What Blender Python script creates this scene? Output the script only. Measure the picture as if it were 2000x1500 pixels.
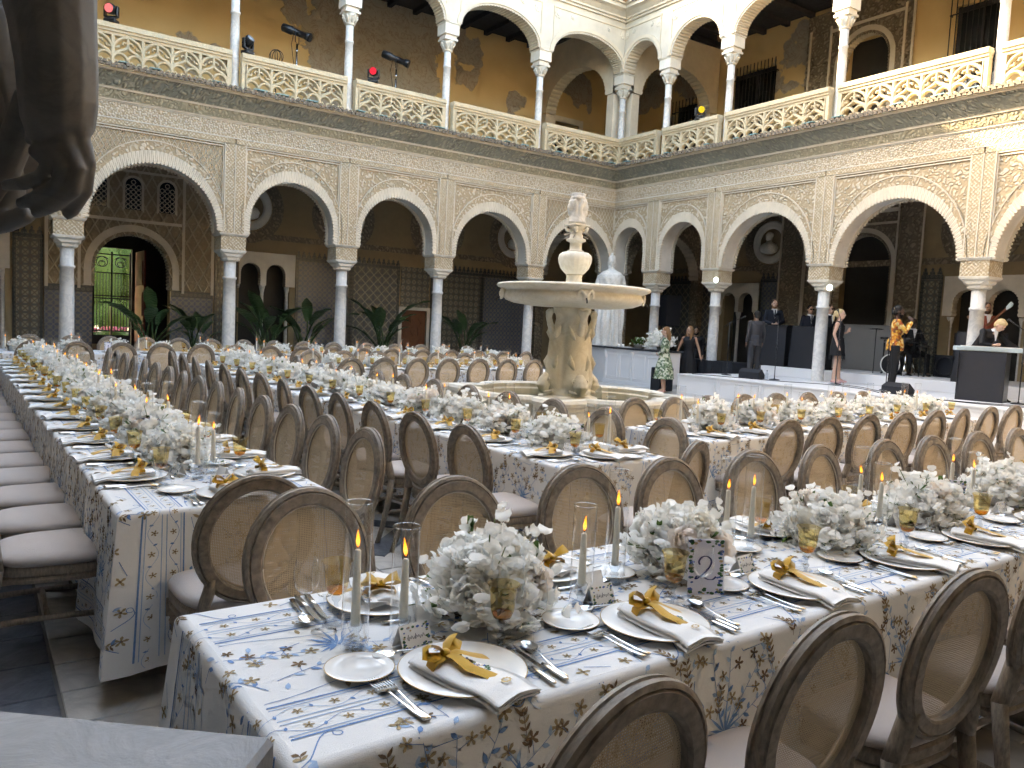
import bpy, bmesh, math, random
from math import sin, cos, pi, sqrt, radians, atan2, floor
from mathutils import Vector, Matrix
random.seed(7)
SC = bpy.context.scene
COL = SC.collection
for _o in list(bpy.data.objects):
    bpy.data.objects.remove(_o)
# ------------------------------------------------------------------ camera
YAW, PITCH, ROLL = radians(55.396), radians(4.398), radians(2.854)
CAMLOC = Vector((0, 0, 1.60))
fw = Vector((cos(YAW)*cos(PITCH), sin(YAW)*cos(PITCH), -sin(PITCH)))
rt = Vector((sin(YAW), -cos(YAW), 0)); up = rt.cross(fw)
r2 = rt*cos(ROLL)+up*sin(ROLL); u2 = -rt*sin(ROLL)+up*cos(ROLL)
cd = bpy.data.cameras.new('camera'); cam = bpy.data.objects.new('camera', cd); COL.objects.link(cam)
cam.matrix_world = Matrix(((r2.x, u2.x, -fw.x, 0), (r2.y, u2.y, -fw.y, 0), (r2.z, u2.z, -fw.z, CAMLOC.z), (0, 0, 0, 1)))
cd.sensor_width = 36; cd.lens = 36*1550/2000; cd.clip_start = 0.03; cd.clip_end = 400
SC.camera = cam
# ------------------------------------------------------------------ sky, sun, exposure
SUN = Vector((-0.56, 1.0, 0.56)).normalized()
world = bpy.data.worlds.new('World'); SC.world = world; world.use_nodes = True
wn = world.node_tree; wn.nodes.clear()
sk = wn.nodes.new('ShaderNodeTexSky'); sk.sky_type = 'NISHITA'; sk.sun_disc = False
sk.sun_elevation = math.asin(SUN.z); sk.sun_rotation = atan2(SUN.x, SUN.y)
sk.dust_density = 2.0; sk.air_density = 1.0; sk.ozone_density = 0.6
bgn = wn.nodes.new('ShaderNodeBackground'); bgn.inputs[1].default_value = 0.15
wo = wn.nodes.new('ShaderNodeOutputWorld')
wn.links.new(sk.outputs[0], bgn.inputs[0]); wn.links.new(bgn.outputs[0], wo.inputs[0])
sl = bpy.data.lights.new('sun', 'SUN'); sl.energy = 2.0; sl.angle = radians(0.6); sl.color = (1, 0.88, 0.70)
so = bpy.data.objects.new('sun', sl); COL.objects.link(so)
so.rotation_euler = SUN.to_track_quat('Z', 'Y').to_euler()
SC.view_settings.view_transform = 'Standard'; SC.view_settings.look = 'None'
SC.view_settings.gamma = 1.0; SC.view_settings.use_curve_mapping = False
SC.view_settings.exposure = 3.8
SC.view_settings.use_white_balance = True; SC.view_settings.white_balance_temperature = 8400; SC.view_settings.white_balance_tint = 8
SC.render.engine = 'CYCLES'
try:
    cy = SC.cycles
    cy.max_bounces = 12; cy.diffuse_bounces = 9; cy.glossy_bounces = 3; cy.transmission_bounces = 6
    cy.use_adaptive_sampling = True; cy.adaptive_threshold = 0.03; cy.adaptive_min_samples = 12
    cy.transparent_max_bounces = 40; cy.caustics_reflective = False; cy.caustics_refractive = False
    cy.sample_clamp_indirect = 6.0; cy.use_denoising = True
except Exception:
    pass

# ------------------------------------------------------------------ object helpers
def tag(o, label=None, cat=None, group=None, kind=None):
    if label: o['label'] = label
    if cat: o['category'] = cat
    if group: o['group'] = group
    if kind: o['kind'] = kind
    return o
def empty(name, loc=(0, 0, 0), rz=0.0, label=None, cat=None, group=None):
    o = bpy.data.objects.new(name, None); COL.objects.link(o)
    o.empty_display_size = 0.1
    o.location = loc; o.rotation_euler = (0, 0, rz)
    return tag(o, label, cat, group)
def inst(name, me, parent=None, loc=(0, 0, 0), rz=0.0, rot=None, scale=None):
    o = bpy.data.objects.new(name, me); COL.objects.link(o)
    o.location = loc; o.rotation_euler = rot if rot else (0, 0, rz)
    if scale: o.scale = scale if hasattr(scale, '__len__') else (scale,)*3
    if parent: o.parent = parent
    return o
def copy_tree(o, parent=None):
    c = o.copy(); COL.objects.link(c)
    if parent: c.parent = parent
    for ch in list(o.children):
        copy_tree(ch, c)
    return c

class MB:
    """mesh builder: collects faces (with material slots) and links them as ONE object"""
    def __init__(s, f=None):
        s.v = []; s.f = []; s.m = []; s.sm = []; s.mi = 0; s.fn = f; s.smooth = False
    def vert(s, p):
        if s.fn: p = s.fn(*p)
        s.v.append((p[0], p[1], p[2])); return len(s.v)-1
    def face(s, idx, smooth=None):
        s.f.append(tuple(idx)); s.m.append(s.mi); s.sm.append(s.smooth if smooth is None else smooth)
    def poly(s, pts, smooth=None):
        s.face([s.vert(p) for p in pts], smooth)
    def quad(s, a, b, c, d, smooth=None):
        s.poly((a, b, c, d), smooth)
    def box(s, x0, x1, y0, y1, z0, z1):
        i = [s.vert(p) for p in ((x0,y0,z0),(x1,y0,z0),(x1,y1,z0),(x0,y1,z0),(x0,y0,z1),(x1,y0,z1),(x1,y1,z1),(x0,y1,z1))]
        for q in ((0,3,2,1),(4,5,6,7),(0,1,5,4),(1,2,6,5),(2,3,7,6),(3,0,4,7)):
            s.face([i[k] for k in q], False)
        return s
    def bbox(s, x0, x1, y0, y1, z0, z1, b=0.01):
        """box with chamfered edges"""
        xs = (x0, x0+b, x1-b, x1); ys = (y0, y0+b, y1-b, y1); zs = (z0, z0+b, z1-b, z1)
        rows = []
        for (zi, ins) in ((0, 1), (1, 0), (2, 0), (3, 1)):
            z = zs[zi]
            if ins: ring = [(xs[1],ys[1]),(xs[2],ys[1]),(xs[2],ys[1]),(xs[2],ys[2]),(xs[2],ys[2]),(xs[1],ys[2]),(xs[1],ys[2]),(xs[1],ys[1])]
            else: ring = [(xs[1],ys[0]),(xs[2],ys[0]),(xs[3],ys[1]),(xs[3],ys[2]),(xs[2],ys[3]),(xs[1],ys[3]),(xs[0],ys[2]),(xs[0],ys[1])]
            rows.append([s.vert((p[0], p[1], z)) for p in ring])
        for a, c in zip(rows, rows[1:]):
            for k in range(8): s.face((a[k], a[(k+1)%8], c[(k+1)%8], c[k]), False)
        s.face(rows[0][::-1], False); s.face(rows[-1], False)
        return s
    def prism(s, pts, d0, d1, axis='y', caps=True, smooth=False):
        """extrude polygon pts (a,b) along axis from d0 to d1"""
        mk = {'y': lambda a, b, d: (a, d, b), 'x': lambda a, b, d: (d, a, b), 'z': lambda a, b, d: (a, b, d)}[axis]
        i0 = [s.vert(mk(a, b, d0)) for a, b in pts]; i1 = [s.vert(mk(a, b, d1)) for a, b in pts]
        n = len(pts)
        for k in range(n): s.face((i0[k], i0[(k+1)%n], i1[(k+1)%n], i1[k]), smooth)
        if caps: s.face(i0[::-1], False); s.face(i1, False)
        return s
    def strip(s, ra, rb, close=False, smooth=None):
        n = len(ra)
        for k in range(n if close else n-1):
            s.face((ra[k], ra[(k+1)%n], rb[(k+1)%n], rb[k]), smooth)
    def lathe(s, prof, n=16, c=(0, 0, 0), cap0=True, cap1=True, smooth=True, rf=None):
        """prof: list of (r,z); rf(angle,r,z)->r"""
        rows = []
        for r, z in prof:
            row = []
            for k in range(n):
                a = 2*pi*k/n; rr = rf(a, r, z) if rf else r
                row.append(s.vert((c[0]+rr*cos(a), c[1]+rr*sin(a), c[2]+z)))
            rows.append(row)
        for a, b in zip(rows, rows[1:]): s.strip(a, b, True, smooth)
        if cap0: s.face(rows[0][::-1], False)
        if cap1: s.face(rows[-1], False)
        return s
    def tube(s, pts, r, n=6, cap=True, smooth=True, flat=1.0):
        """sweep a circle (or ellipse) along pts; r number or list"""
        P = [Vector(p) for p in pts]; m = len(P)
        R = r if hasattr(r, '__len__') else [r]*m
        rows = []; prev = None
        for k in range(m):
            t = (P[min(k+1, m-1)]-P[max(k-1, 0)])
            if t.length < 1e-9: t = Vector((0, 0, 1))
            t.normalize()
            if prev is None:
                a = Vector((0, 0, 1)) if abs(t.z) < 0.9 else Vector((1, 0, 0))
                x = t.cross(a).normalized()
            else:
                x = (prev - t*prev.dot(t))
                x = x.normalized() if x.length > 1e-6 else t.orthogonal().normalized()
            prev = x; y = t.cross(x)
            rows.append([s.vert(P[k]+x*(R[k]*cos(2*pi*j/n))+y*(R[k]*flat*sin(2*pi*j/n))) for j in range(n)])
        for a, b in zip(rows, rows[1:]): s.strip(a, b, True, smooth)
        if cap: s.face(rows[0][::-1], smooth); s.face(rows[-1], smooth)
        return s
    def ball(s, c, r, n=8, m=6, sc=(1, 1, 1)):
        prof = [(max(1e-4, r*sin(pi*k/m)), -r*cos(pi*k/m)) for k in range(m+1)]
        rows = []
        for pr, pz in prof:
            rows.append([s.vert((c[0]+sc[0]*pr*cos(2*pi*k/n), c[1]+sc[1]*pr*sin(2*pi*k/n), c[2]+sc[2]*pz)) for k in range(n)])
        for a, b in zip(rows, rows[1:]): s.strip(a, b, True, True)
        return s
    def grid(s, fn, nu, nv, smooth=True, u=(0, 1), v=(0, 1)):
        rows = [[s.vert(fn(u[0]+(u[1]-u[0])*i/nu, v[0]+(v[1]-v[0])*j/nv)) for i in range(nu+1)] for j in range(nv+1)]
        for a, b in zip(rows, rows[1:]): s.strip(a, b, False, smooth)
        return rows
    def mesh(s, name, mats):
        me = bpy.data.meshes.new(name)
        me.from_pydata(s.v, [], s.f)
        if not isinstance(mats, (list, tuple)): mats = [mats]
        for m in mats: me.materials.append(m)
        me.polygons.foreach_set('material_index', s.m)
        me.polygons.foreach_set('use_smooth', s.sm)
        me.update()
        return me
    def build(s, name, mats, parent=None, loc=(0, 0, 0), rz=0.0, fixn=False):
        me = s.mesh(name, mats)
        if fixn: fix_normals(me)
        return inst(name, me, parent, loc, rz)
def fix_normals(me):
    b = bmesh.new(); b.from_mesh(me); bmesh.ops.recalc_face_normals(b, faces=b.faces); b.to_mesh(me); b.free()

# ------------------------------------------------------------------ material helpers
MAT = {}
class NT:
    def __init__(s, name):
        m = bpy.data.materials.new(name); m.use_nodes = True; s.m = m; s.t = m.node_tree; s.t.nodes.clear()
        s.out = s.t.nodes.new('ShaderNodeOutputMaterial')
        s.co = None
    def n(s, typ, ins=None, **kw):
        nd = s.t.nodes.new('ShaderNode'+typ)
        for k, v in kw.items(): setattr(nd, k, v)
        for k, v in (ins or {}).items():
            s.put(nd.inputs[k], v)
        return nd
    def put(s, sock, v):
        if isinstance(v, bpy.types.NodeSocket): s.t.links.new(v, sock)
        elif isinstance(v, bpy.types.Node): s.t.links.new(v.outputs[0], sock)
        else: sock.default_value = v if not (isinstance(v, tuple) and len(v) == 3 and sock.type == 'RGBA') else (*v, 1)
    def math(s, op, a, b=0.0, c=0.0, clamp=False):
        nd = s.t.nodes.new('ShaderNodeMath'); nd.operation = op; nd.use_clamp = clamp
        for k, v in enumerate((a, b, c)): s.put(nd.inputs[k], v)
        return nd.outputs[0]
    def coord(s, kind='Object'):
        if not s.co: s.co = s.n('TexCoord')
        return s.co.outputs[kind]
    def sep(s, v):
        return s.n('SeparateXYZ', {0: v}).outputs
    def noise(s, scale, detail=3, rough=0.55, vec=None, dist=0.0):
        return s.n('TexNoise', {'Vector': vec or s.coord(), 'Scale': scale, 'Detail': detail, 'Roughness': rough, 'Distortion': dist}).outputs['Fac']
    def ramp(s, fac, stops, interp='LINEAR'):
        r = s.n('ValToRGB', {0: fac}); e = r.color_ramp.elements; r.color_ramp.interpolation = interp
        while len(e) < len(stops): e.new(0.5)
        for el, (p, c) in zip(e, stops): el.position = p; el.color = (*c, 1) if len(c) == 3 else c
        return r.outputs[0]
    def mix(s, fac, a, b, typ='MIX'):
        nd = s.n('Mix', data_type='RGBA', blend_type=typ)
        s.put(nd.inputs[0], fac); s.put(nd.inputs[6], a); s.put(nd.inputs[7], b)
        return nd.outputs[2]
    def bump(s, h, dist=0.01, strength=1.0, normal=None):
        ins = {'Height': h, 'Distance': dist, 'Strength': strength}
        if normal: ins['Normal'] = normal
        return s.n('Bump', ins).outputs[0]
    def bsdf(s, color, rough=0.6, normal=None, metal=0.0, spec=0.4, **kw):
        b = s.n('BsdfPrincipled'); s.put(b.inputs['Base Color'], color); s.put(b.inputs['Roughness'], rough)
        s.put(b.inputs['Metallic'], metal); s.put(b.inputs['Specular IOR Level'], spec)
        if normal: s.put(b.inputs['Normal'], normal)
        for k, v in kw.items(): s.put(b.inputs[k.replace('_', ' ')], v)
        return b.outputs[0]
    def done(s, shader):
        s.put(s.out.inputs[0], shader); MAT[s.m.name] = s.m; return s.m
def simple(name, color, rough=0.6, var=0.12, scale=20.0, bump=0.0, metal=0.0, spec=0.4, rvar=0.0):
    """plain material with gentle noise in colour and relief"""
    t = NT(name)
    nz = t.noise(scale, 4)
    c = t.mix(nz, tuple(max(0, x*(1-var)) for x in color), tuple(min(1, x*(1+var)) for x in color))
    nrm = t.bump(nz, bump, 1.0) if bump else None
    r = t.math('ADD', t.math('MULTIPLY', nz, rvar), rough-rvar*0.5) if rvar else rough
    return t.done(t.bsdf(c, r, nrm, metal, spec))
# ------------------------------------------------------------------ architecture materials
def planar(t):
    """(u, z) on either wing: u runs along the wall"""
    x, y, z = t.sep(t.coord())
    return t.math('ADD', x, y), z
def carved(name, relief, ground, pat, k, dist=0.03, rough=0.85, stain=0.25):
    t = NT(name); u, z = planar(t)
    if pat == 'lozenge':
        a = t.math('ABSOLUTE', t.math('SINE', t.math('MULTIPLY', t.math('ADD', u, t.math('MULTIPLY', z, 0.55)), pi*k)))
        b = t.math('ABSOLUTE', t.math('SINE', t.math('MULTIPLY', t.math('SUBTRACT', u, t.math('MULTIPLY', z, 0.55)), pi*k)))
        h = t.math('MINIMUM', a, b)
        h = t.math('SUBTRACT', 1.0, t.math('SMOOTH_MIN', t.math('MULTIPLY', h, 2.2), 1.0, 0.2))
        v = t.n('CombineXYZ', {0: t.math('MULTIPLY', u, k*3.5), 1: t.math('MULTIPLY', z, k*3.5), 2: 0.0})
        vo = t.n('TexVoronoi', {'Vector': v.outputs[0], 'Scale': 1.0}).outputs[0]
        h = t.math('MAXIMUM', h, t.math('MULTIPLY', t.math('SUBTRACT', 0.9, vo), 0.55))
    elif pat == 'star':
        s1 = t.math('SINE', t.math('MULTIPLY', u, pi*2*k)); s2 = t.math('SINE', t.math('MULTIPLY', z, pi*2*k))
        d1 = t.math('SINE', t.math('MULTIPLY', t.math('ADD', u, z), pi*2*k*1.414)); d2 = t.math('SINE', t.math('MULTIPLY', t.math('SUBTRACT', u, z), pi*2*k*1.414))
        h = t.math('ADD', t.math('MULTIPLY', s1, s2), t.math('MULTIPLY', d1, d2))
        h = t.math('ABSOLUTE', h)
        v = t.n('CombineXYZ', {0: t.math('MULTIPLY', u, k*3.1), 1: t.math('MULTIPLY', z, k*3.1), 2: 0.0})
        vo = t.n('TexVoronoi', {'Vector': v.outputs[0], 'Scale': 1.0}).outputs[0]
        h = t.math('ADD', t.math('MULTIPLY', h, 0.55), t.math('MULTIPLY', t.math('SUBTRACT', 0.8, vo), 0.6), clamp=True)
    elif pat == 'glyph':
        v = t.n('CombineXYZ', {0: t.math('MULTIPLY', u, k), 1: t.math('MULTIPLY', z, k), 2: 0.0})
        vo = t.n('TexVoronoi', {'Vector': v.outputs[0], 'Scale': 1.0}, distance='CHEBYCHEV', feature='F1').outputs[0]
        w = t.math('MULTIPLY', t.math('SINE', t.math('MULTIPLY', u, pi*2*k*0.55)), t.math('SINE', t.math('MULTIPLY', z, pi*2*k*0.55)))
        h = t.math('ADD', t.math('SUBTRACT', 0.75, vo), t.math('MULTIPLY', w, 0.30), clamp=True)
    elif pat == 'flute':
        nz = t.noise(1.2, 2)
        h = t.math('ADD', 0.5, t.math('MULTIPLY', 0.5, t.math('SINE', t.math('MULTIPLY', t.math('ADD', t.math('MULTIPLY', u, 0.8), t.math('MULTIPLY', z, 0.62)), pi*2*k))))
    else:   # arabesque
        nv = t.n('TexNoise', {'Vector': t.coord(), 'Scale': k*0.28, 'Detail': 2.0})
        v = t.n('CombineXYZ', {0: t.math('ADD', t.math('MULTIPLY', u, k), t.math('MULTIPLY', nv.outputs[0], 2.6)), 1: t.math('ADD', t.math('MULTIPLY', z, k), t.math('MULTIPLY', nv.outputs[0], -2.1)), 2: 0.0})
        vo = t.n('TexVoronoi', {'Vector': v.outputs[0], 'Scale': 1.0}, feature='SMOOTH_F1').outputs[0]
        w = t.math('SINE', t.math('MULTIPLY', vo, 11.0))
        h = t.math('ADD', t.math('MULTIPLY', w, 0.35), t.math('SUBTRACT', 0.85, vo), clamp=True)
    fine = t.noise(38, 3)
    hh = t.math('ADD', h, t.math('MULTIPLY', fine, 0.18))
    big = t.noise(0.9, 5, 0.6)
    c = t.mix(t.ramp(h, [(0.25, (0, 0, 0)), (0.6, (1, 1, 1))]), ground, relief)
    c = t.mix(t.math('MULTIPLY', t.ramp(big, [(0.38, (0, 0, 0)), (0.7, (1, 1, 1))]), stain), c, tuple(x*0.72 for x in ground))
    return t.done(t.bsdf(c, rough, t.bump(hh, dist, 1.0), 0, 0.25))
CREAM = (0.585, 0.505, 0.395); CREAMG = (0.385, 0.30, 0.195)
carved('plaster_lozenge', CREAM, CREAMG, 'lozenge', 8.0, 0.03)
carved('plaster_arabesque', CREAM, CREAMG, 'arab', 12.5, 0.028)
carved('plaster_frieze', (0.59, 0.52, 0.42), (0.41, 0.33, 0.225), 'star', 4.6, 0.03)
carved('plaster_script', CREAM, (0.40, 0.315, 0.205), 'glyph', 22, 0.016)
carved('plaster_flute', (0.61, 0.545, 0.435), (0.50, 0.42, 0.30), 'flute', 13.0, 0.010)
carved('plaster_portal', (0.46, 0.38, 0.275), (0.29, 0.225, 0.145), 'lozenge', 3.2, 0.03)
carved('plaster_panel', (0.33, 0.27, 0.20), (0.19, 0.15, 0.105), 'arab', 10.0, 0.03)
carved('cornice_stone', (0.30, 0.28, 0.215), (0.185, 0.18, 0.145), 'arab', 12.0, 0.03, stain=0.5)
carved('cornice_stone_pale', (0.39, 0.34, 0.24), (0.25, 0.215, 0.145), 'arab', 13.0, 0.025, stain=0.4)
def plaster_plain(name, c, var=0.14, scale=2.2, bump=0.004):
    t = NT(name); n1 = t.noise(scale, 6, 0.62); n2 = t.noise(scale*14, 3)
    col = t.mix(t.ramp(n1, [(0.3, (0, 0, 0)), (0.72, (1, 1, 1))]), tuple(x*(1-var) for x in c), tuple(min(1, x*(1+var*0.7)) for x in c))
    return t.done(t.bsdf(col, 0.85, t.bump(t.math('ADD', n1, t.math('MULTIPLY', n2, 0.3)), bump, 1.0), 0, 0.25))
plaster_plain('plaster_plain', (0.58, 0.51, 0.41))
plaster_plain('plaster_upper', (0.52, 0.48, 0.415))
plaster_plain('plaster_soffit', (0.56, 0.52, 0.46))
plaster_plain('plaster_white', (0.66, 0.62, 0.55))
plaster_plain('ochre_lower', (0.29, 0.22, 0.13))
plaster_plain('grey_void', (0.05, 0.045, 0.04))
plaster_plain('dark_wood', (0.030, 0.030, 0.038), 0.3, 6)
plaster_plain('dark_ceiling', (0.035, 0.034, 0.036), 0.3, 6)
plaster_plain('roof_tile', (0.33, 0.20, 0.12), 0.3, 5, 0.01)
def m_ochre_fresco():
    t = NT('ochre_fresco')
    x, y, z = t.sep(t.coord())
    n1 = t.noise(0.42, 3, 0.5); edge = t.noise(1.9, 5, 0.6)
    # the bared fresco: a broad field between two balcony columns, ragged at its edges, and loose patches elsewhere
    dx = t.math('ABSOLUTE', t.math('SUBTRACT', t.math('ADD', x, t.math('MULTIPLY', edge, 1.5)), 11.6))
    fld = t.math('SUBTRACT', 1.0, t.math('DIVIDE', dx, 2.4))
    f = t.math('MAXIMUM', t.math('ADD', fld, 0.515), t.math('ADD', n1, t.math('MULTIPLY', t.math('SUBTRACT', edge, 0.5), 0.16)))
    mask = t.ramp(f, [(0.575, (0, 0, 0)), (0.583, (1, 1, 1))])
    n3 = t.noise(5, 5, 0.6)
    och = t.mix(t.noise(1.3, 5), (0.53, 0.37, 0.18), (0.65, 0.485, 0.265))
    gry = t.mix(n3, (0.27, 0.24, 0.195), (0.40, 0.36, 0.30))
    wv = t.n('TexNoise', {'Vector': t.coord(), 'Scale': 2.2, 'Detail': 6.0, 'Distortion': 2.5}).outputs['Fac']
    gry = t.mix(t.ramp(wv, [(0.46, (0, 0, 0)), (0.5, (1, 1, 1)), (0.54, (0, 0, 0))]), gry, (0.27, 0.20, 0.155))
    c = t.mix(mask, och, gry)
    return t.done(t.bsdf(c, 0.9, t.bump(t.math('ADD', mask, t.math('MULTIPLY', n3, 0.3)), 0.01), 0, 0.2))
m_ochre_fresco()
def m_marble(name, base, vein, stain, sfac, rough=0.35, vs=3.0, bd=0.004):
    t = NT(name)
    n = t.n('TexNoise', {'Vector': t.coord(), 'Scale': vs, 'Detail': 7.0, 'Roughness': 0.6, 'Distortion': 1.6}).outputs['Fac']
    v = t.ramp(n, [(0.40, (0, 0, 0)), (0.49, (1, 1, 1)), (0.55, (0.1, 0.1, 0.1)), (1, (0, 0, 0))])
    c = t.mix(t.math('MULTIPLY', v, 0.55), base, vein)
    b = t.ramp(t.noise(1.7, 6, 0.65), [(0.42, (0, 0, 0)), (0.68, (1, 1, 1))])
    c = t.mix(t.math('MULTIPLY', b, sfac), c, stain)
    f = t.noise(60, 2)
    return t.done(t.bsdf(c, t.math('ADD', rough, t.math('MULTIPLY', b, 0.25)), t.bump(t.math('ADD', n, t.math('MULTIPLY', f, 0.2)), bd), 0, 0.45))
m_marble('marble_column', (0.64, 0.63, 0.61), (0.36, 0.37, 0.39), (0.53, 0.50, 0.43), 0.4)
m_marble('marble_capital', (0.60, 0.57, 0.51), (0.45, 0.42, 0.37), (0.46, 0.41, 0.32), 0.5, 0.55)
m_marble('marble_fountain', (0.76, 0.735, 0.66), (0.60, 0.56, 0.47), (0.58, 0.50, 0.35), 0.5, 0.5, 4)
m_marble('marble_statue', (0.70, 0.68, 0.64), (0.48, 0.46, 0.42), (0.45, 0.41, 0.34), 0.3, 0.55, 5)
m_marble('marble_floor', (0.50, 0.485, 0.46), (0.30, 0.295, 0.29), (0.38, 0.36, 0.325), 0.6, 0.45, 2)
m_marble('slate_floor', (0.075, 0.085, 0.105), (0.15, 0.165, 0.19), (0.05, 0.055, 0.065), 0.6, 0.4, 4)
def m_limestone():
    t = NT('limestone'); n1 = t.noise(2.4, 6, 0.65); n2 = t.noise(22, 4, 0.6)
    c = t.mix(n1, (0.42, 0.34, 0.22), (0.63, 0.54, 0.395))
    c = t.mix(t.math('MULTIPLY', t.ramp(n2, [(0.5, (0, 0, 0)), (0.75, (1, 1, 1))]), 0.5), c, (0.26, 0.21, 0.14))
    return t.done(t.bsdf(c, 0.9, t.bump(n2, 0.008), 0, 0.2))
m_limestone()
def m_azulejo(name, c0, c1, c2, k):
    t = NT(name); u, z = planar(t)
    a = t.math('SINE', t.math('MULTIPLY', u, pi*2*k)); b = t.math('SINE', t.math('MULTIPLY', z, pi*2*k))
    d = t.math('ABSOLUTE', t.math('MULTIPLY', a, b))
    e = t.math('ABSOLUTE', t.math('SINE', t.math('MULTIPLY', t.math('ADD', u, z), pi*2*k))); g = t.math('ABSOLUTE', t.math('SINE', t.math('MULTIPLY', t.math('SUBTRACT', u, z), pi*2*k)))
    l = t.math('MINIMUM', e, g)
    c = t.mix(t.ramp(d, [(0.35, (0, 0, 0)), (0.45, (1, 1, 1))]), c0, c1)
    c = t.mix(t.ramp(l, [(0.16, (1, 1, 1)), (0.28, (0, 0, 0))]), c, c2)
    n = t.noise(3, 4)
    c = t.mix(t.math('MULTIPLY', n, 0.5), c, (0.05, 0.05, 0.05))
    return t.done(t.bsdf(c, 0.3, t.bump(n, 0.002), 0, 0.5))
m_azulejo('azulejo_lattice', (0.075, 0.082, 0.085), (0.13, 0.115, 0.085), (0.32, 0.295, 0.23), 1.7)
m_azulejo('azulejo_blue', (0.07, 0.09, 0.15), (0.13, 0.14, 0.145), (0.24, 0.22, 0.16), 3.1)
m_azulejo('azulejo_star', (0.09, 0.097, 0.085), (0.29, 0.265, 0.205), (0.11, 0.08, 0.045), 2.4)
m_azulejo('azulejo_border', (0.022, 0.025, 0.025), (0.11, 0.105, 0.08), (0.035, 0.04, 0.035), 4.0)
simple('glazed_turquoise', (0.16, 0.30, 0.31), 0.3, 0.3, 9)
simple('tile_edge', (0.17, 0.135, 0.10), 0.8, 0.5, 9, 0.01)
simple('iron_black', (0.015, 0.015, 0.016), 0.5, 0.3, 30)
simple('pane_dark', (0.012, 0.014, 0.016), 0.12, 0.3, 2)
simple('door_wood', (0.14, 0.052, 0.022), 0.6, 0.35, 14, 0.004)
simple('red_wood', (0.16, 0.028, 0.018), 0.6, 0.3, 12, 0.004)

# ------------------------------------------------------------------ palace wings
AY, BX = 18.8, 16.55            # front planes of the left and right wing (survey units)
KZ = 1.0205
FA = lambda u, v, z: (1.0197*u+.352+.023*v, 19.6+1.044*v, (KZ+.0025*max(v, 0))*z)
FB = lambda u, v, z: (17.2+1.044*v, 1.0237*u+.356+.023*v, (KZ+.001*max(0, 19.1-u)+.0025*max(v, 0))*z)
COLS_A = [-1.95, 1.42, 4.81, 7.62, 10.45, 13.58, 16.85]
COLS_B = [19.1, 17.07, 14.73, 11.35, 7.77, 4.2, 1.1, -1.9]
def arch_pts(uc, r, zs, zc, rz=None, n=24, lobes=0, amp=0.0):
    """opening outline from left foot to right foot; lobes: scalloped edge"""
    rz = rz or r
    pts = []
    if lobes:
        st = max(0, int((zc-zs)/(pi*r/lobes)))
        for k in range(st):
            for q in (0.0, 0.5):
                pts.append((uc-r+(amp if q else 0), zs+(zc-zs)*(k+q)/st))
        for k in range(lobes):
            for q in (0.0, 0.33, 0.67):
                a = pi-pi*(k+q)/lobes; d = amp if q else 0
                pts.append((uc+(r-d)*cos(a), zc+(rz-d)*sin(a)))
        pts.append((uc+r, zc))
        for k in range(st, 0, -1):
            for q in (0.5, 1.0):
                pts.append((uc+r-(amp if q == 0.5 else 0), zs+(zc-zs)*(k-q)/st))
    else:
        pts.append((uc-r, zs))
        for k in range(n+1):
            a = pi-pi*k/n; pts.append((uc+r*cos(a), zc+rz*sin(a)))
        pts.append((uc+r, zs))
        if zc-zs < 1e-6: pts = pts[1:-1]
    return pts
def arch_slab(mb, ua, ub, zs, zt, op, v0, v1, m_face=0, m_soffit=1):
    """wall between ua and ub over an arched opening op (outline)"""
    out = [(ua, zs)]+op+[(ub, zs), (ub, zt), (ua, zt)]
    mb.mi = m_face
    mb.poly([(a, v0, b) for a, b in out]); mb.poly([(a, v1, b) for a, b in out[::-1]])
    mb.mi = m_soffit
    for (a, b), (c, d) in zip(op, op[1:]):
        mb.quad((a, v0, b), (c, v0, d), (c, v1, d), (a, v1, b))
    mb.mi = m_face
    mb.quad((ua, v0, zt), (ub, v0, zt), (ub, v1, zt), (ua, v1, zt))
def ring(mb, inner, outer, v0, v1):
    """raised band between two outlines of equal length"""
    n = len(inner)
    a0 = [mb.vert((a, v0, b)) for a, b in inner]; b0 = [mb.vert((a, v0, b)) for a, b in outer]
    a1 = [mb.vert((a, v1, b)) for a, b in inner]; b1 = [mb.vert((a, v1, b)) for a, b in outer]
    mb.strip(a0, b0); mb.strip(a0, a1); mb.strip(b0, b1)
def fluted(mb, inner, outer, v0, v1):
    """band of radial flutes following the scallops"""
    n = len(inner); f = lambda k: v0-(.014 if k % 3 == 1 else .009 if k % 3 == 2 else 0)
    a0 = [mb.vert((a, f(k), b)) for k, (a, b) in enumerate(inner)]; b0 = [mb.vert((a, f(k+1), b)) for k, (a, b) in enumerate(outer)]
    a1 = [mb.vert((a, v1, b)) for a, b in inner]; b1 = [mb.vert((a, v1, b)) for a, b in outer]
    mb.strip(a0, b0); mb.strip(a0, a1); mb.strip(b0, b1)
def wall_rects(mb, u0, u1, z0, z1, v0, v1, rects):
    """wall with rectangular openings (ua,ub,za,zb), not overlapping in u"""
    x = u0
    for ua, ub, za, zb in sorted(rects):
        if ua > x: mb.box(x, ua, v0, v1, z0, z1)
        if za > z0: mb.box(ua, ub, v0, v1, z0, za)
        if zb < z1: mb.box(ua, ub, v0, v1, zb, z1)
        x = ub
    if u1 > x: mb.box(x, u1, v0, v1, z0, z1)
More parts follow.
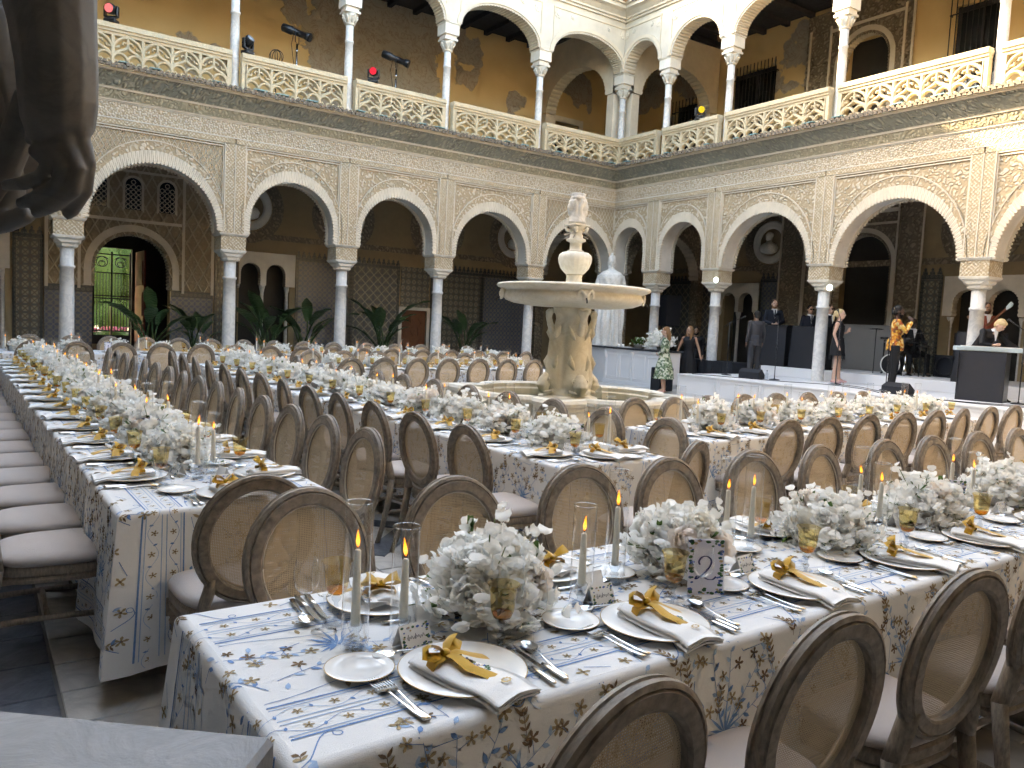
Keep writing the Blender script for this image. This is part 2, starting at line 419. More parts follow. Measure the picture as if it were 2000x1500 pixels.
def rib(mb, pts, w, v0, v1):
    """carved stone rib along a 2-D path, chamfered front and back"""
    n = len(pts); rows = []
    for k in range(n):
        a = pts[max(0, k-1)]; b = pts[min(n-1, k+1)]
        dx, dz = b[0]-a[0], b[1]-a[1]; l = sqrt(dx*dx+dz*dz) or 1; nx, nz = -dz/l, dx/l
        p = pts[k]; row = []
        vm = (v0+v1)/2
        for (o, v) in ((-0.2, v0), (0.2, v0), (0.5, vm-0.02), (0.5, vm+0.02), (0.2, v1), (-0.2, v1), (-0.5, vm+0.02), (-0.5, vm-0.02)):
            row.append(mb.vert((p[0]+nx*w*o, v, p[1]+nz*w*o)))
        rows.append(row)
    for a, b in zip(rows, rows[1:]): mb.strip(a, b, True, False)
def bez(p0, p1, p2, p3, n=7):
    return [tuple((1-t)**3*a+3*(1-t)**2*t*b+3*(1-t)*t*t*c+t**3*d for a, b, c, d in zip(p0, p1, p2, p3)) for t in [k/n for k in range(n+1)]]
def tracery_unit(mb, x0, W, z0, H, v0, v1):
    P = lambda a, b: (x0+a*W, z0+b*H)
    rib(mb, [P(0, 0), P(0, 1)], 0.10, v0-0.005, v1+0.005)
    rib(mb, bez(P(0, .48), P(0.03, .78), P(.22, .95), P(.5, 1.0)), 0.078, v0, v1)
    rib(mb, bez(P(1, .48), P(.97, .78), P(.78, .95), P(.5, 1.0)), 0.078, v0, v1)
    rib(mb, [P(.5, 1.0), P(.5, .66)], 0.072, v0+.004, v1-.004)
    rib(mb, bez(P(.5, .70), P(.49, .5), P(.15, .52), P(0, .30)), 0.080, v0+.003, v1-.003)
    rib(mb, bez(P(.5, .70), P(.51, .5), P(.85, .52), P(1, .30)), 0.080, v0+.003, v1-.003)
    for c in (0.25, 0.75):
        pts = [P(c-.25, .0)]+[P(c+.25*cos(a), .13+.27*sin(a)) for a in [pi-pi*k/8 for k in range(9)]]+[P(c+.25, 0)]
        rib(mb, pts, 0.068, v0+.006, v1-.006)
        for s in (-1, 1):
            rib(mb, [P(c+s*.23, .10), P(c+s*.11, .14), P(c+s*.07, .07)], 0.055, v0+.02, v1-.02)
    for s in (-1, 1):   # cusps in the upper eyes
        rib(mb, [P(.5+s*.44, .60), P(.5+s*.30, .62), P(.5+s*.28, .70)], 0.055, v0+.02, v1-.02)
        rib(mb, [P(.5+s*.04, .80), P(.5+s*.15, .80), P(.5+s*.17, .72)], 0.055, v0+.02, v1-.02)
def column_mesh(z0, zneck, r, base=0.22):
    mb = MB(); mb.smooth = True
    mb.lathe([(r*1.55, 0), (r*1.55, base*.35), (r*1.42, base*.5), (r*1.1, base*.62), (r*1.28, base*.75), (r*1.25, base*.9), (r*1.02, base), (r*1.02, base+.05),
              (r, base+.1), (r*.97, (zneck-z0)*.6), (r*.9, zneck-z0-.43), (r*1.06, zneck-z0-.42), (r*1.06, zneck-z0-.37), (r*.9, zneck-z0-.36), (r*.92, zneck-z0)], 20)
    return mb.mesh('shaft', MAT['marble_column'])
def lower_capital(name, hw=0.33):
    """stepped flaring marble capital under a carved impost block, drawn around z = 0 at the impost top"""
    mb = MB()
    def sq(a, z, b=None):
        b = b or a*0.55
        return [mb.vert(p) for p in ((-a, -b, z), (-b, -a, z), (b, -a, z), (a, -b, z), (a, b, z), (b, a, z), (-b, a, z), (-a, b, z))]
    prof = [(0.16, -.63), (0.20, -.60), (0.20, -.55), (0.25, -.52), (0.25, -.47), (0.30, -.43), (0.31, -.38), (0.285, -.375), (0.285, -.06), (0.31, -.05), (0.34, -.01), (0.34, 0)]
    rows = []
    for k, (a, z) in enumerate(prof):
        rows.append(sq(a*hw/.33, z, a*hw/.33*(0.55 if k < 4 else 0.8 if k < 6 else 0.985)))
    for k, (a, b) in enumerate(zip(rows, rows[1:])):
        mb.mi = 1 if k == 7 else 0
        mb.strip(a, b, True, False)
    mb.face(rows[0][::-1]); mb.face(rows[-1])
    return mb.mesh(name, [MAT['marble_capital'], MAT['plaster_script']])
def upper_capital(name):
    mb = MB()
    mb.lathe([(.115, 0), (.135, .02), (.115, .04), (.13, .10), (.15, .2), (.20, .27), (.17, .28)], 14)
    for k in range(8):      # leaves curling under the corners
        a = 2*pi*k/8
        mb.tube([(.12*cos(a), .12*sin(a), .06), (.16*cos(a), .16*sin(a), .17), (.21*cos(a), .21*sin(a), .22), (.20*cos(a), .20*sin(a), .18)], [.03, .035, .028, .015], 5)
    mb.box(-.2, .2, -.2, .2, .275, .33)
    mb.mi = 1
    mb.box(-.17, .17, -.17, .17, .332, .42); mb.box(-.215, .215, -.225, .225, .42, .70); mb.box(-.235, .235, -.25, .25, .70, .735)
    return mb.mesh(name, [MAT['marble_capital'], MAT['plaster_white']])
ME_SHAFT_L = column_mesh(0.0, 2.69, 0.15); ME_CAP_L = lower_capital('capital')
ME_SHAFT_U = column_mesh(6.62, 8.80, 0.105, 0.14); ME_CAP_U = upper_capital('capital')
simple_ = None
def wing(name, F, cols, corner, label, detail=True, lower_mats=('plaster_arabesque',), sgn=1, mitre=None, own_corner=True):
    """two storeys of arches; F maps (along, depth, height) to the court; corner: u of the inner corner"""
    W = empty(name, label=label, cat='palace wing')
    cs = sorted(cols); u0, u1 = cs[0], cs[-1]
    mit = mitre if mitre else (lambda v: (u0, u1))
    for i, c in enumerate(cs):
        if not own_corner and abs(c-corner) < 0.31: continue
        p = F(c, 0.3, 0)
        co = empty('lower_column', p); co.parent = W; co.scale = (1.02, 1.02, F(c, .3, 1)[2])
        inst('shaft', ME_SHAFT_L, co); inst('capital', ME_CAP_L, co, (0, 0, 3.32))
        p = F(c, 0.3, 6.62)
        co = empty('upper_column', p); co.parent = W; co.scale = (1.02, 1.02, F(c, .3, 1)[2])
        inst('shaft', ME_SHAFT_U, co); inst('capital', ME_CAP_U, co, (0, 0, 2.18))
        if detail:
            mb = MB(F)
            lo = max(c-.27, mit(0)[0]); hi = min(c+.27, mit(0)[1])
            for a, b in ((-.225, -.02), (.02, .225)):
                aa, bb = max(c+a, lo), min(c+b, hi)
                if bb-aa > .05: mb.mi = 0; mb.box(aa, bb, -.012, .05, 3.325, 5.36)
            mb.mi = 1
            for a in (-.245, -.01, .225):
                aa, bb = max(c+a, lo), min(c+a+.025, hi)
                if bb-aa > .01: mb.box(aa, bb, -.018, .05, 3.322, 5.375)
            mb.build('pilaster', [MAT['plaster_script'], MAT['plaster_plain']], W)
    for i, (a, b) in enumerate(zip(cs, cs[1:])):
        uc = (a+b)/2; hw = (b-a)/2; r = hw-0.35; zc = 4.70-r; zs = 3.325
        mb = MB(F)
        arch_slab(mb, a, b, zs, 5.50, arch_pts(uc, r+.03, zs, zc, n=28), .05, .55, 0, 1)
        mt = lower_mats[i % len(lower_mats)]
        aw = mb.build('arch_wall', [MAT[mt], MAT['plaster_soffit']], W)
        if detail:
            mb = MB(F); n = 28; mb.smooth = False
            inn = arch_pts(uc, r+.20, zs, zc, n=n); out = arch_pts(uc, r+.125+.06, zs, zc, rz=r+.45, n=n)
            inn = arch_pts(uc, r+.105, zs, zc, rz=r+.25, n=n)
            ring(mb, inn, out, .005, .052)
            e = arch_pts(uc, r+.20, zs, zc, rz=r+.475, n=n)
            mb.mi = 1; ring(mb, out, e, -.012, .052)
            mb.build('archivolt', [MAT['plaster_arabesque'], MAT['plaster_plain']], aw)
            mb = MB(F)
            lob = max(16, int(pi*r/.078)); sc_ = arch_pts(uc, r, zs, zc, lobes=lob, amp=.035)
            o2 = []
            for (x, z) in sc_:      # matching points on the outer edge
                if z <= zc: o2.append((uc+(r+.105)*(1 if x > uc else -1), z))
                else:
                    an = atan2(z-zc, x-uc); o2.append((uc+(r+.105)*cos(an), zc+(r+.25)*sin(an)))
            fluted(mb, sc_, o2, .012, .07)
            ring(mb, sc_, o2, .53, .60)
            mb.build('scalloped_edge', MAT['plaster_plain'], aw)
            # alfiz frame and inscription band
            mb = MB(F)
            mb.box(a+.25, b-.25, .015, .05, 5.285, 5.31); mb.box(a+.25, b-.25, .0, .05, 5.34, 5.365)
            for s0 in (a+.25, b-.275): mb.box(s0, s0+.025, .015, .048, 3.33, 5.285)
            mb.mi = 1; mb.box(a+.02, b-.02, -.01, .05, 5.375, 5.49)
            mb.build('alfiz_frame', [MAT['plaster_plain'], MAT['plaster_script']], aw)
        # upper arch
        r = hw-.26; rz = 1.0; zs2 = 9.535; zc2 = 9.54
        mb = MB(F)
        lob = max(18, int(pi*r/.10))
        rz = min(r, 10.33-zc2)
        arch_slab(mb, a, b, zs2, 11.0, arch_pts(uc, r, zs2, zc2, rz=rz, lobes=lob, amp=.03), .06, .52, 0, 1)
        uw = mb.build('upper_arch_wall', [MAT['plaster_upper'], MAT['plaster_plain']], W)
        if detail:
            mb = MB(F); n = 24
            ring(mb, arch_pts(uc, r+.035, zs2, zc2, rz=rz+.035, n=n), arch_pts(uc, r+.14, zs2, zc2, rz=rz+.14, n=n), .03, .062)
            mb.box(a+.20, b-.20, .035, .062, 10.80, 10.84); mb.box(a+.21, a+.235, .035, .062, 9.56, 10.80); mb.box(b-.235, b-.21, .035, .062, 9.56, 10.80)
            mb.build('upper_archivolt', MAT['plaster_plain'], uw)
            # plaster rosettes in the spandrels
            for s in (-1, 1):
                for (dx, dz, rr) in ((r*.92, 10.62, .13), (r*.52, 10.66, .075), (r*1.0, 10.28, .09)):
                    cu = uc+s*dx
                    if abs(cu-a) < .3 or abs(cu-b) < .3: continue
                    mb = MB(F)
                    k = 16
                    pts = [(cu+rr*(1 if q % 2 else .72)*cos(2*pi*q/k), dz+rr*(1 if q % 2 else .72)*sin(2*pi*q/k)) for q in range(k)]
                    mb.prism(pts, .042, .061); 
                    pts = [(cu+rr*.4*cos(2*pi*q/10), dz+rr*.4*sin(2*pi*q/10)) for q in range(10)]
                    mb.prism(pts, .025, .043)
                    mb.build('rosette', MAT['plaster_soffit'], uw)
            # balustrade of this bay
            pa, pb = a+.115, b-.115
            lo, hi = mit(.12)
            pa, pb = max(pa, lo), min(pb, hi)
            ba = MB(F); L = pb-pa
            ba.box(pa, pb, .0, .26, 7.36, 7.44); ba.box(pa, pb, .025, .235, 7.44, 7.475); ba.box(pa, pb, .03, .23, 7.30, 7.36); ba.box(pa, pb, .06, .20, 7.235, 7.30)
            ba.box(pa, pb, .04, .22, 6.605, 6.66)
            ba.box(pa, pa+.10, .05, .21, 6.66, 7.235); ba.box(pb-.10, pb, .05, .21, 6.66, 7.235)
            bo = ba.build('balustrade', MAT['limestone'], W)
            nu = max(2, round((L-.2)/.62)); Wd = (L-.2)/nu
            for k in range(nu):
                mb = MB(F)
                tracery_unit(mb, pa+.1+k*Wd, Wd, 6.655, .585, .055, .205)
                mb.build('tracery_panel', MAT['limestone'], bo)
    def run(prof, nm, mats, mis=None):
        mb = MB(F)
        for k, ((v, z), (v2, z2)) in enumerate(zip(prof, prof[1:])):
            mb.mi = mis[k] if mis else 0
            (a, b), (c, d) = mit(v), mit(v2)
            n = 14
            for q in range(n):
                s, t_ = q/n, (q+1)/n
                mb.quad((a+(b-a)*s, v, z), (a+(b-a)*t_, v, z), (c+(d-c)*t_, v2, z2), (c+(d-c)*s, v2, z2))
        return mb.build(nm, mats, W)
    run([(.05, 5.50), (-.005, 5.50), (-.005, 5.515), (.012, 5.52), (.012, 5.84), (-.005, 5.845), (-.005, 5.86)], 'frieze', [MAT['plaster_frieze'], MAT['plaster_white']], [1, 1, 1, 0, 1, 1])
    co = run([(.05, 5.86), (-.03, 5.865), (-.03, 5.885), (-.05, 5.90), (-.10, 6.08), (-.125, 6.085), (-.125, 6.105), (-.15, 6.12), (-.26, 6.27), (-.36, 6.40), (-.40, 6.41), (-.40, 6.43)], 'cornice',
             [MAT['cornice_stone_pale'], MAT['cornice_stone'], MAT['plaster_plain']], [2, 2, 2, 0, 2, 2, 2, 1, 1, 2, 2])
    run([(-.40, 6.43), (-.44, 6.435), (-.40, 6.555), (-.15, 6.60), (.5, 6.602)], 'cornice_ledge', [MAT['limestone']])
    if detail:
        a, b = mit(-.42); n = int((b-a)/.11); mb = MB(F); rnd = random.Random(3)
        for k in range(n):
            x = a+(k+.5)*(b-a)/n; j = rnd.uniform(-.012, .012)
            pts = [(x-.05, 6.45+j), (x-.03, 6.50+j), (x, 6.52+j), (x+.03, 6.50+j), (x+.05, 6.45+j)]
            mb.prism(pts, -.475+j, -.36, smooth=False)
            mb.prism([(q-.055, w+.052) for q, w in pts], -.462-j, -.36)
        o = mb.build('tile_edging', MAT['tile_edge'], co); tag(o, kind='stuff')
        for k in range(int((b-a)/.9)):
            x = a+rnd.uniform(0, .8)+k*.9; w = rnd.uniform(.15, .3)
            mb = MB(F); mb.box(x, min(x+w, b), -.455, -.30, 6.575, 6.592+rnd.uniform(0, .008)); mb.build('glazed_tile', MAT['glazed_turquoise'], co)
    run([(.06, 11.0), (0, 11.0), (0, 11.06), (-.06, 11.07), (-.06, 11.12), (-.18, 11.22), (-.30, 11.26), (-.30, 11.36), (-.38, 11.37), (-.38, 11.45)], 'eaves_cornice', [MAT['plaster_upper']])
    return W
def mitA(v): return (-1.95, 16.55+min(v, .3))
def mitB(v): return (-2.5, 18.8+min(v, .3))
WA = wing('palace_wing', FA, COLS_A, 16.85, 'left palace wing with carved plaster arcade and stone tracery balustrade', True,
          ('plaster_arabesque', 'plaster_lozenge', 'plaster_arabesque', 'plaster_arabesque', 'plaster_arabesque', 'plaster_lozenge'), mitre=mitA)
WB = wing('palace_wing', FB, COLS_B, 19.1, 'right palace wing whose arcade stands behind the white stage', True,
          ('plaster_arabesque', 'plaster_arabesque'), mitre=mitB, own_corner=False)
# ---- gallery shells: back walls, ceilings, upper floors
GA, GB = 23.3-AY, 21.0-BX       # gallery depth to the back wall
def shell(W, F, u0, u1, G, low_rects, up_rects):
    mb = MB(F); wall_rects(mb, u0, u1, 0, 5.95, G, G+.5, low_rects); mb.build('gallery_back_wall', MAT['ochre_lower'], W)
    mb = MB(F); wall_rects(mb, u0, u1, 6.55, 11.3, G, G+.5, up_rects); mb.build('upper_back_wall', MAT['ochre_fresco'], W)
    for e in (u0-.35, u1+.002):
        mb = MB(F); mb.box(e, e+.348, -.3, G+.5, 0, 11.44); mb.build('end_wall', MAT['ochre_lower'], W)
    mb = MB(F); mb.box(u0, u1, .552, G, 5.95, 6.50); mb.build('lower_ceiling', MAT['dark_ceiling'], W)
    mb = MB(F); mb.box(u0, u1, .30, G, 6.505, 6.56); mb.build('upper_floor', MAT['limestone'], W)
    mb = MB(F); mb.box(u0, u1, .05, G+.5, 11.30, 11.44)
    for k in range(int((u1-u0)/.9)):
        x = u0+.5+k*.9; mb.box(x, x+.14, .55, G, 11.16, 11.298)
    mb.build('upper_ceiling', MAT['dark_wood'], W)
    mb = MB(F)
    n = int((u1-u0)/.24)
    for k in range(n):       # barrel tiles of the roof slope
        x = u0+(k+.5)*(u1-u0)/n
        mb.tube([(x, -.45, 11.47), (x, 2.2, 12.45)], .085, 6, smooth=False)
    mb.box(u0, u1, -.40, G+.5, 11.451, 11.47)
    mb.poly([(u0, -.4, 11.472), (u1, -.4, 11.472), (u1, 2.2, 12.40), (u0, 2.2, 12.40)]); mb.poly([(u0, 2.2, 12.40), (u1, 2.2, 12.40), (u1, G+.5, 11.48), (u0, G+.5, 11.48)])
    mb.build('tiled_roof', MAT['roof_tile'], W)
GATE = (2.33, 4.21)
AJ_A = [(6.16, 7.58)]
shell(WA, FA, -6.2, 21.5, GA, [(GATE[0]-.05, GATE[1]+.05, 0, 3.5), (6.12, 7.62, 0.25, 3.05), (11.41, 12.34, 0, 1.80), (-1.35, .35, .25, 3.05)], [(17.3, 18.4, 6.55, 8.9)])
shell(WB, FB, -6, 24, GB, [(12.05, 13.8, 0, 4.6), (16.55, 17.95, .25, 3.0), (8.6, 10.35, .25, 3.05)], [(16.5, 18.2, 7.5, 10.13), (12.65, 14.15, 6.55, 10.2), (9.6, 10.9, 7.5, 10.2), (19.8, 20.8, 7.5, 9.6), (7.9, 9.0, 7.5, 10.2)])
# diaphragm arches across the galleries at the corner
def diaphragm(W, F, u, v0, v1, z0, zs, zt, crown):
    mb = MB(lambda a, b, z: F(u+b, a, z)); uc = (v0+v1)/2; r = (v1-v0)/2-.35
    arch_slab(mb, v0, v1, zs, zt, arch_pts(uc, r, zs, zs+.01, rz=crown-zs, lobes=28, amp=.035), -.22, .22, 0, 1)
    mb.box(v0, v0+.30, -.18, .18, z0, zs-.002); mb.box(v1-.30, v1, -.18, .18, z0, zs-.002)
    mb.build('diaphragm_arch', [MAT['plaster_panel'] if z0 < 1 else MAT['plaster_plain'], MAT['plaster_plain']], W)
diaphragm(WA, FA, 16.85, .56, GA, 6.56, 9.0, 11.29, 10.2); diaphragm(WA, FA, 16.85, .56, GA, 0, 3.32, 5.94, 4.75)
diaphragm(WB, FB, 19.1, .56, GB, 6.56, 9.0, 11.29, 10.2); diaphragm(WB, FB, 19.1, .56, GB, 0, 3.32, 5.94, 4.75)
# ---- dado of tiles, crest, bands on the back walls
def dado(W, F, G, spans, ztop):
    for k, (a, b, mt) in enumerate(spans):
        mb = MB(F); mb.mi = 0; mb.box(a+.09, b-.09, G-.03, G-.001, .45, ztop-.12)
        mb.mi = 1
        mb.box(a+.005, a+.085, G-.034, G-.001, .45, ztop-.12); mb.box(b-.085, b-.005, G-.034, G-.001, .45, ztop-.12); mb.box(a+.005, b-.005, G-.034, G-.001, ztop-.115, ztop); mb.box(a+.005, b-.005, G-.05, G-.001, .0, .445)
        o = mb.build('tile_panel', [MAT[mt], MAT['azulejo_border']], W)
        n = int((b-a)/.16); mb = MB(F)
        for q in range(n):
            x = a+(q+.5)*(b-a)/n; w = .06
            mb.prism([(x-w, ztop+.005), (x-w, ztop+.07), (x-w*.4, ztop+.10), (x-w*.55, ztop+.14), (x, ztop+.19), (x+w*.55, ztop+.14), (x+w*.4, ztop+.10), (x+w, ztop+.07), (x+w, ztop+.005)], G-.03, G-.001)
        tag(mb.build('tile_crest', MAT['azulejo_border'], o), kind='stuff')
dado(WA, FA, GA, [(-4.5, -1.5, 'azulejo_star'), (.5, 1.18, 'azulejo_star'), (7.8, 9.6, 'azulejo_blue'), (9.6, 11.3, 'azulejo_lattice'), (12.45, 14.5, 'azulejo_star'), (14.5, 16.6, 'azulejo_blue')], 3.2)
dado(WA, FA, GA, [(5.42, 6.08, 'azulejo_star')], 3.45)
dado(WB, FB, GB, [(10.62, 11.2, 'azulejo_star'), (5.0, 8.3, 'azulejo_star'), (15.75, 16.5, 'azulejo_blue'), (18.2, 20.9, 'azulejo_lattice')], 3.35)
mb = MB(FA); mb.box(11.35, 12.40, GA-.03, GA-.001, 1.86, 3.2); mb.build('tile_panel', MAT['azulejo_star'], WA)
for (F, W, G, u0, u1) in ((FA, WA, GA, 5.5, 16.6), (FB, WB, GB, 3, 20.9)):
    mb = MB(F)
    for z, h in ((3.62, .17), (5.35, .20)):
        mb.box(u0, u1, G-.012, G-.001, z, z+h)
    mb.build('painted_band', MAT['plaster_panel'], W)
# ---- paired windows with horseshoe arches and slender colonnettes
def ajimez(W, F, G, a, b, ztop, c1, c2, r=.30, zc=2.63):
    J = empty('paired_window'); J.parent = W
    mb = MB(F); mid = (c1+c2)/2
    arch_slab(mb, a, mid, 2.28, ztop, arch_pts(c1, r, 2.28, zc, lobes=14, amp=.022), G-.06, G+.2)
    arch_slab(mb, mid, b, 2.28, ztop, arch_pts(c2, r, 2.28, zc, lobes=14, amp=.022), G-.06, G+.2)
    mb.build('arch_panel', [MAT['plaster_white'], MAT['plaster_plain']], J)
    for x in (c1-r-.07, mid, c2+r+.07):
        mb = MB(); mb.lathe([(.09, .25), (.09, .33), (.055, .37), (.05, 2.0), (.06, 2.02), (.05, 2.06), (.09, 2.22), (.095, 2.279)], 10)
        p = F(x, G+.07, 0); mb.build('colonnette', MAT['marble_column'], J, p).scale.z = KZ+.0025*G
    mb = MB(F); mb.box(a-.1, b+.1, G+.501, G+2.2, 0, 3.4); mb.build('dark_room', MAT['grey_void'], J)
ajimez(WA, FA, GA, 6.10, 7.77, 3.24, 6.44, 7.19)
ajimez(WA, FA, GA, -1.5, .45, 3.24, -.95, -.1, .33, 2.6)
ajimez(WB, FB, GB, 16.52, 18.15, 3.23, 17.03, 17.75)
ajimez(WB, FB, GB, 8.45, 10.55, 3.3, 9.05, 9.95, .36, 2.6)
# ---- roundels with busts
def bust_mesh():
    mb = MB(); mb.smooth = True
    mb.lathe([(.10, -.30), (.22, -.24), (.26, -.10), (.20, .02), (.085, .08), (.08, .14)], 12, rf=lambda a, r, z: r*(1.15 if abs(cos(a)) > .5 else .8))
    mb.ball((0, -.02, .25), .13, 12, 9, (.82, .95, 1.15))
    mb.tube([(0, -.12, .27), (0, -.16, .22), (0, -.13, .20)], [.015, .028, .02], 6)
    mb.ball((0, .03, .31), .12, 10, 7, (.95, 1, .85)); mb.tube([(0, -.1, .17), (0, -.11, .14)], .05, 6)
    return mb.mesh('bust', MAT['marble_statue'])
ME_BUST = bust_mesh()
def roundel(W, F, G, u, z, R=.62):
    mb = MB(F); n = 32
    prof = [(R-.2, G+.02), (R-.17, G-.06), (R-.10, G-.09), (R-.04, G-.06), (R, G-.10), (R+.05, G-.06), (R+.06, G-.002)]
    rows = [[mb.vert((u+r*cos(2*pi*k/n), v, z+r*sin(2*pi*k/n))) for k in range(n)] for r, v in prof]
    for a, b in zip(rows, rows[1:]): mb.strip(a, b, True, True)
    o = mb.build('roundel', MAT['plaster_white'], W)
    mb = MB(F); pts = [(u+(R-.19)*cos(2*pi*k/n), z+(R-.19)*sin(2*pi*k/n)) for k in range(n)]
    mb.prism(pts, G-.004, G-.001); mb.build('niche_back', MAT['ochre_lower'], o)
    mb = MB(F); rows = [[mb.vert((u+r*cos(2*pi*k/n), G-.006, z+r*sin(2*pi*k/n))) for k in range(n)] for r in (R+.10, R+.42)]
    mb.strip(rows[0], rows[1], True); mb.build('painted_wreath', MAT['plaster_panel'], o)
    p = F(u, G-.12, z-.08); b = inst('bust', ME_BUST, o, p, 0 if F is FA else -pi/2)
for u in (6.35, 9.3, 12.65, 15.75): roundel(WA, FA, GA, u, 4.52)
for u in (16.2, 9.75): roundel(WB, FB, GB, u, 4.5)
# ---- gateway to the garden
mb = MB(FA)
arch_slab(mb, 1.2, 5.38, 1.98, 5.94, arch_pts(3.27, .94, 1.98, 2.47, lobes=34, amp=.04), GA-.10, GA+.3, 0, 1)
gp = mb.build('portal_panel', [MAT['plaster_portal'], MAT['plaster_plain']], WA)
mb = MB(FA)
for a, b, c, d in ((1.2, 1.28, 1.9, 5.94), (5.30, 5.38, 1.9, 5.94), (1.95, 2.02, 1.9, 3.8), (4.52, 4.59, 1.9, 5.94)): mb.box(a, b, GA-.125, GA-.101, c, d)
mb.box(1.28, 4.5, GA-.13, GA-.101, 3.72, 3.80); mb.box(1.28, 4.5, GA-.13, GA-.101, 5.02, 5.08)
ring(mb, arch_pts(3.27, 1.0, 1.98, 2.47, n=24), arch_pts(3.27, 1.18, 1.98, 2.47, n=24), GA-.125, GA-.10)
mb.build('portal_mouldings', MAT['plaster_plain'], gp)
for u in (2.42, 3.26, 4.11):     # small lattice windows above the gateway
    mb = MB(FA); pts = arch_pts(u, .20, 4.05, 4.68, n=12)
    out = arch_pts(u, .26, 4.0, 4.68, n=12); ring(mb, pts, out, GA-.15, GA-.101)
    o = mb.build('lattice_window', MAT['plaster_plain'], gp)
    mb = MB(FA); mb.prism(pts, GA-.106, GA-.101); mb.build('dark_opening', MAT['pane_dark'], o)
    mb = MB(FA)
    for kz in range(6):
        for kx in range(3):
            cx, cz = u-.13+kx*.13, 4.12+kz*.13
            if cz > 4.72 and kx != 1: continue
            k = 8; rr = .065
            ri = [(cx+(rr-.018)*cos(2*pi*q/k), cz+(rr-.018)*sin(2*pi*q/k)) for q in range(k+1)]; ro = [(cx+rr*cos(2*pi*q/k), cz+rr*sin(2*pi*q/k)) for q in range(k+1)]
            ring(mb, ri, ro, GA-.125, GA-.107)
    tag(mb.build('stucco_lattice', MAT['plaster_plain'], o), kind='stuff')
for a, b in ((1.2, 2.30), (4.24, 5.38)):
    mb = MB(FA); mb.mi = 0; mb.box(a, b, GA-.06, GA-.001, .45, 1.80); mb.mi = 1; mb.box(a, b, GA-.065, GA-.001, 1.80, 1.975); mb.box(a, b, GA-.08, GA-.001, 0, .445); mb.build('tile_panel', [MAT['azulejo_blue'], MAT['azulejo_border']], gp)
mb = MB(FA)     # passage beyond the gateway
G2 = GA+3.4
mb.box(1.4, 2.20, GA+.51, G2, 0, 4.2); mb.box(4.9, 5.8, GA+.51, G2, 0, 4.2); mb.box(1.4, 5.8, GA+.51, G2, 4.2, 4.4); mb.box(1.4, 2.62, G2, G2+.3, 0, 4.4); mb.box(3.74, 5.8, G2, G2+.3, 0, 4.4); mb.box(2.62, 3.74, G2, G2+.3, 3.2, 4.4)
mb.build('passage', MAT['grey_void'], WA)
mb = MB(FA)     # red open door leaf
mb.box(3.80, 3.86, GA+1.6, G2-.2, 0, 3.1)
for z in (.3, 1.2, 2.1): mb.box(3.77, 3.80, GA+1.7, G2-.35, z, z+.7)
mb.build('red_door', MAT['red_wood'], WA)
gr = empty('iron_gate', FA(3.18, G2+.12, 0), label='black iron grille gate opening on the sunlit garden', cat='gate')
mb = MB()
for z in (.55, .70, 1.72, 1.80, 2.52, 3.10): mb.box(-.56, .56, -.02, .02, z, z+.035)
for x in (-.56, -.03, .50): mb.box(x, x+.05, -.025, .025, .3, 3.2)
mb.box(-.56, .55, -.02, .02, .30, .55); mb.build('gate_frame', MAT['iron_black'], gr)
for k in range(13):
    x = -.50+k*.085; mb = MB(); mb.tube([(x, 0, .7), (x, 0, 2.52)], .011, 6); mb.ball((x, 0, 1.25), .022, 6, 4); mb.build('gate_bar', MAT['iron_black'], gr)
for x in (-.28, .25):
    for s in (-1, 1):
        mb = MB(); mb.tube([(x+s*(.02+.012*k)*cos(k*.55), 0, 2.85+(.02+.012*k)*sin(k*.55)) for k in range(17)], .013, 5); mb.build('scroll', MAT['iron_black'], gr)
# ---- wooden panelled door in the left gallery
dr = MB(FA); dr.box(11.41, 12.34, GA+.05, GA+.12, 0, 1.80); d_ = dr.build('panelled_door', MAT['door_wood'], WA)
for r_ in range(4):
    for c_ in range(3):
        mb = MB(FA); x, z = 11.47+c_*.285, .12+r_*.41
        cx, cz = x+.13, z+.18
        if (r_+c_) % 2: mb.prism([(cx-.12, cz), (cx, cz+.17), (cx+.12, cz), (cx, cz-.17)], GA+.02, GA+.051)
        else: mb.box(x+.02, x+.24, GA+.02, GA+.051, z+.03, z+.33)
        mb.build('door_panel', MAT['door_wood'], d_)
mb = MB(FA); mb.box(11.30, 11.41, GA-.05, GA+.1, 0, 1.90); mb.box(12.34, 12.45, GA-.05, GA+.1, 0, 1.90); mb.box(11.41, 12.34, GA-.05, GA+.1, 1.80, 1.90); mb.build('door_surround', MAT['marble_capital'], WA)
# ---- great doorway behind the band
mb = MB(FB)
arch_slab(mb, 11.9, 14.84, 1.6, 5.94, arch_pts(12.95, .85, 1.6, 3.68, lobes=36, amp=.035), GB-.07, GB+.2, 0, 1)
dp = mb.build('doorway_panel', [MAT['plaster_panel'], MAT['plaster_plain']], WB)
mb = MB(FB); mb.box(11.9, 12.1, GB-.06, GB+.2, 0, 1.598); mb.box(13.8, 14.84, GB-.06, GB+.2, 0, 1.598)
for a, b in ((11.24, 11.86), (14.88, 15.70)): mb.box(a, b, GB-.11, GB-.001, 0, 5.94)
mb.build('carved_pier', MAT['plaster_panel'], WB)
mb = MB(FB)
for a in (11.90, 14.78, 11.18, 15.70, 14.84): mb.box(a, a+.045, GB-.15, GB-.12, 0, 5.3)
mb.box(11.945, 14.78, GB-.15, GB-.071, 5.1, 5.2); mb.box(11.945, 14.78, GB-.12, GB-.071, 4.78, 4.84)
ring(mb, arch_pts(12.95, .90, 1.6, 3.68, n=24), arch_pts(12.95, 1.03, 1.6, 3.68, n=24), GB-.10, GB-.07)
mb.build('doorway_mouldings', MAT['plaster_plain'], dp)
mb = MB(FB); mb.box(11.5, 14.4, GB+.52, GB+3, 0, 5); mb.build('dark_room', MAT['grey_void'], WB)
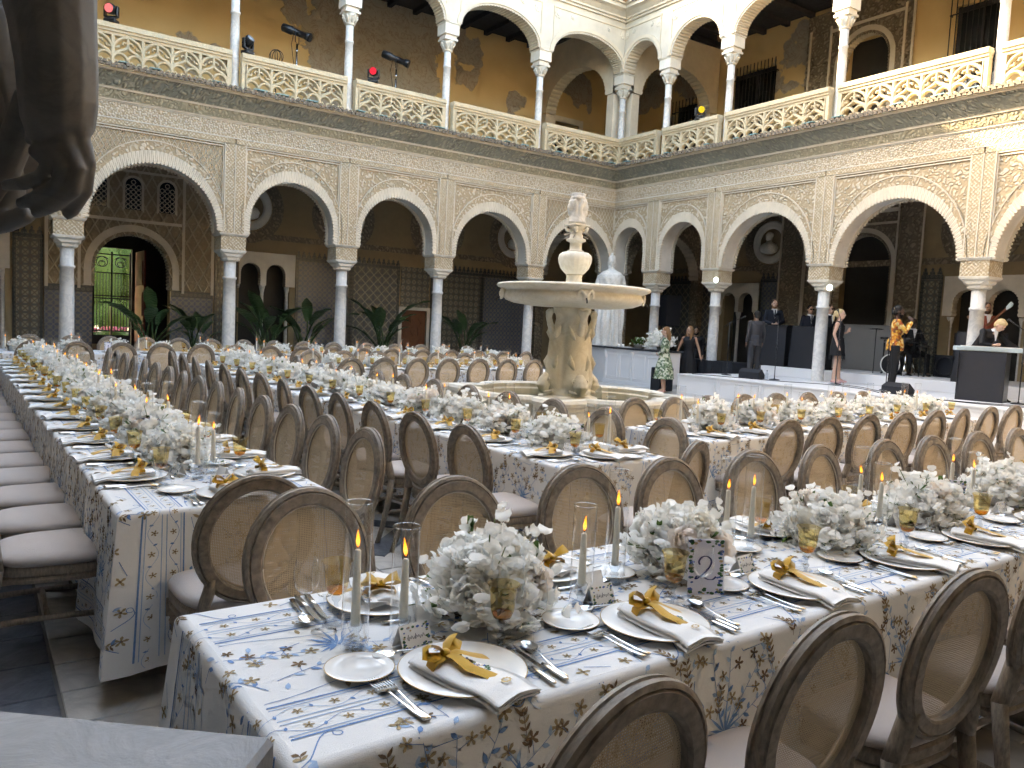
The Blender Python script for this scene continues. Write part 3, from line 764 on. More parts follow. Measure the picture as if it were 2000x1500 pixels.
# ---- upper right wing: barred windows and arched doorway
def barred_window(W, F, G, a, b, z0, z1):
    o = empty('barred_window'); o.parent = W
    mb = MB(F); mb.box(a, b, G+.16, G+.2, z0, z1); mb.build('pane', MAT['pane_dark'], o)
    mb = MB(F); w = (b-a)
    for x in (a, a+w*.47, b-.07): mb.box(x, x+.07, G+.10, G+.158, z0, z1)
    mb.box(a, b, G+.11, G+.157, z1-.1, z1-.02); mb.box(a, b, G+.11, G+.157, z0+.9, z0+.98); mb.build('shutter_frame', MAT['dark_wood'], o)
    n = int(w/.13)
    for k in range(n+1):
        x = a-.06+(w+.12)*k/n; mb = MB(F); mb.box(x-.01, x+.01, G-.16, G-.14, z0-.1, z1+.16); mb.build('window_bar', MAT['iron_black'], o)
    for z in (z0+.3, z0+1.1, z1-.25):
        mb = MB(F); mb.box(a-.1, b+.1, G-.139, G-.12, z, z+.03); mb.box(a-.1, a-.08, G-.12, G, z, z+.03); mb.box(b+.08, b+.1, G-.12, G, z, z+.03)
        mb.build('grille_rail', MAT['iron_black'], o)
barred_window(WB, FB, GB, 16.5, 18.2, 7.5, 10.13); barred_window(WB, FB, GB, 9.6, 10.9, 7.5, 10.2); barred_window(WB, FB, GB, 7.9, 9.0, 7.5, 10.2); barred_window(WB, FB, GB, 19.8, 20.8, 7.5, 9.6)
mb = MB(FB); arch_slab(mb, 11.95, 15.35, 8.0, 11.15, arch_pts(13.40, .74, 8.0, 9.46, lobes=30, amp=.03), GB-.08, GB+.2, 0, 1)
mb.box(11.95, 12.66, GB-.08, GB+.2, 6.56, 7.998); mb.box(14.14, 15.35, GB-.08, GB+.2, 6.56, 7.998)
mb.mi = 1; ring(mb, arch_pts(13.4, .80, 8.0, 9.46, n=20), arch_pts(13.4, .94, 8.0, 9.46, n=20), GB-.11, GB-.08)
for a in (12.2, 14.5, 15.2, 11.96): mb.box(a, a+.06, GB-.115, GB-.081, 6.6, 10.7)
mb.box(12.26, 14.5, GB-.115, GB-.081, 10.5, 10.58); mb.build('upper_doorway', [MAT['plaster_panel'], MAT['plaster_plain']], WB)
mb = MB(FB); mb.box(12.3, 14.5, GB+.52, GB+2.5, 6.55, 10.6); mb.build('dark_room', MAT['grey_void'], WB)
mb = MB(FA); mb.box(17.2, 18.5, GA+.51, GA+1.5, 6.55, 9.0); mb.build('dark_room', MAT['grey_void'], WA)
mb = MB(FA); ring(mb, [(17.3, 6.56), (17.3, 8.9), (18.4, 8.9), (18.4, 6.56)], [(17.1, 6.56), (17.1, 9.1), (18.6, 9.1), (18.6, 6.56)], GA-.06, GA); mb.build('door_surround', MAT['plaster_plain'], WA)
# ---- the two wings behind the camera (they shade the court as in the photograph)
FC = lambda u, v, z: (u, -.65-v, KZ*z)
FD = lambda u, v, z: (-1.15-v, u, KZ*z)
WC = wing('palace_wing', FC, [-1.45, 1.5, 4.6, 7.6, 10.7, 14.0, 17.5], 99, 'plain palace wing closing the court behind the front table', False, mitre=lambda v: (-1.45, 17.5))
WD = wing('palace_wing', FD, [-.95, 2.2, 5.3, 8.6, 12.2, 15.9, 19.9], 99, 'plain palace wing closing the court behind the left table', False, mitre=lambda v: (-.95, 19.9))
for W_, F_, a_, b_ in ((WC, FC, -6.5, 22), (WD, FD, -6.5, 24)):
    shell(W_, F_, a_, b_, 4.2, [], [])
# ------------------------------------------------------------------ ground and paving
simple('ground_earth', (0.20, 0.17, 0.12), 0.9, 0.3, 0.6)
mb = MB(); mb.poly([(-150, -150, -.06), (150, -150, -.06), (150, 150, -.06), (-150, 150, -.06)])
gnd = mb.build('ground', MAT['ground_earth']); tag(gnd, kind='structure')
m_marble('mortar', (0.20, 0.19, 0.175), (0.14, 0.13, 0.12), (0.13, 0.12, 0.11), .6, .9)
mb = MB(); mb.box(-6.4, 22.4, -6.0, 24.9, -.05, -.008); mb.build('court_floor', MAT['mortar']).name = 'court_floor'
cf = bpy.data.objects['court_floor']; tag(cf, kind='structure')
rnd = random.Random(11)
def tile_me(w, l, mat, nm):
    mb = MB(); mb.bbox(0, w, 0, l, -.03, 0, .004); return mb.mesh(nm, mat)
# paving near the camera: every tile its own piece; slate strips between marble fields
cells = []
y = 2.2
TW, TL = .46, .30
ME_T = tile_me(TW-.008, TL-.008, MAT['marble_floor'], 'paving_tile'); ME_S = tile_me(.70, .34, MAT['slate_floor'], 'slate_tile')
for i in range(-1, 24):      # slate strip along the left table
    inst('slate_tile', ME_S, cf, (-.40, 1.5+i*.348, rnd.uniform(-.002, .001)))
n_t = 0
far = MB()
for i in range(48):
    for j in range(80):
        x = .315+i*TW; yy = .6+j*TL+(.15 if i % 2 else 0)
        if x > 21.8 or yy > 24.2: continue
        if n_t < 290 and x < 3.6 and 2.2 < yy < 7.4:
            o = inst('paving_tile', ME_T, cf, (x, yy, rnd.uniform(-.002, .0015))); n_t += 1
        else:
            far.bbox(x, x+TW-.008, yy, yy+TL-.008, -.03, rnd.uniform(-.002, .0015), .004)
tag(far.build('distant_paving', MAT['marble_floor'], cf), kind='stuff')
mb = MB()
for i in range(14):
    for j in range(81):
        x = -.872-i*TW; yy = .2+j*TL; mb.bbox(x, x+TW-.008, yy, yy+TL-.008, -.03, rnd.uniform(-.002, .0015), .004)
tag(mb.build('gallery_paving', MAT['marble_floor'], cf), kind='stuff')
# two slate lozenges lying in the marble field
for (cx, cy, r) in ((2.3, 5.35, .62),):
    mb = MB(); 
    for q in range(4):
        a0, a1 = q*pi/2, (q+1)*pi/2
        mb = MB(); p = [(cx+r*cos(a0), cy+r*sin(a0)), (cx+r*cos(a1), cy+r*sin(a1)), (cx+.62*r*cos(a1), cy+.62*r*sin(a1)), (cx+.62*r*cos(a0), cy+.62*r*sin(a0))]
        mb.prism(p, -.02, .006, 'z'); mb.build('slate_border', MAT['slate_floor'], cf)
# ------------------------------------------------------------------ furniture materials
def m_wood():
    t = NT('chair_wood'); x, y, z = t.sep(t.coord())
    v = t.n('CombineXYZ', {0: t.math('MULTIPLY', x, 9.0), 1: t.math('MULTIPLY', y, 30.0), 2: t.math('MULTIPLY', z, 9.0)}).outputs[0]
    n = t.noise(4.0, 5, 0.6, v); n2 = t.noise(3, 3)
    c = t.mix(t.ramp(n, [(0.35, (0, 0, 0)), (0.68, (1, 1, 1))]), (0.17, 0.132, 0.10), (0.33, 0.272, 0.215))
    c = t.mix(t.math('MULTIPLY', n2, 0.35), c, (0.10, 0.075, 0.055))
    return t.done(t.bsdf(c, 0.5, t.bump(n, 0.0008), 0, 0.4))
m_wood()
def m_cane():
    t = NT('cane'); x, y, z = t.sep(t.coord())
    P = 0.0062
    fx = t.math('ABSOLUTE', t.math('SUBTRACT', t.math('FRACT', t.math('DIVIDE', x, P)), 0.5)); fz = t.math('ABSOLUTE', t.math('SUBTRACT', t.math('FRACT', t.math('DIVIDE', z, P)), 0.5))
    hole = t.math('LESS_THAN', t.math('MAXIMUM', fx, fz), 0.21)
    strand = t.noise(260, 2); tone = t.noise(5, 4, 0.6)
    v = t.n('CombineXYZ', {0: t.math('MULTIPLY', x, 8.0), 1: y, 2: t.math('MULTIPLY', z, 160.0)}).outputs[0]
    st = t.noise(1.0, 3, 0.6, v)
    c = t.mix(t.math('ADD', t.math('MULTIPLY', tone, 0.35), t.math('MULTIPLY', st, 0.65)), (0.36, 0.26, 0.155), (0.70, 0.56, 0.385))
    b = t.bsdf(c, 0.65, t.bump(strand, 0.001), 0, 0.3)
    tr = t.n('BsdfTransparent')
    m = t.n('MixShader', {0: hole, 1: b, 2: tr.outputs[0]})
    return t.done(m.outputs[0])
m_cane()
def m_linen(name, c):
    t = NT(name); n = t.noise(420, 2, 0.7); n2 = t.noise(6, 4)
    col = t.mix(n, tuple(k*0.86 for k in c), tuple(k*1.1 for k in c)); col = t.mix(t.math('MULTIPLY', n2, 0.25), col, tuple(k*0.85 for k in c))
    return t.done(t.bsdf(col, 0.9, t.bump(t.math('ADD', n, t.math('MULTIPLY', n2, 2.0)), 0.0015), 0, 0.15, Sheen_Weight=0.2))
m_linen('cushion_linen', (0.46, 0.405, 0.375)); m_linen('cloth_white', (0.72, 0.72, 0.715)); m_linen('napkin_linen', (0.80, 0.79, 0.77)); m_linen('piping', (0.55, 0.48, 0.38))
for nm, c in (('print_blue', (0.15, 0.26, 0.46)), ('print_sky', (0.31, 0.43, 0.60)), ('print_brown', (0.18, 0.12, 0.075)), ('print_gold', (0.34, 0.265, 0.16))):
    simple(nm, c, 0.9, 0.25, 60, 0, 0, 0.1)
simple('table_wood', (0.25, 0.17, 0.10), 0.6)

# ------------------------------------------------------------------ chair (origin under the top of the back, facing +y)
def chair_parts():
    parts = []
    yb = lambda z: (0.99-z)*0.15            # raked back
    def oval(rx, rz, k, n): a = 2*pi*k/n; return rx*cos(a), .735+rz*sin(a)
    # moulded oval frame
    mb = MB(); n = 36; mb.smooth = True
    prof = [(-.030, .018), (-.030, -.018), (-.022, -.024), (.010, -.024), (.014, -.017), (.018, -.022), (.029, -.016), (.031, -.006), (.026, -.003), (.026, .003), (.031, .006), (.029, .016), (.018, .022), (.014, .017), (.010, .024), (-.022, .024)]
    n = 44
    def prow(dr, dy):
        row = []
        for k in range(n):
            x, z = oval(.198+dr, .226+dr, k, n); row.append(mb.vert((x, yb(z)+dy, z)))
        return row
    for p_, q_ in zip(prof, prof[1:]+prof[:1]): mb.strip(prow(*p_), prow(*q_), True, True)      # crisp mouldings
    for s in (-1, 1):     # uprights flowing into the rear legs
        mb.tube([(s*.150, yb(.60)+.002, .60), (s*.158, yb(.545), .545), (s*.172, yb(.49), .49), (s*.185, yb(.45)+.004, .44)], [.030, .032, .031, .028], 8, flat=.75)
    parts.append(('back_frame', mb.mesh('back_frame', MAT['chair_wood'])))
    mb = MB(); mb.smooth = True; n = 36
    c = mb.vert((0, yb(.735)-.004, .735)); rows = []
    for f in (.5, 1.0): rows.append([mb.vert((oval(.172*f, .200*f, k, n)[0], yb(oval(.172*f, .2*f, k, n)[1])-.004*(1-f), oval(.172*f, .2*f, k, n)[1])) for k in range(n)])
    for k in range(n): mb.face((c, rows[0][(k+1) % n], rows[0][k]))
    mb.strip(rows[0], rows[1], True, True)
    parts.append(('cane_panel', mb.mesh('cane_panel', MAT['cane'])))
    mb = MB(); pts = [(oval(.167, .195, k, 36)[0], yb(oval(.167, .195, k, 36)[1])+.012, oval(.167, .195, k, 36)[1]) for k in range(37)]
    mb.tube(pts, .004, 5); parts.append(('piping', mb.mesh('piping', MAT['piping'])))
    # seat rail and cushion: rounded trapezoid
    def outline(f, n=32):
        pts = []
        for k in range(n):
            a = 2*pi*k/n; cx, sy = cos(a), sin(a); e = .55
            px = abs(cx)**e*(1 if cx > 0 else -1); py = abs(sy)**e*(1 if sy > 0 else -1)
            wx = .215+.03*(py+1)/2
            pts.append((px*(wx+f), .305+py*(.225+f)))
        return pts
    mb = MB(); rows = [[mb.vert((x, y, z)) for x, y in outline(f)] for f, z in ((-.03, .385), (0, .385), (.002, .40), (-.006, .41), (.002, .42), (.002, .445), (-.004, .455), (-.03, .46))]
    for a, b in zip(rows, rows[1:]): mb.strip(a, b, True, False)
    mb.face(rows[0][::-1]); mb.face(rows[-1])
    parts.append(('seat_rail', mb.mesh('seat_rail', MAT['chair_wood'])))
    mb = MB(); mb.smooth = True
    rows = [[mb.vert((x, y, z)) for x, y in outline(f)] for f, z in ((-.01, .455), (.004, .465), (.006, .478), (-.006, .495), (-.04, .508), (-.10, .517), (-.17, .521))]
    for a, b in zip(rows, rows[1:]): mb.strip(a, b, True, True)
    mb.face(rows[-1], True); parts.append(('seat_cushion', mb.mesh('seat_cushion', MAT['cushion_linen'])))
    # legs
    fl = MB(); fl.lathe([(.012, 0), (.014, .03), (.013, .06), (.018, .065), (.014, .075), (.019, .18), (.024, .30), (.027, .305), (.021, .315), (.027, .325)], 12, rf=lambda a, r, z: r*(1+.06*cos(6*a)))
    fl.box(-.028, .028, -.028, .028, .325, .40)
    mf = fl.mesh('leg', MAT['chair_wood'])
    parts += [('leg', mf, (-.205, .495, 0)), ('leg', mf, (.205, .495, 0))]
    for s in (-1, 1):
        mb = MB(); mb.tube([(s*.20, -.02, 0), (s*.196, .015, .10), (s*.188, .055, .25), (s*.185, .083, .45)], [.017, .019, .024, .028], 8, flat=.9); parts.append(('leg', mb.mesh('leg', MAT['chair_wood'])))
    mb = MB()
    for s in (-1, 1): mb.tube([(s*.194, .04, .215), (s*.197, .27, .222), (s*.203, .485, .215)], [.013, .011, .013], 8, flat=1.2)
    mb.tube([(-.197, .27, .222), (0, .27, .232), (.197, .27, .222)], [.012, .010, .012], 8)
    parts.append(('stretcher', mb.mesh('stretcher', MAT['chair_wood'])))
    return parts
CHAIR = chair_parts()
CHAIRS = []
def chair(x, y, rz, label, group, jit=True):
    r = random.Random(len(CHAIRS)*13+5)
    c = empty('dining_chair', (x, y, 0), rz+(r.uniform(-.09, .09) if jit else 0), label, 'chair', group)
    for p in CHAIR:
        inst(p[0], p[1], c, p[2] if len(p) > 2 else (0, 0, 0))
    CHAIRS.append(c); return c
ORD = ['first', 'second', 'third', 'fourth', 'fifth', 'sixth', 'seventh', 'eighth', 'ninth', 'tenth', 'eleventh', 'twelfth', 'thirteenth', 'fourteenth', 'fifteenth', 'sixteenth', 'seventeenth', 'eighteenth', 'nineteenth', 'twentieth']

# ------------------------------------------------------------------ tablecloth print (drawn flat, then draped)
class Print:
    def __init__(s): s.p = []
    def poly(s, pts, col): s.p.append((pts, col))
    def leaf(s, x, y, a, l, w, col):
        w *= .9; l *= .95
        ca, sa = cos(a), sin(a); q = []
        for u, v in ((0, 0), (.3, .42), (.62, .40), (1, 0), (.62, -.40), (.3, -.42)): q.append((x+ca*u*l-sa*v*w, y+sa*u*l+ca*v*w))
        s.poly(q, col)
    def flower(s, x, y, r, col, cc=2, n=5, rot=0.0):
        r *= 1.0
        for k in range(n):
            a = rot+2*pi*k/n; b = pi/n
            s.poly([(x+.2*r*cos(a-b), y+.2*r*sin(a-b)), (x+.75*r*cos(a-.3), y+.75*r*sin(a-.3)), (x+r*cos(a), y+r*sin(a)), (x+.75*r*cos(a+.3), y+.75*r*sin(a+.3)), (x+.2*r*cos(a+b), y+.2*r*sin(a+b))], col)
        s.poly([(x+.26*r*cos(2*pi*k/6), y+.26*r*sin(2*pi*k/6)) for k in range(6)], cc)
    def line(s, pts, w, col):
        L = []; n = len(pts); w = [q*.68 for q in w] if hasattr(w, '__len__') else w*.68
        for k in range(n):
            a = pts[max(0, k-1)]; b = pts[min(n-1, k+1)]; dx, dy = b[0]-a[0], b[1]-a[1]; l = sqrt(dx*dx+dy*dy) or 1
            ww = w[k] if hasattr(w, '__len__') else w
            L.append(((pts[k][0]-dy/l*ww/2, pts[k][1]+dx/l*ww/2), (pts[k][0]+dy/l*ww/2, pts[k][1]-dx/l*ww/2)))
        for (a, b), (c, d) in zip(L, L[1:]): s.poly([a, c, d, b], col)
    def straight(s, x0, y0, x1, y1, w, col, st=.045):
        n = max(1, int(sqrt((x1-x0)**2+(y1-y0)**2)/st)); s.line([(x0+(x1-x0)*k/n, y0+(y1-y0)*k/n) for k in range(n+1)], w, col)
    def sprig(s, x, y, a, l, r, fl=True, curve=.9, n=6):
        """stem with paired leaves ending in star flowers"""
        pts = [(x, y)]; ang = a
        for k in range(n*2): ang += curve*(l/(n*2))*r.choice((1, 1, .4)); pts.append((pts[-1][0]+cos(ang)*l/(n*2), pts[-1][1]+sin(ang)*l/(n*2)))
        s.line(pts, [.0042-.0022*k/(n*2) for k in range(n*2+1)], 0)
        for k in range(2, n*2):
            sd = 1 if k % 2 else -1; px, py = pts[k]
            d = atan2(pts[k][1]-pts[k-1][1], pts[k][0]-pts[k-1][0])
            if k % 3 == 0 and fl:
                q = .035*sd; fx, fy = px+cos(d+1.1*sd)*.04, py+sin(d+1.1*sd)*.04
                s.line([(px, py), (fx, fy)], .0025, 0); s.flower(fx, fy, r.uniform(.016, .023), 3 if r.random() < .6 else 2, 2, 5, r.uniform(0, 6))
            else: s.leaf(px, py, d+.85*sd, r.uniform(.022, .033), .015, r.choice((0, 1, 1)))
        if fl: s.flower(pts[-1][0], pts[-1][1], .022, 3, 2, 5, ang)
    def bud_sprig(s, x, y, a, l, r):
        s.line([(x+cos(a)*l*k/4, y+sin(a)*l*k/4) for k in range(5)], .0028, 2)
        for k in range(1, 6):
            for sd in (-1, 1): s.leaf(x+cos(a)*l*k/5, y+sin(a)*l*k/5, a+.75*sd, .024, .010, 2 if k % 2 else 3)
    def agave(s, x, y, r, up=1):
        for k in range(13):
            a = pi/2*up+(k-6)*.40+r.uniform(-.1, .1); l = r.uniform(.055, .11) if abs(k-6) < 4 else r.uniform(.04, .07)
            s.leaf(x, y, a, l, .011, r.choice((0, 0, 0, 1)))
    def scroll(s, x, y, sx, sy, sc, col=0):
        pts = [(x+sx*sc*(t*1.0), y+sy*sc*(.35*sin(t*5)+.15*t)) for t in [k/14 for k in range(15)]]
        s.line(pts, .0045, col)
        ex, ey = pts[-1]
        s.line([(ex+sx*(.03-.0016*k)*sc*3*sin(k*.5), ey+sy*(.03-.0016*k)*sc*3*(1-cos(k*.5))) for k in range(12)], .0038, col)
        s.leaf(pts[7][0], pts[7][1], .9*sy, .05, .022, 1)
def make_print(a, b, d, seed, x0=None, x1=None):
    r = random.Random(seed); P = Print(); X0, X1 = -(a+d) , a+d
    def band(y):
        for o, w in ((-.072, .0085), (-.060, .0045), (-.008, .0048), (.008, .0048), (.060, .0045), (.072, .0085)):
            P.straight(X0, y+o, X1, y+o, w, 0 if w > .006 else 1)
        n = int((X1-X0)/.085)
        for k in range(n):
            x = X0+(k+.5)*(X1-X0)/n
            for o in (-.035, .035):
                sg = 1 if (k % 2) ^ (o > 0) else -1
                P.line([(x-.0425+.085*q/8, y+o+sg*.018*sin(pi*q/8)) for q in range(9)], .0026, 1 if o > 0 else 0)
                P.flower(x, y+o-sg*.003, .0135, 3, 2, 5, r.uniform(0, 6))
                P.leaf(x+.035, y+o, r.uniform(-.6, .6)+(pi/2 if sg > 0 else -pi/2), .017, .010, 0)
    yb = b-.155
    for y in (yb, -yb, b+.54, -(b+.54)): band(y)
    # centre field: crossing flower sprays
    n = int((X1-X0)/.15)
    for k in range(n):
        x = X0+(k+.5)*(X1-X0)/n; s_ = 1 if k % 2 else -1
        P.sprig(x-.1, -s_*.10+r.uniform(-.03, .03), (.55 if s_ > 0 else -.55)+r.uniform(-.2, .2), r.uniform(.24, .32), r, curve=-s_*1.8)
        P.sprig(x+.02, s_*.09+r.uniform(-.04, .04), r.uniform(-3, 3), .15, r, curve=2.0, n=4)
        if k % 5 == 0: P.agave(x+.1, s_*.05, r)
    # vines beside the bands
    for sg in (-1, 1):
        L = X1-X0; m = int(L/.04)
        P.line([(X0+L*k/m, sg*(yb-.115+.022*sin(k*.042*11))) for k in range(m+1)], .0035, 0)
        for k in range(int(L/.12)):
            x = X0+k*.12+r.uniform(0, .05); P.leaf(x, sg*(yb-.115+.02*sin(x*11)), r.uniform(0, 6.28), .036, .016, r.choice((0, 1, 3)))
        # edge of the top: long tendrils and brackets
        for k in range(int(L/.5)):
            x = X0+k*.5+.1
            P.scroll(x, sg*(b-.045), 1, sg, .16); P.flower(x+.28, sg*(b-.03), .022, 3, 2, 4, r.uniform(0, 6))
            P.line([(x+.30, sg*(b-.05)), (x+.36, sg*(b-.02)), (x+.40, sg*(b+.045)), (x+.32, sg*(b+.05)), (x+.30, sg*(b+.02))], .004, 0)
            P.bud_sprig(x+.05, sg*(b+.05), -sg*pi/2+r.uniform(-.3, .3), .07, r)
        # hanging field
        for k in range(int(L/.30)):
            x = X0+k*.30+r.uniform(0, .1); q = b+.30+r.uniform(-.05, .05)
            P.agave(x, sg*q, r, -sg)
            for j in range(4): P.sprig(x, sg*q, -sg*(.35+.55*j) if True else 0, r.uniform(.24, .36), r, curve=r.uniform(-1.5, 1.5))
            P.sprig(x, sg*q, sg*.5, .2, r, curve=1.2)
            P.bud_sprig(x+.2, sg*(b+.13), -sg*pi/2+.2, .09, r); P.bud_sprig(x+.31, sg*(b+.22), -sg*pi/2-.2, .08, r)
            P.scroll(x-.15, sg*(b+.47), 1, -sg, .2)
            P.line([(x-.12, sg*(b+.02)), (x-.13, sg*(b+.12)), (x-.09, sg*(b+.17)), (x-.10, sg*(b+.25)), (x-.02, sg*q)], .004, 0)
    return P
def sstep(x): x = max(0.0, min(1.0, x)); return x*x*(3-2*x)
class Drape:
    def __init__(s, a, b, H, drop, seed):
        s.a, s.b, s.H, s.d = a, b, H, drop; r = random.Random(seed)
        s.ph = [r.uniform(0, 6) for _ in range(8)]; s.am = r.uniform(1.3, 1.8)
    def fold(s, x, k):
        return .5*sin(x*9+s.ph[k])+.3*sin(x*17+s.ph[k+1])+.2*sin(x*4.1+s.ph[k+2])
    def prof(s, q):
        r = .022
        if q < r*pi/2: an = q/r; return r*sin(an)-0.0, s.H-r*(1-cos(an))
        return r, s.H-r-(q-r*pi/2)
    def pt(s, x, y, eps=0.0):
        """flat print coordinates -> point on the hanging cloth"""
        a, b = s.a, s.b; ax, ay = abs(x), abs(y); sx = 1 if x > 0 else -1; sy = 1 if y > 0 else -1
        if ax <= a and ay <= b:
            return (x, y, s.H+eps+.0004*sin(x*7+s.ph[0])*sin(y*9))
        if ax <= a:
            q = ay-b; o, z = s.prof(q); c = .10*q
            w = sstep((ax-(a-.22))/.22)
            out = o+(.030+.030*s.am*s.fold(x*sy, 0))*q*1.3
            out = out*(1-w)+(o+c)*w
            return (x+sx*(c+o)*w, sy*(b+out+eps), max(z, .004+eps)+eps*.4)
        if ay <= b:
            q = ax-a; o, z = s.prof(q); c = .10*q
            w = sstep((ay-(b-.20))/.20)
            out = o+(.03+.034*s.fold(y*3+sx, 3))*q*1.3
            out = out*(1-w)+(o+c)*w
            return (sx*(a+out+eps), y+sy*(c+o)*w, max(z, .004+eps)+eps*.4)
        return None
def tablecloth(cx, cy, rz, L, Wd, seed, tlabel, clabel, H=.765, drop=.66, flipx=False):
    a, b = L/2, Wd/2
    T = empty('banquet_table', (cx, cy, 0), rz, tlabel, 'table')
    mb = MB(); mb.bbox(-a+.02, a-.02, -b+.02, b-.02, .715, .748, .006); mb.build('tabletop', MAT['table_wood'], T)
    mb = MB(); mb.tube([(0, 0, 0), (0, 0, .715)], .022, 8); me = mb.mesh('leg', MAT['iron_black'])
    for x in (-a+.35, a-.35):
        for y in (-b+.12, b-.12): inst('leg', me, T, (x, y, 0))
    D = Drape(a, b, H, drop, seed)
    mb = MB(); mb.smooth = True
    nx = max(10, int(L/.05)); ny = max(8, int(Wd/.06))
    mb.grid(lambda u, v: D.pt(u, v), nx, ny, True, (-a, a), (-b, b))
    qs = [0, .008, .016, .024, .032, .05, .12, .2, .28, .36, .44, .52, .60, drop]
    for sg in (-1, 1):
        rows = [[mb.vert(D.pt(-a+2*a*k/nx, sg*(b+q+1e-6))) for k in range(nx+1)] for q in qs]
        for r0, r1 in zip(rows, rows[1:]): mb.strip(r0, r1)
        ne = 24
        rows = [[mb.vert(D.pt(sg*(a+q+1e-6), -b+2*b*k/ne)) for k in range(ne+1)] for q in qs]
        for r0, r1 in zip(rows, rows[1:]): mb.strip(r0, r1)
    C = mb.build('tablecloth', MAT['cloth_white'], None, (cx, cy, 0), rz); tag(C, clabel, 'tablecloth')
    P = make_print(a, b, drop, seed+50)
    mb = MB()
    for pts, col in P.p:
        q = []
        for (x, y) in pts:
            if abs(x) > a+drop-.01 or abs(y) > b+drop-.01: q = None; break
            p = D.pt(x, y, .0013)
            if p is None: q = None; break
            q.append(p)
        if q: mb.mi = col; mb.poly(q)
    o = mb.build('printed_pattern', [MAT['print_blue'], MAT['print_sky'], MAT['print_brown'], MAT['print_gold']], C); tag(o, kind='stuff')
    return T, D
TB = {}
def add_table(key, p0, p1, Wd, seed, tl, cl):
    """centre line from p0 to p1"""
    dx, dy = p1[0]-p0[0], p1[1]-p0[1]; L = sqrt(dx*dx+dy*dy); rz = atan2(dy, dx)
    TB[key] = (p0, (dx/L, dy/L), L, Wd, rz)
    tablecloth((p0[0]+p1[0])/2, (p0[1]+p1[1])/2, rz, L, Wd, seed, tl, cl)
def tp(key, s, t):
    """point at s metres along the table and t metres to its left"""
    p0, d, L, Wd, rz = TB[key]; return (p0[0]+d[0]*s-d[1]*t, p0[1]+d[1]*s+d[0]*t)
add_table('front', (.50, 1.79), (8.9, 1.99), .84, 1, 'banquet table under the front cloth, nearest the camera', 'floral printed cloth on the front table, nearest the camera')
add_table('left', (.965, 3.45), (.77, 12.75), .90, 2, 'long banquet table under the cloth at the far left', 'floral printed cloth on the long table at the far left')
add_table('middle', (3.37, 3.68), (3.14, 12.4), .92, 3, 'long banquet table under the cloth in the middle row', 'floral printed cloth on the middle table bearing number four')
add_table('stage', (4.70, 4.56), (9.66, 4.86), .86, 4, 'banquet table under the cloth in front of the stage', 'floral printed cloth on the table before the stage')
add_table('fountain', (4.2, 11.72), (8.9, 12.02), .92, 5, 'banquet table under the cloth left of the fountain', 'floral printed cloth on the table left of the fountain')
add_table('arcade', (.2, 14.95), (10.9, 15.45), 1.0, 6, 'longest banquet table under the cloth beside the left arcade', 'floral printed cloth on the farthest table beside the left arcade')
TNAME = {'front': 'front table', 'left': 'far left table', 'middle': 'middle table', 'stage': 'stage-side table', 'fountain': 'table left of fountain', 'arcade': 'farthest table beside arcade'}
SEATS = {}
def seat_row(key, side, pts, off, sname, rot):
    """chairs whose backs stand at the measured spots"""
    for k, (x, y) in enumerate(pts):
        chair(x, y, rot, f'{ORD[k]} oval-backed cane chair on {sname} of {TNAME[key]}', f'cane chairs at the {TNAME[key]}')
        p0, d, L, Wd, rz = TB[key]
        s = (x-p0[0])*d[0]+(y-p0[1])*d[1]
        SEATS.setdefault(key, []).append((s, side, k, sname))
# measured chair backs
F_ = TB['front'][4]
seat_row('front', 1, [(.98, 2.66), (1.58, 2.66), (2.25, 2.70), (2.80, 2.70), (3.45, 2.72), (4.05, 2.73), (4.75, 2.74), (5.33, 2.75), (6.0, 2.77), (6.66, 2.79), (7.3, 2.8), (7.95, 2.82), (8.55, 2.84)], 0, 'far side', pi+F_)
seat_row('front', -1, [(.97, .96), (1.61, .99), (2.28, 1.02), (2.95, 1.04), (3.6, 1.05), (4.3, 1.06)], 0, 'near side', F_)
ly = [3.99+.575*k for k in range(15)]
seat_row('left', -1, [(1.82-.026*(y-4), y) for y in ly], 0, 'right side', pi/2)
seat_row('left', 1, [(.02-.02*(y-4), y+.1) for y in ly], 0, 'left side', -pi/2)
ty = [3.98+.63*k for k in range(13)]
seat_row('middle', 1, [(2.43-.018*(y-4), y) for y in ty], 0, 'left side', -pi/2)
seat_row('middle', -1, [(4.11-.05*(y-4) if y < 9 else 3.83, y-.02) for y in ty], 0, 'right side', pi/2)
S_ = TB['stage'][4]
seat_row('stage', -1, [(5.03, 3.64), (5.58, 3.68), (6.2, 3.72), (6.83, 3.76), (7.42, 3.79), (8.0, 3.83), (8.66, 3.88), (9.28, 3.92)], 0, 'near side', S_)
seat_row('stage', 1, [(4.93, 5.21), (5.42, 5.2), (5.98, 5.28), (6.6, 5.35), (7.2, 5.41), (7.78, 5.43), (8.35, 5.45), (8.93, 5.48)], 0, 'far side', pi+S_)
Q_ = TB['fountain'][4]
seat_row('fountain', -1, [(4.59, 10.75), (5.15, 10.83), (5.75, 10.9), (6.35, 10.98), (6.96, 11.04), (7.56, 11.09), (8.15, 11.14)], 0, 'near side', Q_)
seat_row('fountain', 1, [(4.72, 12.80), (5.33, 12.84), (5.98, 12.9), (6.6, 12.94), (7.2, 12.97), (7.84, 13.0), (8.45, 13.03)], 0, 'far side', pi+Q_)
A_ = TB['arcade'][4]
seat_row('arcade', -1, [(.8, 13.75), (1.41, 13.8), (2.03, 13.82), (2.62, 13.85), (3.24, 13.88), (3.8, 13.92), (4.42, 13.95), (5.02, 13.98), (5.62, 14.02), (6.24, 14.06), (6.85, 14.09), (7.55, 14.13), (8.25, 14.18), (8.9, 14.2), (9.6, 14.25), (10.2, 14.28)], 0, 'near side', A_)
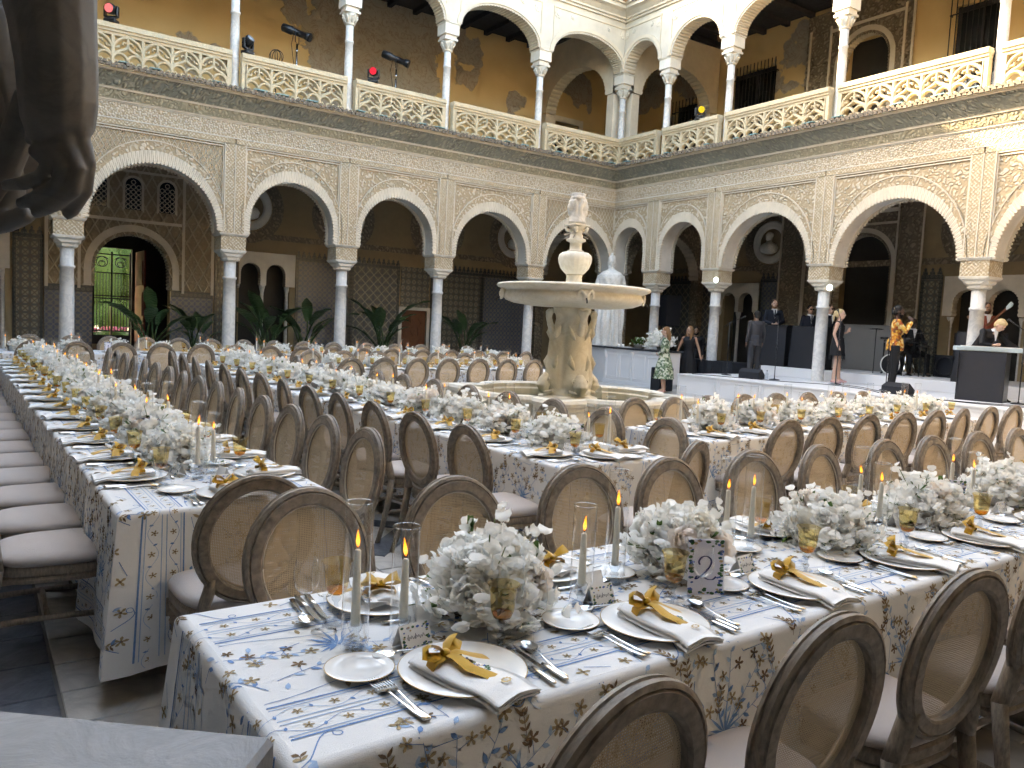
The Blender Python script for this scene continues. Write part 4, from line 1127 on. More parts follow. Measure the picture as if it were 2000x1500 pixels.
seat_row('arcade', 1, [(.9, 16.2), (1.55, 16.24), (2.18, 16.3), (2.8, 16.34), (3.4, 16.38), (4.02, 16.42), (4.66, 16.46), (5.3, 16.5), (5.95, 16.54), (6.63, 16.58), (7.44, 16.62), (8.16, 16.66), (8.85, 16.7), (9.5, 16.73), (10.16, 16.77)], 0, 'far side', pi+A_)
chair(.90, 2.93, 0.0, 'dark oval-backed cane chair at near end of far left table', 'cane chairs at the far left table')
chair(3.40, 3.05, .35, 'oval-backed cane chair at near end of middle table', 'cane chairs at the middle table')
# ------------------------------------------------------------------ tableware materials
def m_glass(name, mid, edge, gl=1.0):
    t = NT(name); lw = t.n('LayerWeight', {'Blend': 0.5}); f = lw.outputs['Facing']
    c = t.mix(t.math('POWER', f, 5.0), mid, edge)
    tr = t.n('BsdfTransparent', {0: c}); g = t.n('BsdfGlossy', {'Color': (1, 1, 1), 'Roughness': 0.03})
    fac = t.math('ADD', t.math('MULTIPLY', t.math('POWER', f, 5.0), 0.75*gl), 0.035*gl, clamp=True)
    return t.done(t.n('MixShader', {0: fac, 1: tr.outputs[0], 2: g.outputs[0]}).outputs[0])
m_glass('glass_clear', (0.985, 0.988, 0.988), (0.58, 0.60, 0.61), 1.25); m_glass('glass_amber', (0.93, 0.82, 0.52), (0.55, 0.36, 0.08), 1.2); m_glass('glass_amber_deep', (0.80, 0.50, 0.10), (0.40, 0.18, 0.01), 1.2)
m_glass('glass_crystal', (0.86, 0.89, 0.92), (0.45, 0.5, 0.55), 1.6)
simple('china', (0.78, 0.78, 0.77), 0.12, 0.03, 5, 0, 0, 0.6); simple('gilt', (0.42, 0.28, 0.11), 0.3, 0.15, 30, 0, 0.7); simple('silver', (0.62, 0.62, 0.61), 0.16, 0.08, 30, 0, 1.0)
def m_velvet():
    t = NT('velvet_mustard'); n = t.noise(50, 3); n2 = t.noise(9, 2)
    c = t.mix(n2, (0.42, 0.215, 0.008), (0.58, 0.33, 0.02)); lw = t.n('LayerWeight', {'Blend': 0.4})
    return t.done(t.bsdf(c, 0.85, t.bump(n, 0.001), 0, 0.1, Sheen_Weight=0.6))
m_velvet()
def m_petal(name, c0, c1, tl=0.35):
    t = NT(name); n = t.noise(30, 3); c = t.mix(n, c0, c1)
    d = t.bsdf(c, 0.75, t.bump(t.noise(120, 2), 0.0015), 0, 0.15); tr = t.n('BsdfTranslucent', {0: c})
    return t.done(t.n('MixShader', {0: tl, 1: d, 2: tr.outputs[0]}).outputs[0])
m_petal('petal_white', (0.91, 0.905, 0.87), (0.95, 0.945, 0.925), .5); m_petal('petal_cream', (0.90, 0.87, 0.79), (0.93, 0.91, 0.85), .5); m_petal('petal_blush', (0.88, 0.80, 0.73), (0.91, 0.86, 0.80), .5)
m_petal('leaf_green', (0.07, 0.13, 0.035), (0.13, 0.21, 0.07), 0.2); simple('stem_green', (0.13, 0.19, 0.06), 0.6, 0.3, 20)
simple('wax_ivory', (0.86, 0.83, 0.72), 0.4, 0.04, 8); simple('wick', (0.02, 0.015, 0.01), 0.9)
simple('bowl_stone', (0.40, 0.375, 0.34), 0.7, 0.15, 9, 0.002)
simple('card_paper', (0.82, 0.81, 0.79), 0.8, 0.03, 40); simple('card_lilac', (0.80, 0.79, 0.88), 0.8, 0.03, 40); simple('ink_navy', (0.03, 0.035, 0.16), 0.7, 0.1, 40); simple('ink_grey', (0.10, 0.10, 0.12), 0.8)
simple('leaf_print', (0.06, 0.15, 0.06), 0.8, 0.3, 90); simple('blue_print', (0.10, 0.17, 0.45), 0.8, 0.3, 90); simple('peach_print', (0.60, 0.44, 0.25), 0.8, 0.2, 90)
def m_flame():
    t = NT('flame'); x, y, z = t.sep(t.coord())
    c = t.ramp(t.math('MULTIPLY', z, 22.0), [(0.0, (0.8, 0.13, 0.01)), (0.35, (1.0, 0.42, 0.07)), (0.8, (1.0, 0.26, 0.02))])
    return t.done(t.n('Emission', {0: c, 1: .24}).outputs[0])
m_flame()
# ------------------------------------------------------------------ tableware meshes
def lathe_me(name, prof, mat, n=24, **k):
    mb = MB(); mb.lathe(prof, n, **k); return mb.mesh(name, MAT[mat] if isinstance(mat, str) else mat)
ME_CH = lathe_me('charger', [(.001, .004), (.09, .004), (.10, .006), (.150, .016), (.1535, .0175), (.151, .0195), (.10, .0095), (.09, .0075), (.001, .007)], 'china', 40, cap0=False, cap1=False)
ME_CHR = lathe_me('rim', [(.1518, .0194), (.1532, .0196), (.1543, .0185), (.1532, .0172)], 'gilt', 40, cap0=False, cap1=False)
ME_SP = lathe_me('side_plate', [(.001, .003), (.05, .003), (.055, .005), (.080, .012), (.082, .013), (.080, .0145), (.055, .0085), (.05, .0065), (.001, .006)], 'china', 32, cap0=False, cap1=False)
ME_SPR = lathe_me('rim', [(.0808, .0145), (.0819, .0147), (.0828, .0138), (.0819, .0128)], 'gilt', 32, cap0=False, cap1=False)
def fork_me(sc=1.0):
    mb = MB(); mb.smooth = True
    mb.tube([(0, -.10, .004), (0, -.06, .004), (0, 0, .007), (0, .03, .010), (0, .045, .009)], [.0085, .007, .0035, .0032, .006], 8, flat=.35)
    mb.grid(lambda u, v: ((u-.5)*(.012+.012*sstep(v*1.6)), .043+.03*v, .009-.004*sin(v*2)), 4, 4)
    for k in range(4): mb.tube([((k-1.5)*.0066, .070, .0062), ((k-1.5)*.0066, .09, .0055), ((k-1.5)*.0062, .112, .011)], [.0019, .0018, .0011], 5)
    return mb.mesh('fork', MAT['silver'])
def knife_me():
    mb = MB(); mb.smooth = True
    mb.tube([(0, -.11, .005), (0, -.10, .005), (0, -.03, .005), (0, -.01, .005)], [.004, .0088, .0075, .005], 8, flat=.5)
    mb.prism([(-.007, -.012), (.007, -.012), (.009, .05), (.007, .09), (-.002, .115), (-.006, .10)], .0042, .0058, 'z')
    return mb.mesh('knife', MAT['silver'])
def spoon_me():
    mb = MB(); mb.smooth = True
    mb.tube([(0, -.10, .004), (0, -.06, .004), (0, 0, .008), (0, .035, .012), (0, .05, .010)], [.0085, .007, .0035, .003, .007], 8, flat=.35)
    rows = []
    for k in range(7):
        f = k/6; rows.append([mb.vert((.0205*f*cos(2*pi*j/16), .078+.031*f*sin(2*pi*j/16), .0025+.009*f*f)) for j in range(16)])
    for a, b in zip(rows, rows[1:]): mb.strip(a, b, True, True)
    return mb.mesh('spoon', MAT['silver'])
ME_FORK, ME_KNIFE, ME_SPOON = fork_me(), knife_me(), spoon_me()
ME_GOB = [('bowl', lathe_me('bowl', [(.012, .078), (.024, .084), (.030, .10), (.033, .13), (.036, .158), (.0415, .170), (.0422, .1705), (.0410, .1712)], 'glass_amber', 24, cap0=False, cap1=False)),
          ('bowl_base', lathe_me('bowl_base', [(.004, .075), (.014, .079), (.0235, .0855), (.027, .097), (.02, .0975), (.002, .0972)], 'glass_amber_deep', 20, cap0=False, cap1=False)),
          ('stem', lathe_me('stem', [(.033, 0), (.033, .002), (.012, .006), (.006, .012), (.0055, .022), (.011, .030), (.011, .036), (.006, .042), (.0055, .056), (.012, .064), (.013, .070), (.007, .077)], 'glass_crystal', 18))]
ME_WINE = [('bowl', lathe_me('bowl', [(.003, .095), (.018, .100), (.033, .118), (.038, .142), (.036, .175), (.031, .205), (.0318, .2056), (.0304, .2062)], 'glass_clear', 24, cap0=False, cap1=False)),
           ('stem', lathe_me('stem', [(.034, 0), (.034, .0015), (.012, .004), (.0045, .010), (.0035, .05), (.004, .09), (.010, .098)], 'glass_clear', 16))]
ME_RIM = lathe_me('rim', [(.0345, -.0012), (.0358, 0), (.0345, .0014), (.0332, 0), (.0345, -.0012)], 'glass_crystal', 26, cap0=False, cap1=False)
ME_HUR = [lathe_me('hurricane', [(.0345, 0), (.0345, h), (.0350, h+.001), (.0347, h+.0022), (.0336, h+.0018)], 'glass_clear', 26, cap0=True, cap1=False) for h in (.37, .30)]
def candle_meshes(h):
    a = lathe_me('candle_holder', [(.026, 0), (.026, .004), (.012, .009), (.010, .018), (.016, .026), (.010, .034), (.018, .048), (.020, .060), (.014, .062)], 'glass_crystal', 14)
    b = lathe_me('taper', [(.0125, .055), (.0120, .08), (.0085, .06+h), (.005, .064+h), (.001, .065+h)], 'wax_ivory', 14)
    w = MB(); w.tube([(0, 0, .064+h), (0.001, 0, .074+h)], .0012, 5)
    f = MB(); f.lathe([(.0008, 0), (.0045, .006), (.0062, .014), (.0050, .026), (.0022, .040), (.0004, .050)], 10, rf=lambda an, r, z: r)
    f.v = [(x+.10*z*z*30*.1, y, z) for x, y, z in f.v]
    return a, b, w.mesh('wick', MAT['wick']), f.mesh('flame', MAT['flame']), .070+h
ME_CAN = [candle_meshes(.185), candle_meshes(.15)]
def napkin_meshes():
    # folded linen: three layers, long axis y from -.14 (tip toward the diner) to +.11
    mb = MB(); mb.smooth = True
    for L, (dz, dx, w) in enumerate(((0, 0, .070), (.006, .005, .067), (.012, -.005, .063))):
        f = lambda u, v: ((u-.5)*2*w*(1-.42*sstep((v-.35)/.65))+dx+.006*sin(v*5), -.165+.285*v-.012*(u-.5)*(1-v), .0215+dz-.010*sstep((.22-v)/.22)+.0035*sin(u*pi)*(1+.5*sin(v*7+L))-.006*abs(u-.5)*2)
        top = mb.grid(f, 10, 16)
        bot = mb.grid(lambda u, v: (f(u, v)[0], f(u, v)[1], f(u, v)[2]-.0045), 10, 16)
        for side in (0, -1):
            mb.strip([r[side] for r in top], [r[side] for r in bot]); mb.strip(top[side], bot[side])
    nap = mb.mesh('napkin', MAT['napkin_linen'])
    rb = MB(); rb.smooth = True
    def strap(pts, w, tw=0.0):
        P = [Vector(p) for p in pts]; L = []
        for k, p in enumerate(P):
            t = (P[min(k+1, len(P)-1)]-P[max(0, k-1)]).normalized(); s = t.cross(Vector((0, 0, 1)))
            s = s.normalized() if s.length > .05 else Vector((1, 0, 0)); s = (s*cos(tw)+Vector((0, 0, 1))*sin(tw))
            ww = (w[k] if hasattr(w, '__len__') else w)*1.05
            L.append([rb.vert(p+s*ww/2), rb.vert(p+Vector((0, 0, .002))), rb.vert(p-s*ww/2)])
        for a, b in zip(L, L[1:]): rb.strip(a, b)
    zt = .043
    strap([(-.048, .055, .024), (-.04, .052, zt), (0, .05, zt+.006), (.04, .052, zt), (.046, .055, .024)], .032)
    rb.ball((0, .05, zt+.012), .013, 10, 7, (1.1, .9, .8))
    for s in (-1, 1):     # two standing loops
        strap([(0, .05, zt+.012), (s*.020, .060, zt+.030), (s*.044, .066, zt+.038), (s*.054, .062, zt+.024), (s*.040, .054, zt+.012), (s*.012, .05, zt+.010)], [.014, .028, .034, .034, .028, .016], .5*s)
    strap([(0, .05, zt+.010), (.004, .02, zt+.010), (-.006, -.03, zt+.002), (.010, -.075, zt-.008), (.020, -.098, zt-.014)], [.016, .028, .034, .036, .036])
    strap([(0, .05, zt+.010), (.03, .035, zt+.010), (.062, .015, zt-.004), (.095, .004, zt-.016)], [.016, .030, .034, .034])
    ribbon = rb.mesh('ribbon', MAT['velvet_mustard'])
    cd_ = MB(); cd_.bbox(-.012, .052, -.055, .125, .030, .0308, .0002)
    card = cd_.mesh('menu_card', MAT['card_paper'])
    pr = MB(); r = random.Random(4)
    for k in range(46):
        x = .046+r.uniform(-.010, .004); y = -.05+.17*k/46; pr.mi = r.choice((0, 0, 1, 1, 2)); a = r.uniform(0, 6.28); q = r.uniform(.004, .008)
        pr.poly([(x+q*cos(a+b_), y+q*.6*sin(a+b_), .0313) for b_ in (0, 1.3, 3.1, 4.4)])
    border = pr.mesh('floral_border', [MAT['leaf_print'], MAT['blue_print'], MAT['peach_print']])
    mg = MB(); 
    for k in range(9):
        a = k*.7; mg.poly([(.012+.011*cos(a)+.005*cos(b_), -.118+.008*sin(a)+.0035*sin(b_), .0385) for b_ in (a, a+1.6, a+3.1, a+4.7)])
    mono = mg.mesh('monogram', MAT['gilt'])
    return nap, ribbon, card, border, mono
NAPK = napkin_meshes()
def floral_frame(mb, w, h, y, z0, r, n, sz):
    """little painted leaves and blooms round a card face (x across, z up)"""
    for k in range(n):
        e = r.random(); side = r.randrange(4); j = abs(r.gauss(0, sz*.8))
        if side == 0: x, z = (e-.5)*w*.94, h-.006-j
        elif side == 1: x, z = (e-.5)*w*.94, .006+j
        else: x, z = (w/2-.006-j)*(1 if side == 2 else -1), h*(.05+.9*e)
        mb.mi = r.choice((0, 0, 0, 1, 1, 2)); a = r.uniform(0, 6.28); q = sz*r.uniform(.6, 1.2)
        mb.poly([(x+q*cos(a+b_), y, z0+z+q*.6*sin(a+b_)) for b_ in (0, .9, 2.2, 3.1, 4.0, 5.4)])
def stroke(mb, pts, w, y):
    n = len(pts); L = []
    for k in range(n):
        a = pts[max(0, k-1)]; b = pts[min(n-1, k+1)]; dx, dz = b[0]-a[0], b[1]-a[1]; l = sqrt(dx*dx+dz*dz) or 1
        ww = w*(.45+.75*abs(dz)/l)
        L.append((mb.vert((pts[k][0]-dz/l*ww/2, y, pts[k][1]+dx/l*ww/2)), mb.vert((pts[k][0]+dz/l*ww/2, y, pts[k][1]-dx/l*ww/2))))
    for (a, b), (c, d) in zip(L, L[1:]): mb.face((a, c, d, b))
def placecard_meshes():
    mb = MB(); w, h, d = .092, .060, .026
    mb.prism([(-d, 0), (0, h), (d, 0), (d-.0012, 0), (0, h-.0025), (-d+.0012, 0)], -w/2, w/2, 'x')
    card = mb.mesh('place_card', MAT['card_paper'])
    tilt = math.atan2(d, h); T = lambda a, b, c: (a, -d+c*sin(tilt)-.0006+b, c*cos(tilt))
    pr = MB(T); floral_frame(pr, w, h*1.09, 0, 0, random.Random(8), 46, .0048)
    ink = MB(T); r = random.Random(5); x = -.026; pts = []
    while x < .028:
        pts.append((x, .031+.0035*sin(x*900)+.002*sin(x*340))); x += .0009
    stroke(ink, pts, .0011, 0)
    for q in (-.026, -.004): stroke(ink, [(q+.004*k/6, .028+.012*k/6) for k in range(7)], .0016, -.0001)
    return card, pr.mesh('floral_border', [MAT['leaf_print'], MAT['blue_print'], MAT['peach_print']]), ink.mesh('script', MAT['ink_grey'])
PCARD = placecard_meshes()
def glass_thing(name, parts, x, y, z, label, cat, group):
    o = empty(name, (x, y, z), random.uniform(0, 6), label, cat, group)
    for nm, me in parts: inst(nm, me, o)
    return o
ZT = .7675
def setting(key, s, side, k, sname, level):
    """one place at table; level 2 = all pieces, 1 = the ones that show from afar"""
    p0, d, L, Wd, rz = TB[key]; r = random.Random(hash((key, k, side)) % 9999 if False else k*31+side*7+len(key))
    base = Vector((*tp(key, s, side*Wd/2), 0)); inn = Vector((-d[1], d[0], 0))*(-side); rgt = Vector((d[0], d[1], 0))*(-side)
    fr = atan2(inn.y, inn.x)-pi/2
    at = lambda x, y, z=ZT: base+rgt*(x+r.uniform(-.008, .008))+inn*(y+r.uniform(-.006, .006))+Vector((0, 0, z))
    where = f'at {ORD[k]} {sname.replace(" side", "-side")} seat of {TNAME[key]}'
    g = TNAME[key]
    pl = empty('charger_plate', at(0, .155), 0, f'gold-rimmed charger plate {where}', 'plate', f'charger plates on the {g}')
    inst('plate', ME_CH, pl); inst('rim', ME_CHR, pl)
    na = empty('napkin', at(-.01, .135, ZT+.001), fr+r.uniform(-.35, .45), f'white napkin tied with mustard bow {where}', 'napkin', f'ribbon-tied napkins on the {g}'); na.scale = (r.uniform(.92, 1.08), r.uniform(.92, 1.06), r.uniform(.9, 1.15))
    for nm, me in zip(('cloth', 'ribbon', 'menu_card', 'floral_border', 'monogram'), NAPK):
        if level > 1 or nm in ('cloth', 'ribbon', 'menu_card'): inst(nm, me, na)
    glass_thing('amber_goblet', ME_GOB, *at(.170, .238), f'amber glass goblet {where}', 'glass', f'amber goblets on the {g}')
    if level >= 1:
        glass_thing('wine_glass', ME_WINE, *at(.225, .285), f'clear tulip wine glass {where}', 'glass', f'wine glasses on the {g}')
    if level >= 2:
        w2 = glass_thing('wine_glass', ME_WINE, *at(.255, .215), f'smaller clear wine glass {where}', 'glass', f'small wine glasses on the {g}'); w2.scale = (.9, .9, .88)
        sp = empty('side_plate', at(-.20, .285), 0, f'small gold-rimmed side plate {where}', 'plate', f'side plates on the {g}'); inst('plate', ME_SP, sp); inst('rim', ME_SPR, sp)
        for nm, me, x, y, a, what in (('outer_fork', ME_FORK, -.195, .11, .12, 'outer silver fork'), ('inner_fork', ME_FORK, -.168, .115, .05, 'inner silver fork'), ('dinner_knife', ME_KNIFE, .172, .115, -.08, 'silver dinner knife'), ('butter_knife', ME_KNIFE, .197, .115, -.03, 'outer silver knife'), ('soup_spoon', ME_SPOON, .225, .125, -.12, 'silver soup spoon'), ('dessert_spoon', ME_SPOON, -.03, .325, 1.5, 'silver dessert spoon')):
            o = inst(nm.split('_')[1], me, None, at(x, y, ZT+.0012), fr+a+r.uniform(-.04, .04)); o.name = nm
            tag(o, f'{what} {where}', nm.split('_')[1], f'{nm.replace("_", " ")}s on the {g}')
        pc = empty('place_card', at(-.02, .365, ZT+.0008), fr+r.uniform(-.15, .15), f'tented floral place card {where}', 'place card', f'place cards on the {g}')
        for nm, me in zip(('card', 'floral_border', 'script'), PCARD): inst(nm, me, pc)
# ------------------------------------------------------------------ flowers
def petal(mb, c, out, upv, l, w, cup, r, nu=4, nv=3):
    """one curved petal from c along 'out', cupped towards 'upv'"""
    side = out.cross(upv).normalized(); ph = r.uniform(0, 6)
    def f(u, v):
        a = (u-.5)*2; wd = w*(.22+.78*sin(pi*min(1, .10+v*.58)))
        p = c+out*(l*v*(1-.20*a*a*v))+side*(a*wd)+upv*(cup*l*(v*v)+.14*w*a*a*v+.10*l*v*v*sin(a*3.2+ph))
        return p
    mb.grid(f, nu, nv)
def peony_me(seed, mat):
    mb = MB(); mb.smooth = True; r = random.Random(seed)
    for ringk, (n, el, l, w, cup) in enumerate(((9, -.30, .056, .024, .40), (11, .05, .056, .022, .5), (12, .40, .054, .020, .55), (11, .72, .050, .018, .55), (9, 1.02, .044, .015, .5), (6, 1.32, .036, .012, .4))):
        for k in range(n):
            a = 2*pi*(k+.5*(ringk % 2))/n+r.uniform(-.2, .2); e = el+r.uniform(-.12, .12)
            out = Vector((cos(a)*cos(e), sin(a)*cos(e), sin(e))); upv = Vector((-cos(a)*sin(e), -sin(a)*sin(e), cos(e)))
            petal(mb, Vector((0, 0, 0)), out, upv, l*r.uniform(.85, 1.12), w, cup, r, 5, 3)
    return mb.mesh('peony', MAT[mat])
ME_PEONY = [peony_me(1, 'petal_white'), peony_me(2, 'petal_cream'), peony_me(3, 'petal_blush'), peony_me(4, 'petal_white')]
def floret(mb, p, dirv, r, s):
    z = Vector((0, 0, 1)); side = dirv.cross(z); side = side.normalized() if side.length > .01 else Vector((1, 0, 0)); u = side.cross(dirv).normalized()
    a = r.uniform(-.7, .7); u2 = (u*cos(a)+side*sin(a)); 
    petal(mb, p, (u2+dirv*.35).normalized(), dirv, .024*s, .019*s, .25, r, 3, 2)
    for q in (-1, 1): petal(mb, p, (side*q*.6+dirv*.8-u2*.1).normalized(), u2, .017*s, .010*s, .5, r, 2, 2)
def spray_meshes(seed, n=150, R=.134, zc=.085):
    r = random.Random(seed); fl = MB(); fl.smooth = True; gr = MB(); lf = MB()
    for k in range(n):
        a = r.uniform(0, 2*pi); e = math.asin(r.uniform(-.38, 1)); tall = r.random() < .09
        d = Vector((cos(a)*cos(e), sin(a)*cos(e), sin(e))); d = Vector((d.x*1.15, d.y*.95, d.z)).normalized()
        L = R*r.uniform(.95, 1.25)*(1.35 if tall else 1.0)
        base = Vector((0, 0, zc-.03)); tip = base+d*L
        if tall: gr.tube([base+d*L*.5, base+d*L*.8, tip], .0016, 4)
        m = r.randint(4, 6)
        for j in range(m):
            q = j/(m-1); p = base+d*L*(.70+.32*q)+Vector((r.uniform(-1, 1), r.uniform(-1, 1), r.uniform(-.6, 1)))*.014
            dv = (d+Vector((r.uniform(-1, 1), r.uniform(-1, 1), r.uniform(-.5, 1)))*.7).normalized()
            floret(fl, p, dv, r, r.uniform(.75, 1.2))
        if k % 4 == 0:
            p = base+d*L*r.uniform(.6, .95); petal(lf, p, (d+Vector((r.uniform(-1, 1), r.uniform(-1, 1), -.2))).normalized(), Vector((0, 0, 1)), .04, .009, .3, r, 2, 3)
            gr.tube([p, p+Vector((r.uniform(-.03, .03), r.uniform(-.03, .03), .03))], .0013, 4)
    return fl.mesh('sweet_peas', MAT['petal_white']), gr.mesh('stems', MAT['stem_green']), lf.mesh('leaves', MAT['leaf_green'])
SPRAYS = [spray_meshes(s, n, R, z) for s, n, R, z in ((11, 150, .134, .085), (12, 130, .145, .075), (13, 150, .126, .095), (14, 120, .140, .10), (15, 140, .150, .07))]
ME_BOWL = lathe_me('bowl', [(.045, 0), (.052, .004), (.075, .02), (.098, .055), (.104, .075), (.098, .075), (.08, .05), (.001, .045)], 'bowl_stone', 26, cap1=False)
NF = {}
def flowers(key, s, t=0.0, sc=1.0, parts=True):
    x, y = tp(key, s, t); i = NF.get(key, 0); NF[key] = i+1; r = random.Random(i*17+len(key))
    o = empty('flower_arrangement', (x, y, ZT), r.uniform(0, 6), f'{ORD[i]} low bowl of white sweet peas and peonies along {TNAME[key]}', 'flower arrangement', f'white flower bowls on the {TNAME[key]}')
    o.scale = (sc*r.uniform(.92, 1.12), sc*r.uniform(.92, 1.08), sc*r.uniform(.80, .98))
    inst('bowl', ME_BOWL, o)
    a, b, c = SPRAYS[(i*2+len(key)) % 5]
    tag(inst('sweet_peas', a, o), kind='stuff'); tag(inst('stems', b, o), kind='stuff'); tag(inst('leaves', c, o), kind='stuff')
    for k in range(9 if parts else 5):
        an = k*2.4+r.uniform(-.3, .3); el = (.15, .45, .9)[k % 3]; q = .105
        p = (q*1.15*cos(an)*cos(el), q*cos(an*1.0)*0+q*sin(an)*cos(el), .085+q*.85*sin(el))
        inst('peony', ME_PEONY[r.choice((0, 0, 1, 3, 2) if k % 3 else (2, 1, 0))], o, p, scale=.92, rot=((pi/2-el)*-sin(an), (pi/2-el)*cos(an), r.uniform(0, 6)))
    return o
NC = {}
def candle(key, s, t, tall):
    x, y = tp(key, s, t); i = NC.get(key, 0); NC[key] = i+1
    wh = f'number {i+1} from near end of {TNAME[key]}'; v = 0 if tall else 1
    sz = 'tall' if tall else 'short'
    o = empty('taper_candle', (x, y, ZT), random.uniform(0, 6), f'lit ivory taper in crystal holder inside {ORD[i] if i < 20 else "last"} glass cylinder of {TNAME[key]}', 'candle', f'lit tapers on the {TNAME[key]}')
    o.location.z += .0045
    a, b, w, f, zf = ME_CAN[v]
    inst('candle_holder', a, o); inst('taper', b, o); inst('wick', w, o); fl_ = inst('flame', f, o, (0, 0, zf), rot=(random.uniform(-.18, .18), random.uniform(-.18, .18), 0), scale=(random.uniform(.75, 1), random.uniform(.75, 1), random.uniform(.65, 1.05)))
    h = inst('hurricane_glass', ME_HUR[v], None, (x, y, ZT)); inst('rim', ME_RIM, h, (0, 0, (.37, .30)[v]+.002)); tag(h, f'{sz} clear glass cylinder, {ORD[i] if i < 20 else "last"} along {TNAME[key]} from its near end', 'candle glass', f'hurricane glasses on the {TNAME[key]}')
SEATSKIP = set()
for key, lst in SEATS.items():
    for (s, side, k, sname) in lst:
        lv = 1
        if key == 'front': lv = 2 if s < 4.6 else 1
        elif key == 'left': lv = 2 if s < 2.6 else 1
        elif key == 'middle': lv = 2 if s < 2.4 else 1
        elif key == 'stage': lv = 2 if s < 1.8 else 1
        elif key in ('fountain', 'arcade'): lv = 0
        if 0.15 < s < TB[key][2]-.1: setting(key, s, side, k, sname, lv)
for s in (.72, 1.52, 2.38, 3.16, 4.0, 4.85, 5.7, 6.5): flowers('front', s, .035, 1.12)
for s, t, ta in ((.30, .0, 1), (.425, -.02, 0), (1.02, -.03, 0), (1.25, .07, 1), (1.84, .10, 1), (1.99, .10, 1), (2.70, .08, 1), (2.80, .04, 0), (3.52, .08, 1), (3.66, .04, 0), (4.4, .05, 1), (4.52, -.02, 0), (5.25, .05, 1), (5.4, 0, 0)): candle('front', s, t, ta)
for k in range(15): flowers('left', 1.0+.57*k, .02, 1.15, k < 5)
for k in range(9):
    candle('left', .58+1.0*k, .02+.05*sin(k), 1); candle('left', .68+1.0*k, -.08, k % 2)
for k in range(13): flowers('middle', .62+.62*k, 0, 1.15, k < 5)
for k in range(9): candle('middle', .30+.95*k, -.05 if k else -.20, 1); candle('middle', .42+.95*k, .06 if k else -.12, k % 2)
for k in range(7): flowers('stage', .62+.66*k, .05, 1.12, k < 3)
for k in range(6): candle('stage', .30+.78*k, .12, 1); candle('stage', .40+.78*k, .02, k % 2)
for k in range(6): flowers('fountain', .5+.72*k, 0, 1.0, False)
for k in range(6): candle('fountain', .2+.76*k, .06, 1); candle('fountain', .3+.76*k, -.05, 0)
for k in range(14): flowers('arcade', .5+.72*k, 0, 1.0, False)
for k in range(10): candle('arcade', .2+1.04*k, .06, 1); candle('arcade', .3+1.04*k, -.05, 0)
# end settings at the near ends of the left and middle tables
def end_setting(key, t, name):
    p0, d, L, Wd, rz = TB[key]
    x, y = tp(key, .14, t); a = rz-pi/2
    pl = empty('charger_plate', (x, y, ZT), 0, f'gold-rimmed charger plate at near end of {TNAME[key]}', 'plate'); inst('plate', ME_CH, pl); inst('rim', ME_CHR, pl)
    na = empty('napkin', (x, y, ZT+.001), a+.3, f'white napkin tied with mustard bow at near end of {TNAME[key]}', 'napkin')
    for nm, me in zip(('cloth', 'ribbon', 'menu_card', 'floral_border', 'monogram'), NAPK): inst(nm, me, na)
    x, y = tp(key, .30, t+.20); sp = empty('side_plate', (x, y, ZT), 0, f'small side plate at near end of {TNAME[key]}', 'plate'); inst('plate', ME_SP, sp); inst('rim', ME_SPR, sp)
    x, y = tp(key, .32, t); pc = empty('place_card', (x, y, ZT+.0008), a, f'tented floral place card at near end of {TNAME[key]}', 'place card')
    for nm, me in zip(('card', 'floral_border', 'script'), PCARD): inst(nm, me, pc)
    for q, w in ((.19, 'outer'), (.165, 'inner')):
        x, y = tp(key, .10, t+q); o = inst('dinner_fork', ME_FORK, None, (x, y, ZT+.001), a); tag(o, f'{w} silver fork at near end of {TNAME[key]}', 'fork')
end_setting('left', -.02, ''); end_setting('middle', .0, '')
# ------------------------------------------------------------------ table number cards
def digit(n):
    if n == 2: return [[(-.020, .098), (-.024, .108), (-.014, .122), (.004, .124), (.016, .112), (.012, .094), (-.006, .072), (-.026, .056), (-.034, .053), (-.028, .062), (-.012, .060), (.006, .053), (.022, .053), (.032, .062)]]
    if n == 4: return [[(.006, .125), (-.010, .10), (-.026, .082), (-.024, .078), (.0, .084), (.022, .090)], [(.020, .118), (.008, .092), (-.006, .062), (-.012, .050)]]
    return [[(-.010, .105), (.0, .114), (.010, .125), (.002, .095), (-.008, .055)]]
def smooth_path(pts, n=6):
    out = []
    for i in range(len(pts)-1):
        p0, p1, p2, p3 = pts[max(0, i-1)], pts[i], pts[i+1], pts[min(len(pts)-1, i+2)]
        for k in range(n):
            t = k/n; out.append(tuple(.5*((2*b)+(-a+c)*t+(2*a-5*b+4*c-d)*t*t+(-a+3*b-3*c+d)*t**3) for a, b, c, d in zip(p0, p1, p2, p3)))
    return out+[pts[-1]]
def number_card(x, y, rz, n, label):
    o = empty('table_number', (x, y, ZT), rz, label, 'number card')
    tl = .12; T = lambda a, b, c: (a, c*sin(tl)+b, c*cos(tl))
    mb = MB(T); mb.bbox(-.058, .058, 0, .0025, .002, .178, .0004); mb.build('card', MAT['card_lilac'], o)
    mb = MB(); mb.prism([(.012, .002), (.075, .002), (.024, .12)], -.004, .004, 'x'); mb.build('easel_back', MAT['card_paper'], o)
    mb = MB(T); floral_frame(mb, .116, .178, -.0007, .002, random.Random(n+3), 80, .0075); mb.build('floral_border', [MAT['leaf_print'], MAT['blue_print'], MAT['peach_print']], o)
    for d_ in digit(n):
        mb = MB(T); stroke(mb, smooth_path(d_), .0052, -.0014); mb.build('numeral', MAT['ink_navy'], o)
number_card(1.93, 1.66, -.55, 2, 'lilac table number two card with floral border on front table')
number_card(3.95, 1.90, -.75, 2, 'lilac number card behind wine glasses, right end of front table')
number_card(*tp('middle', .44, -.02), -.65, 4, 'lilac table number four card at near end of middle table')
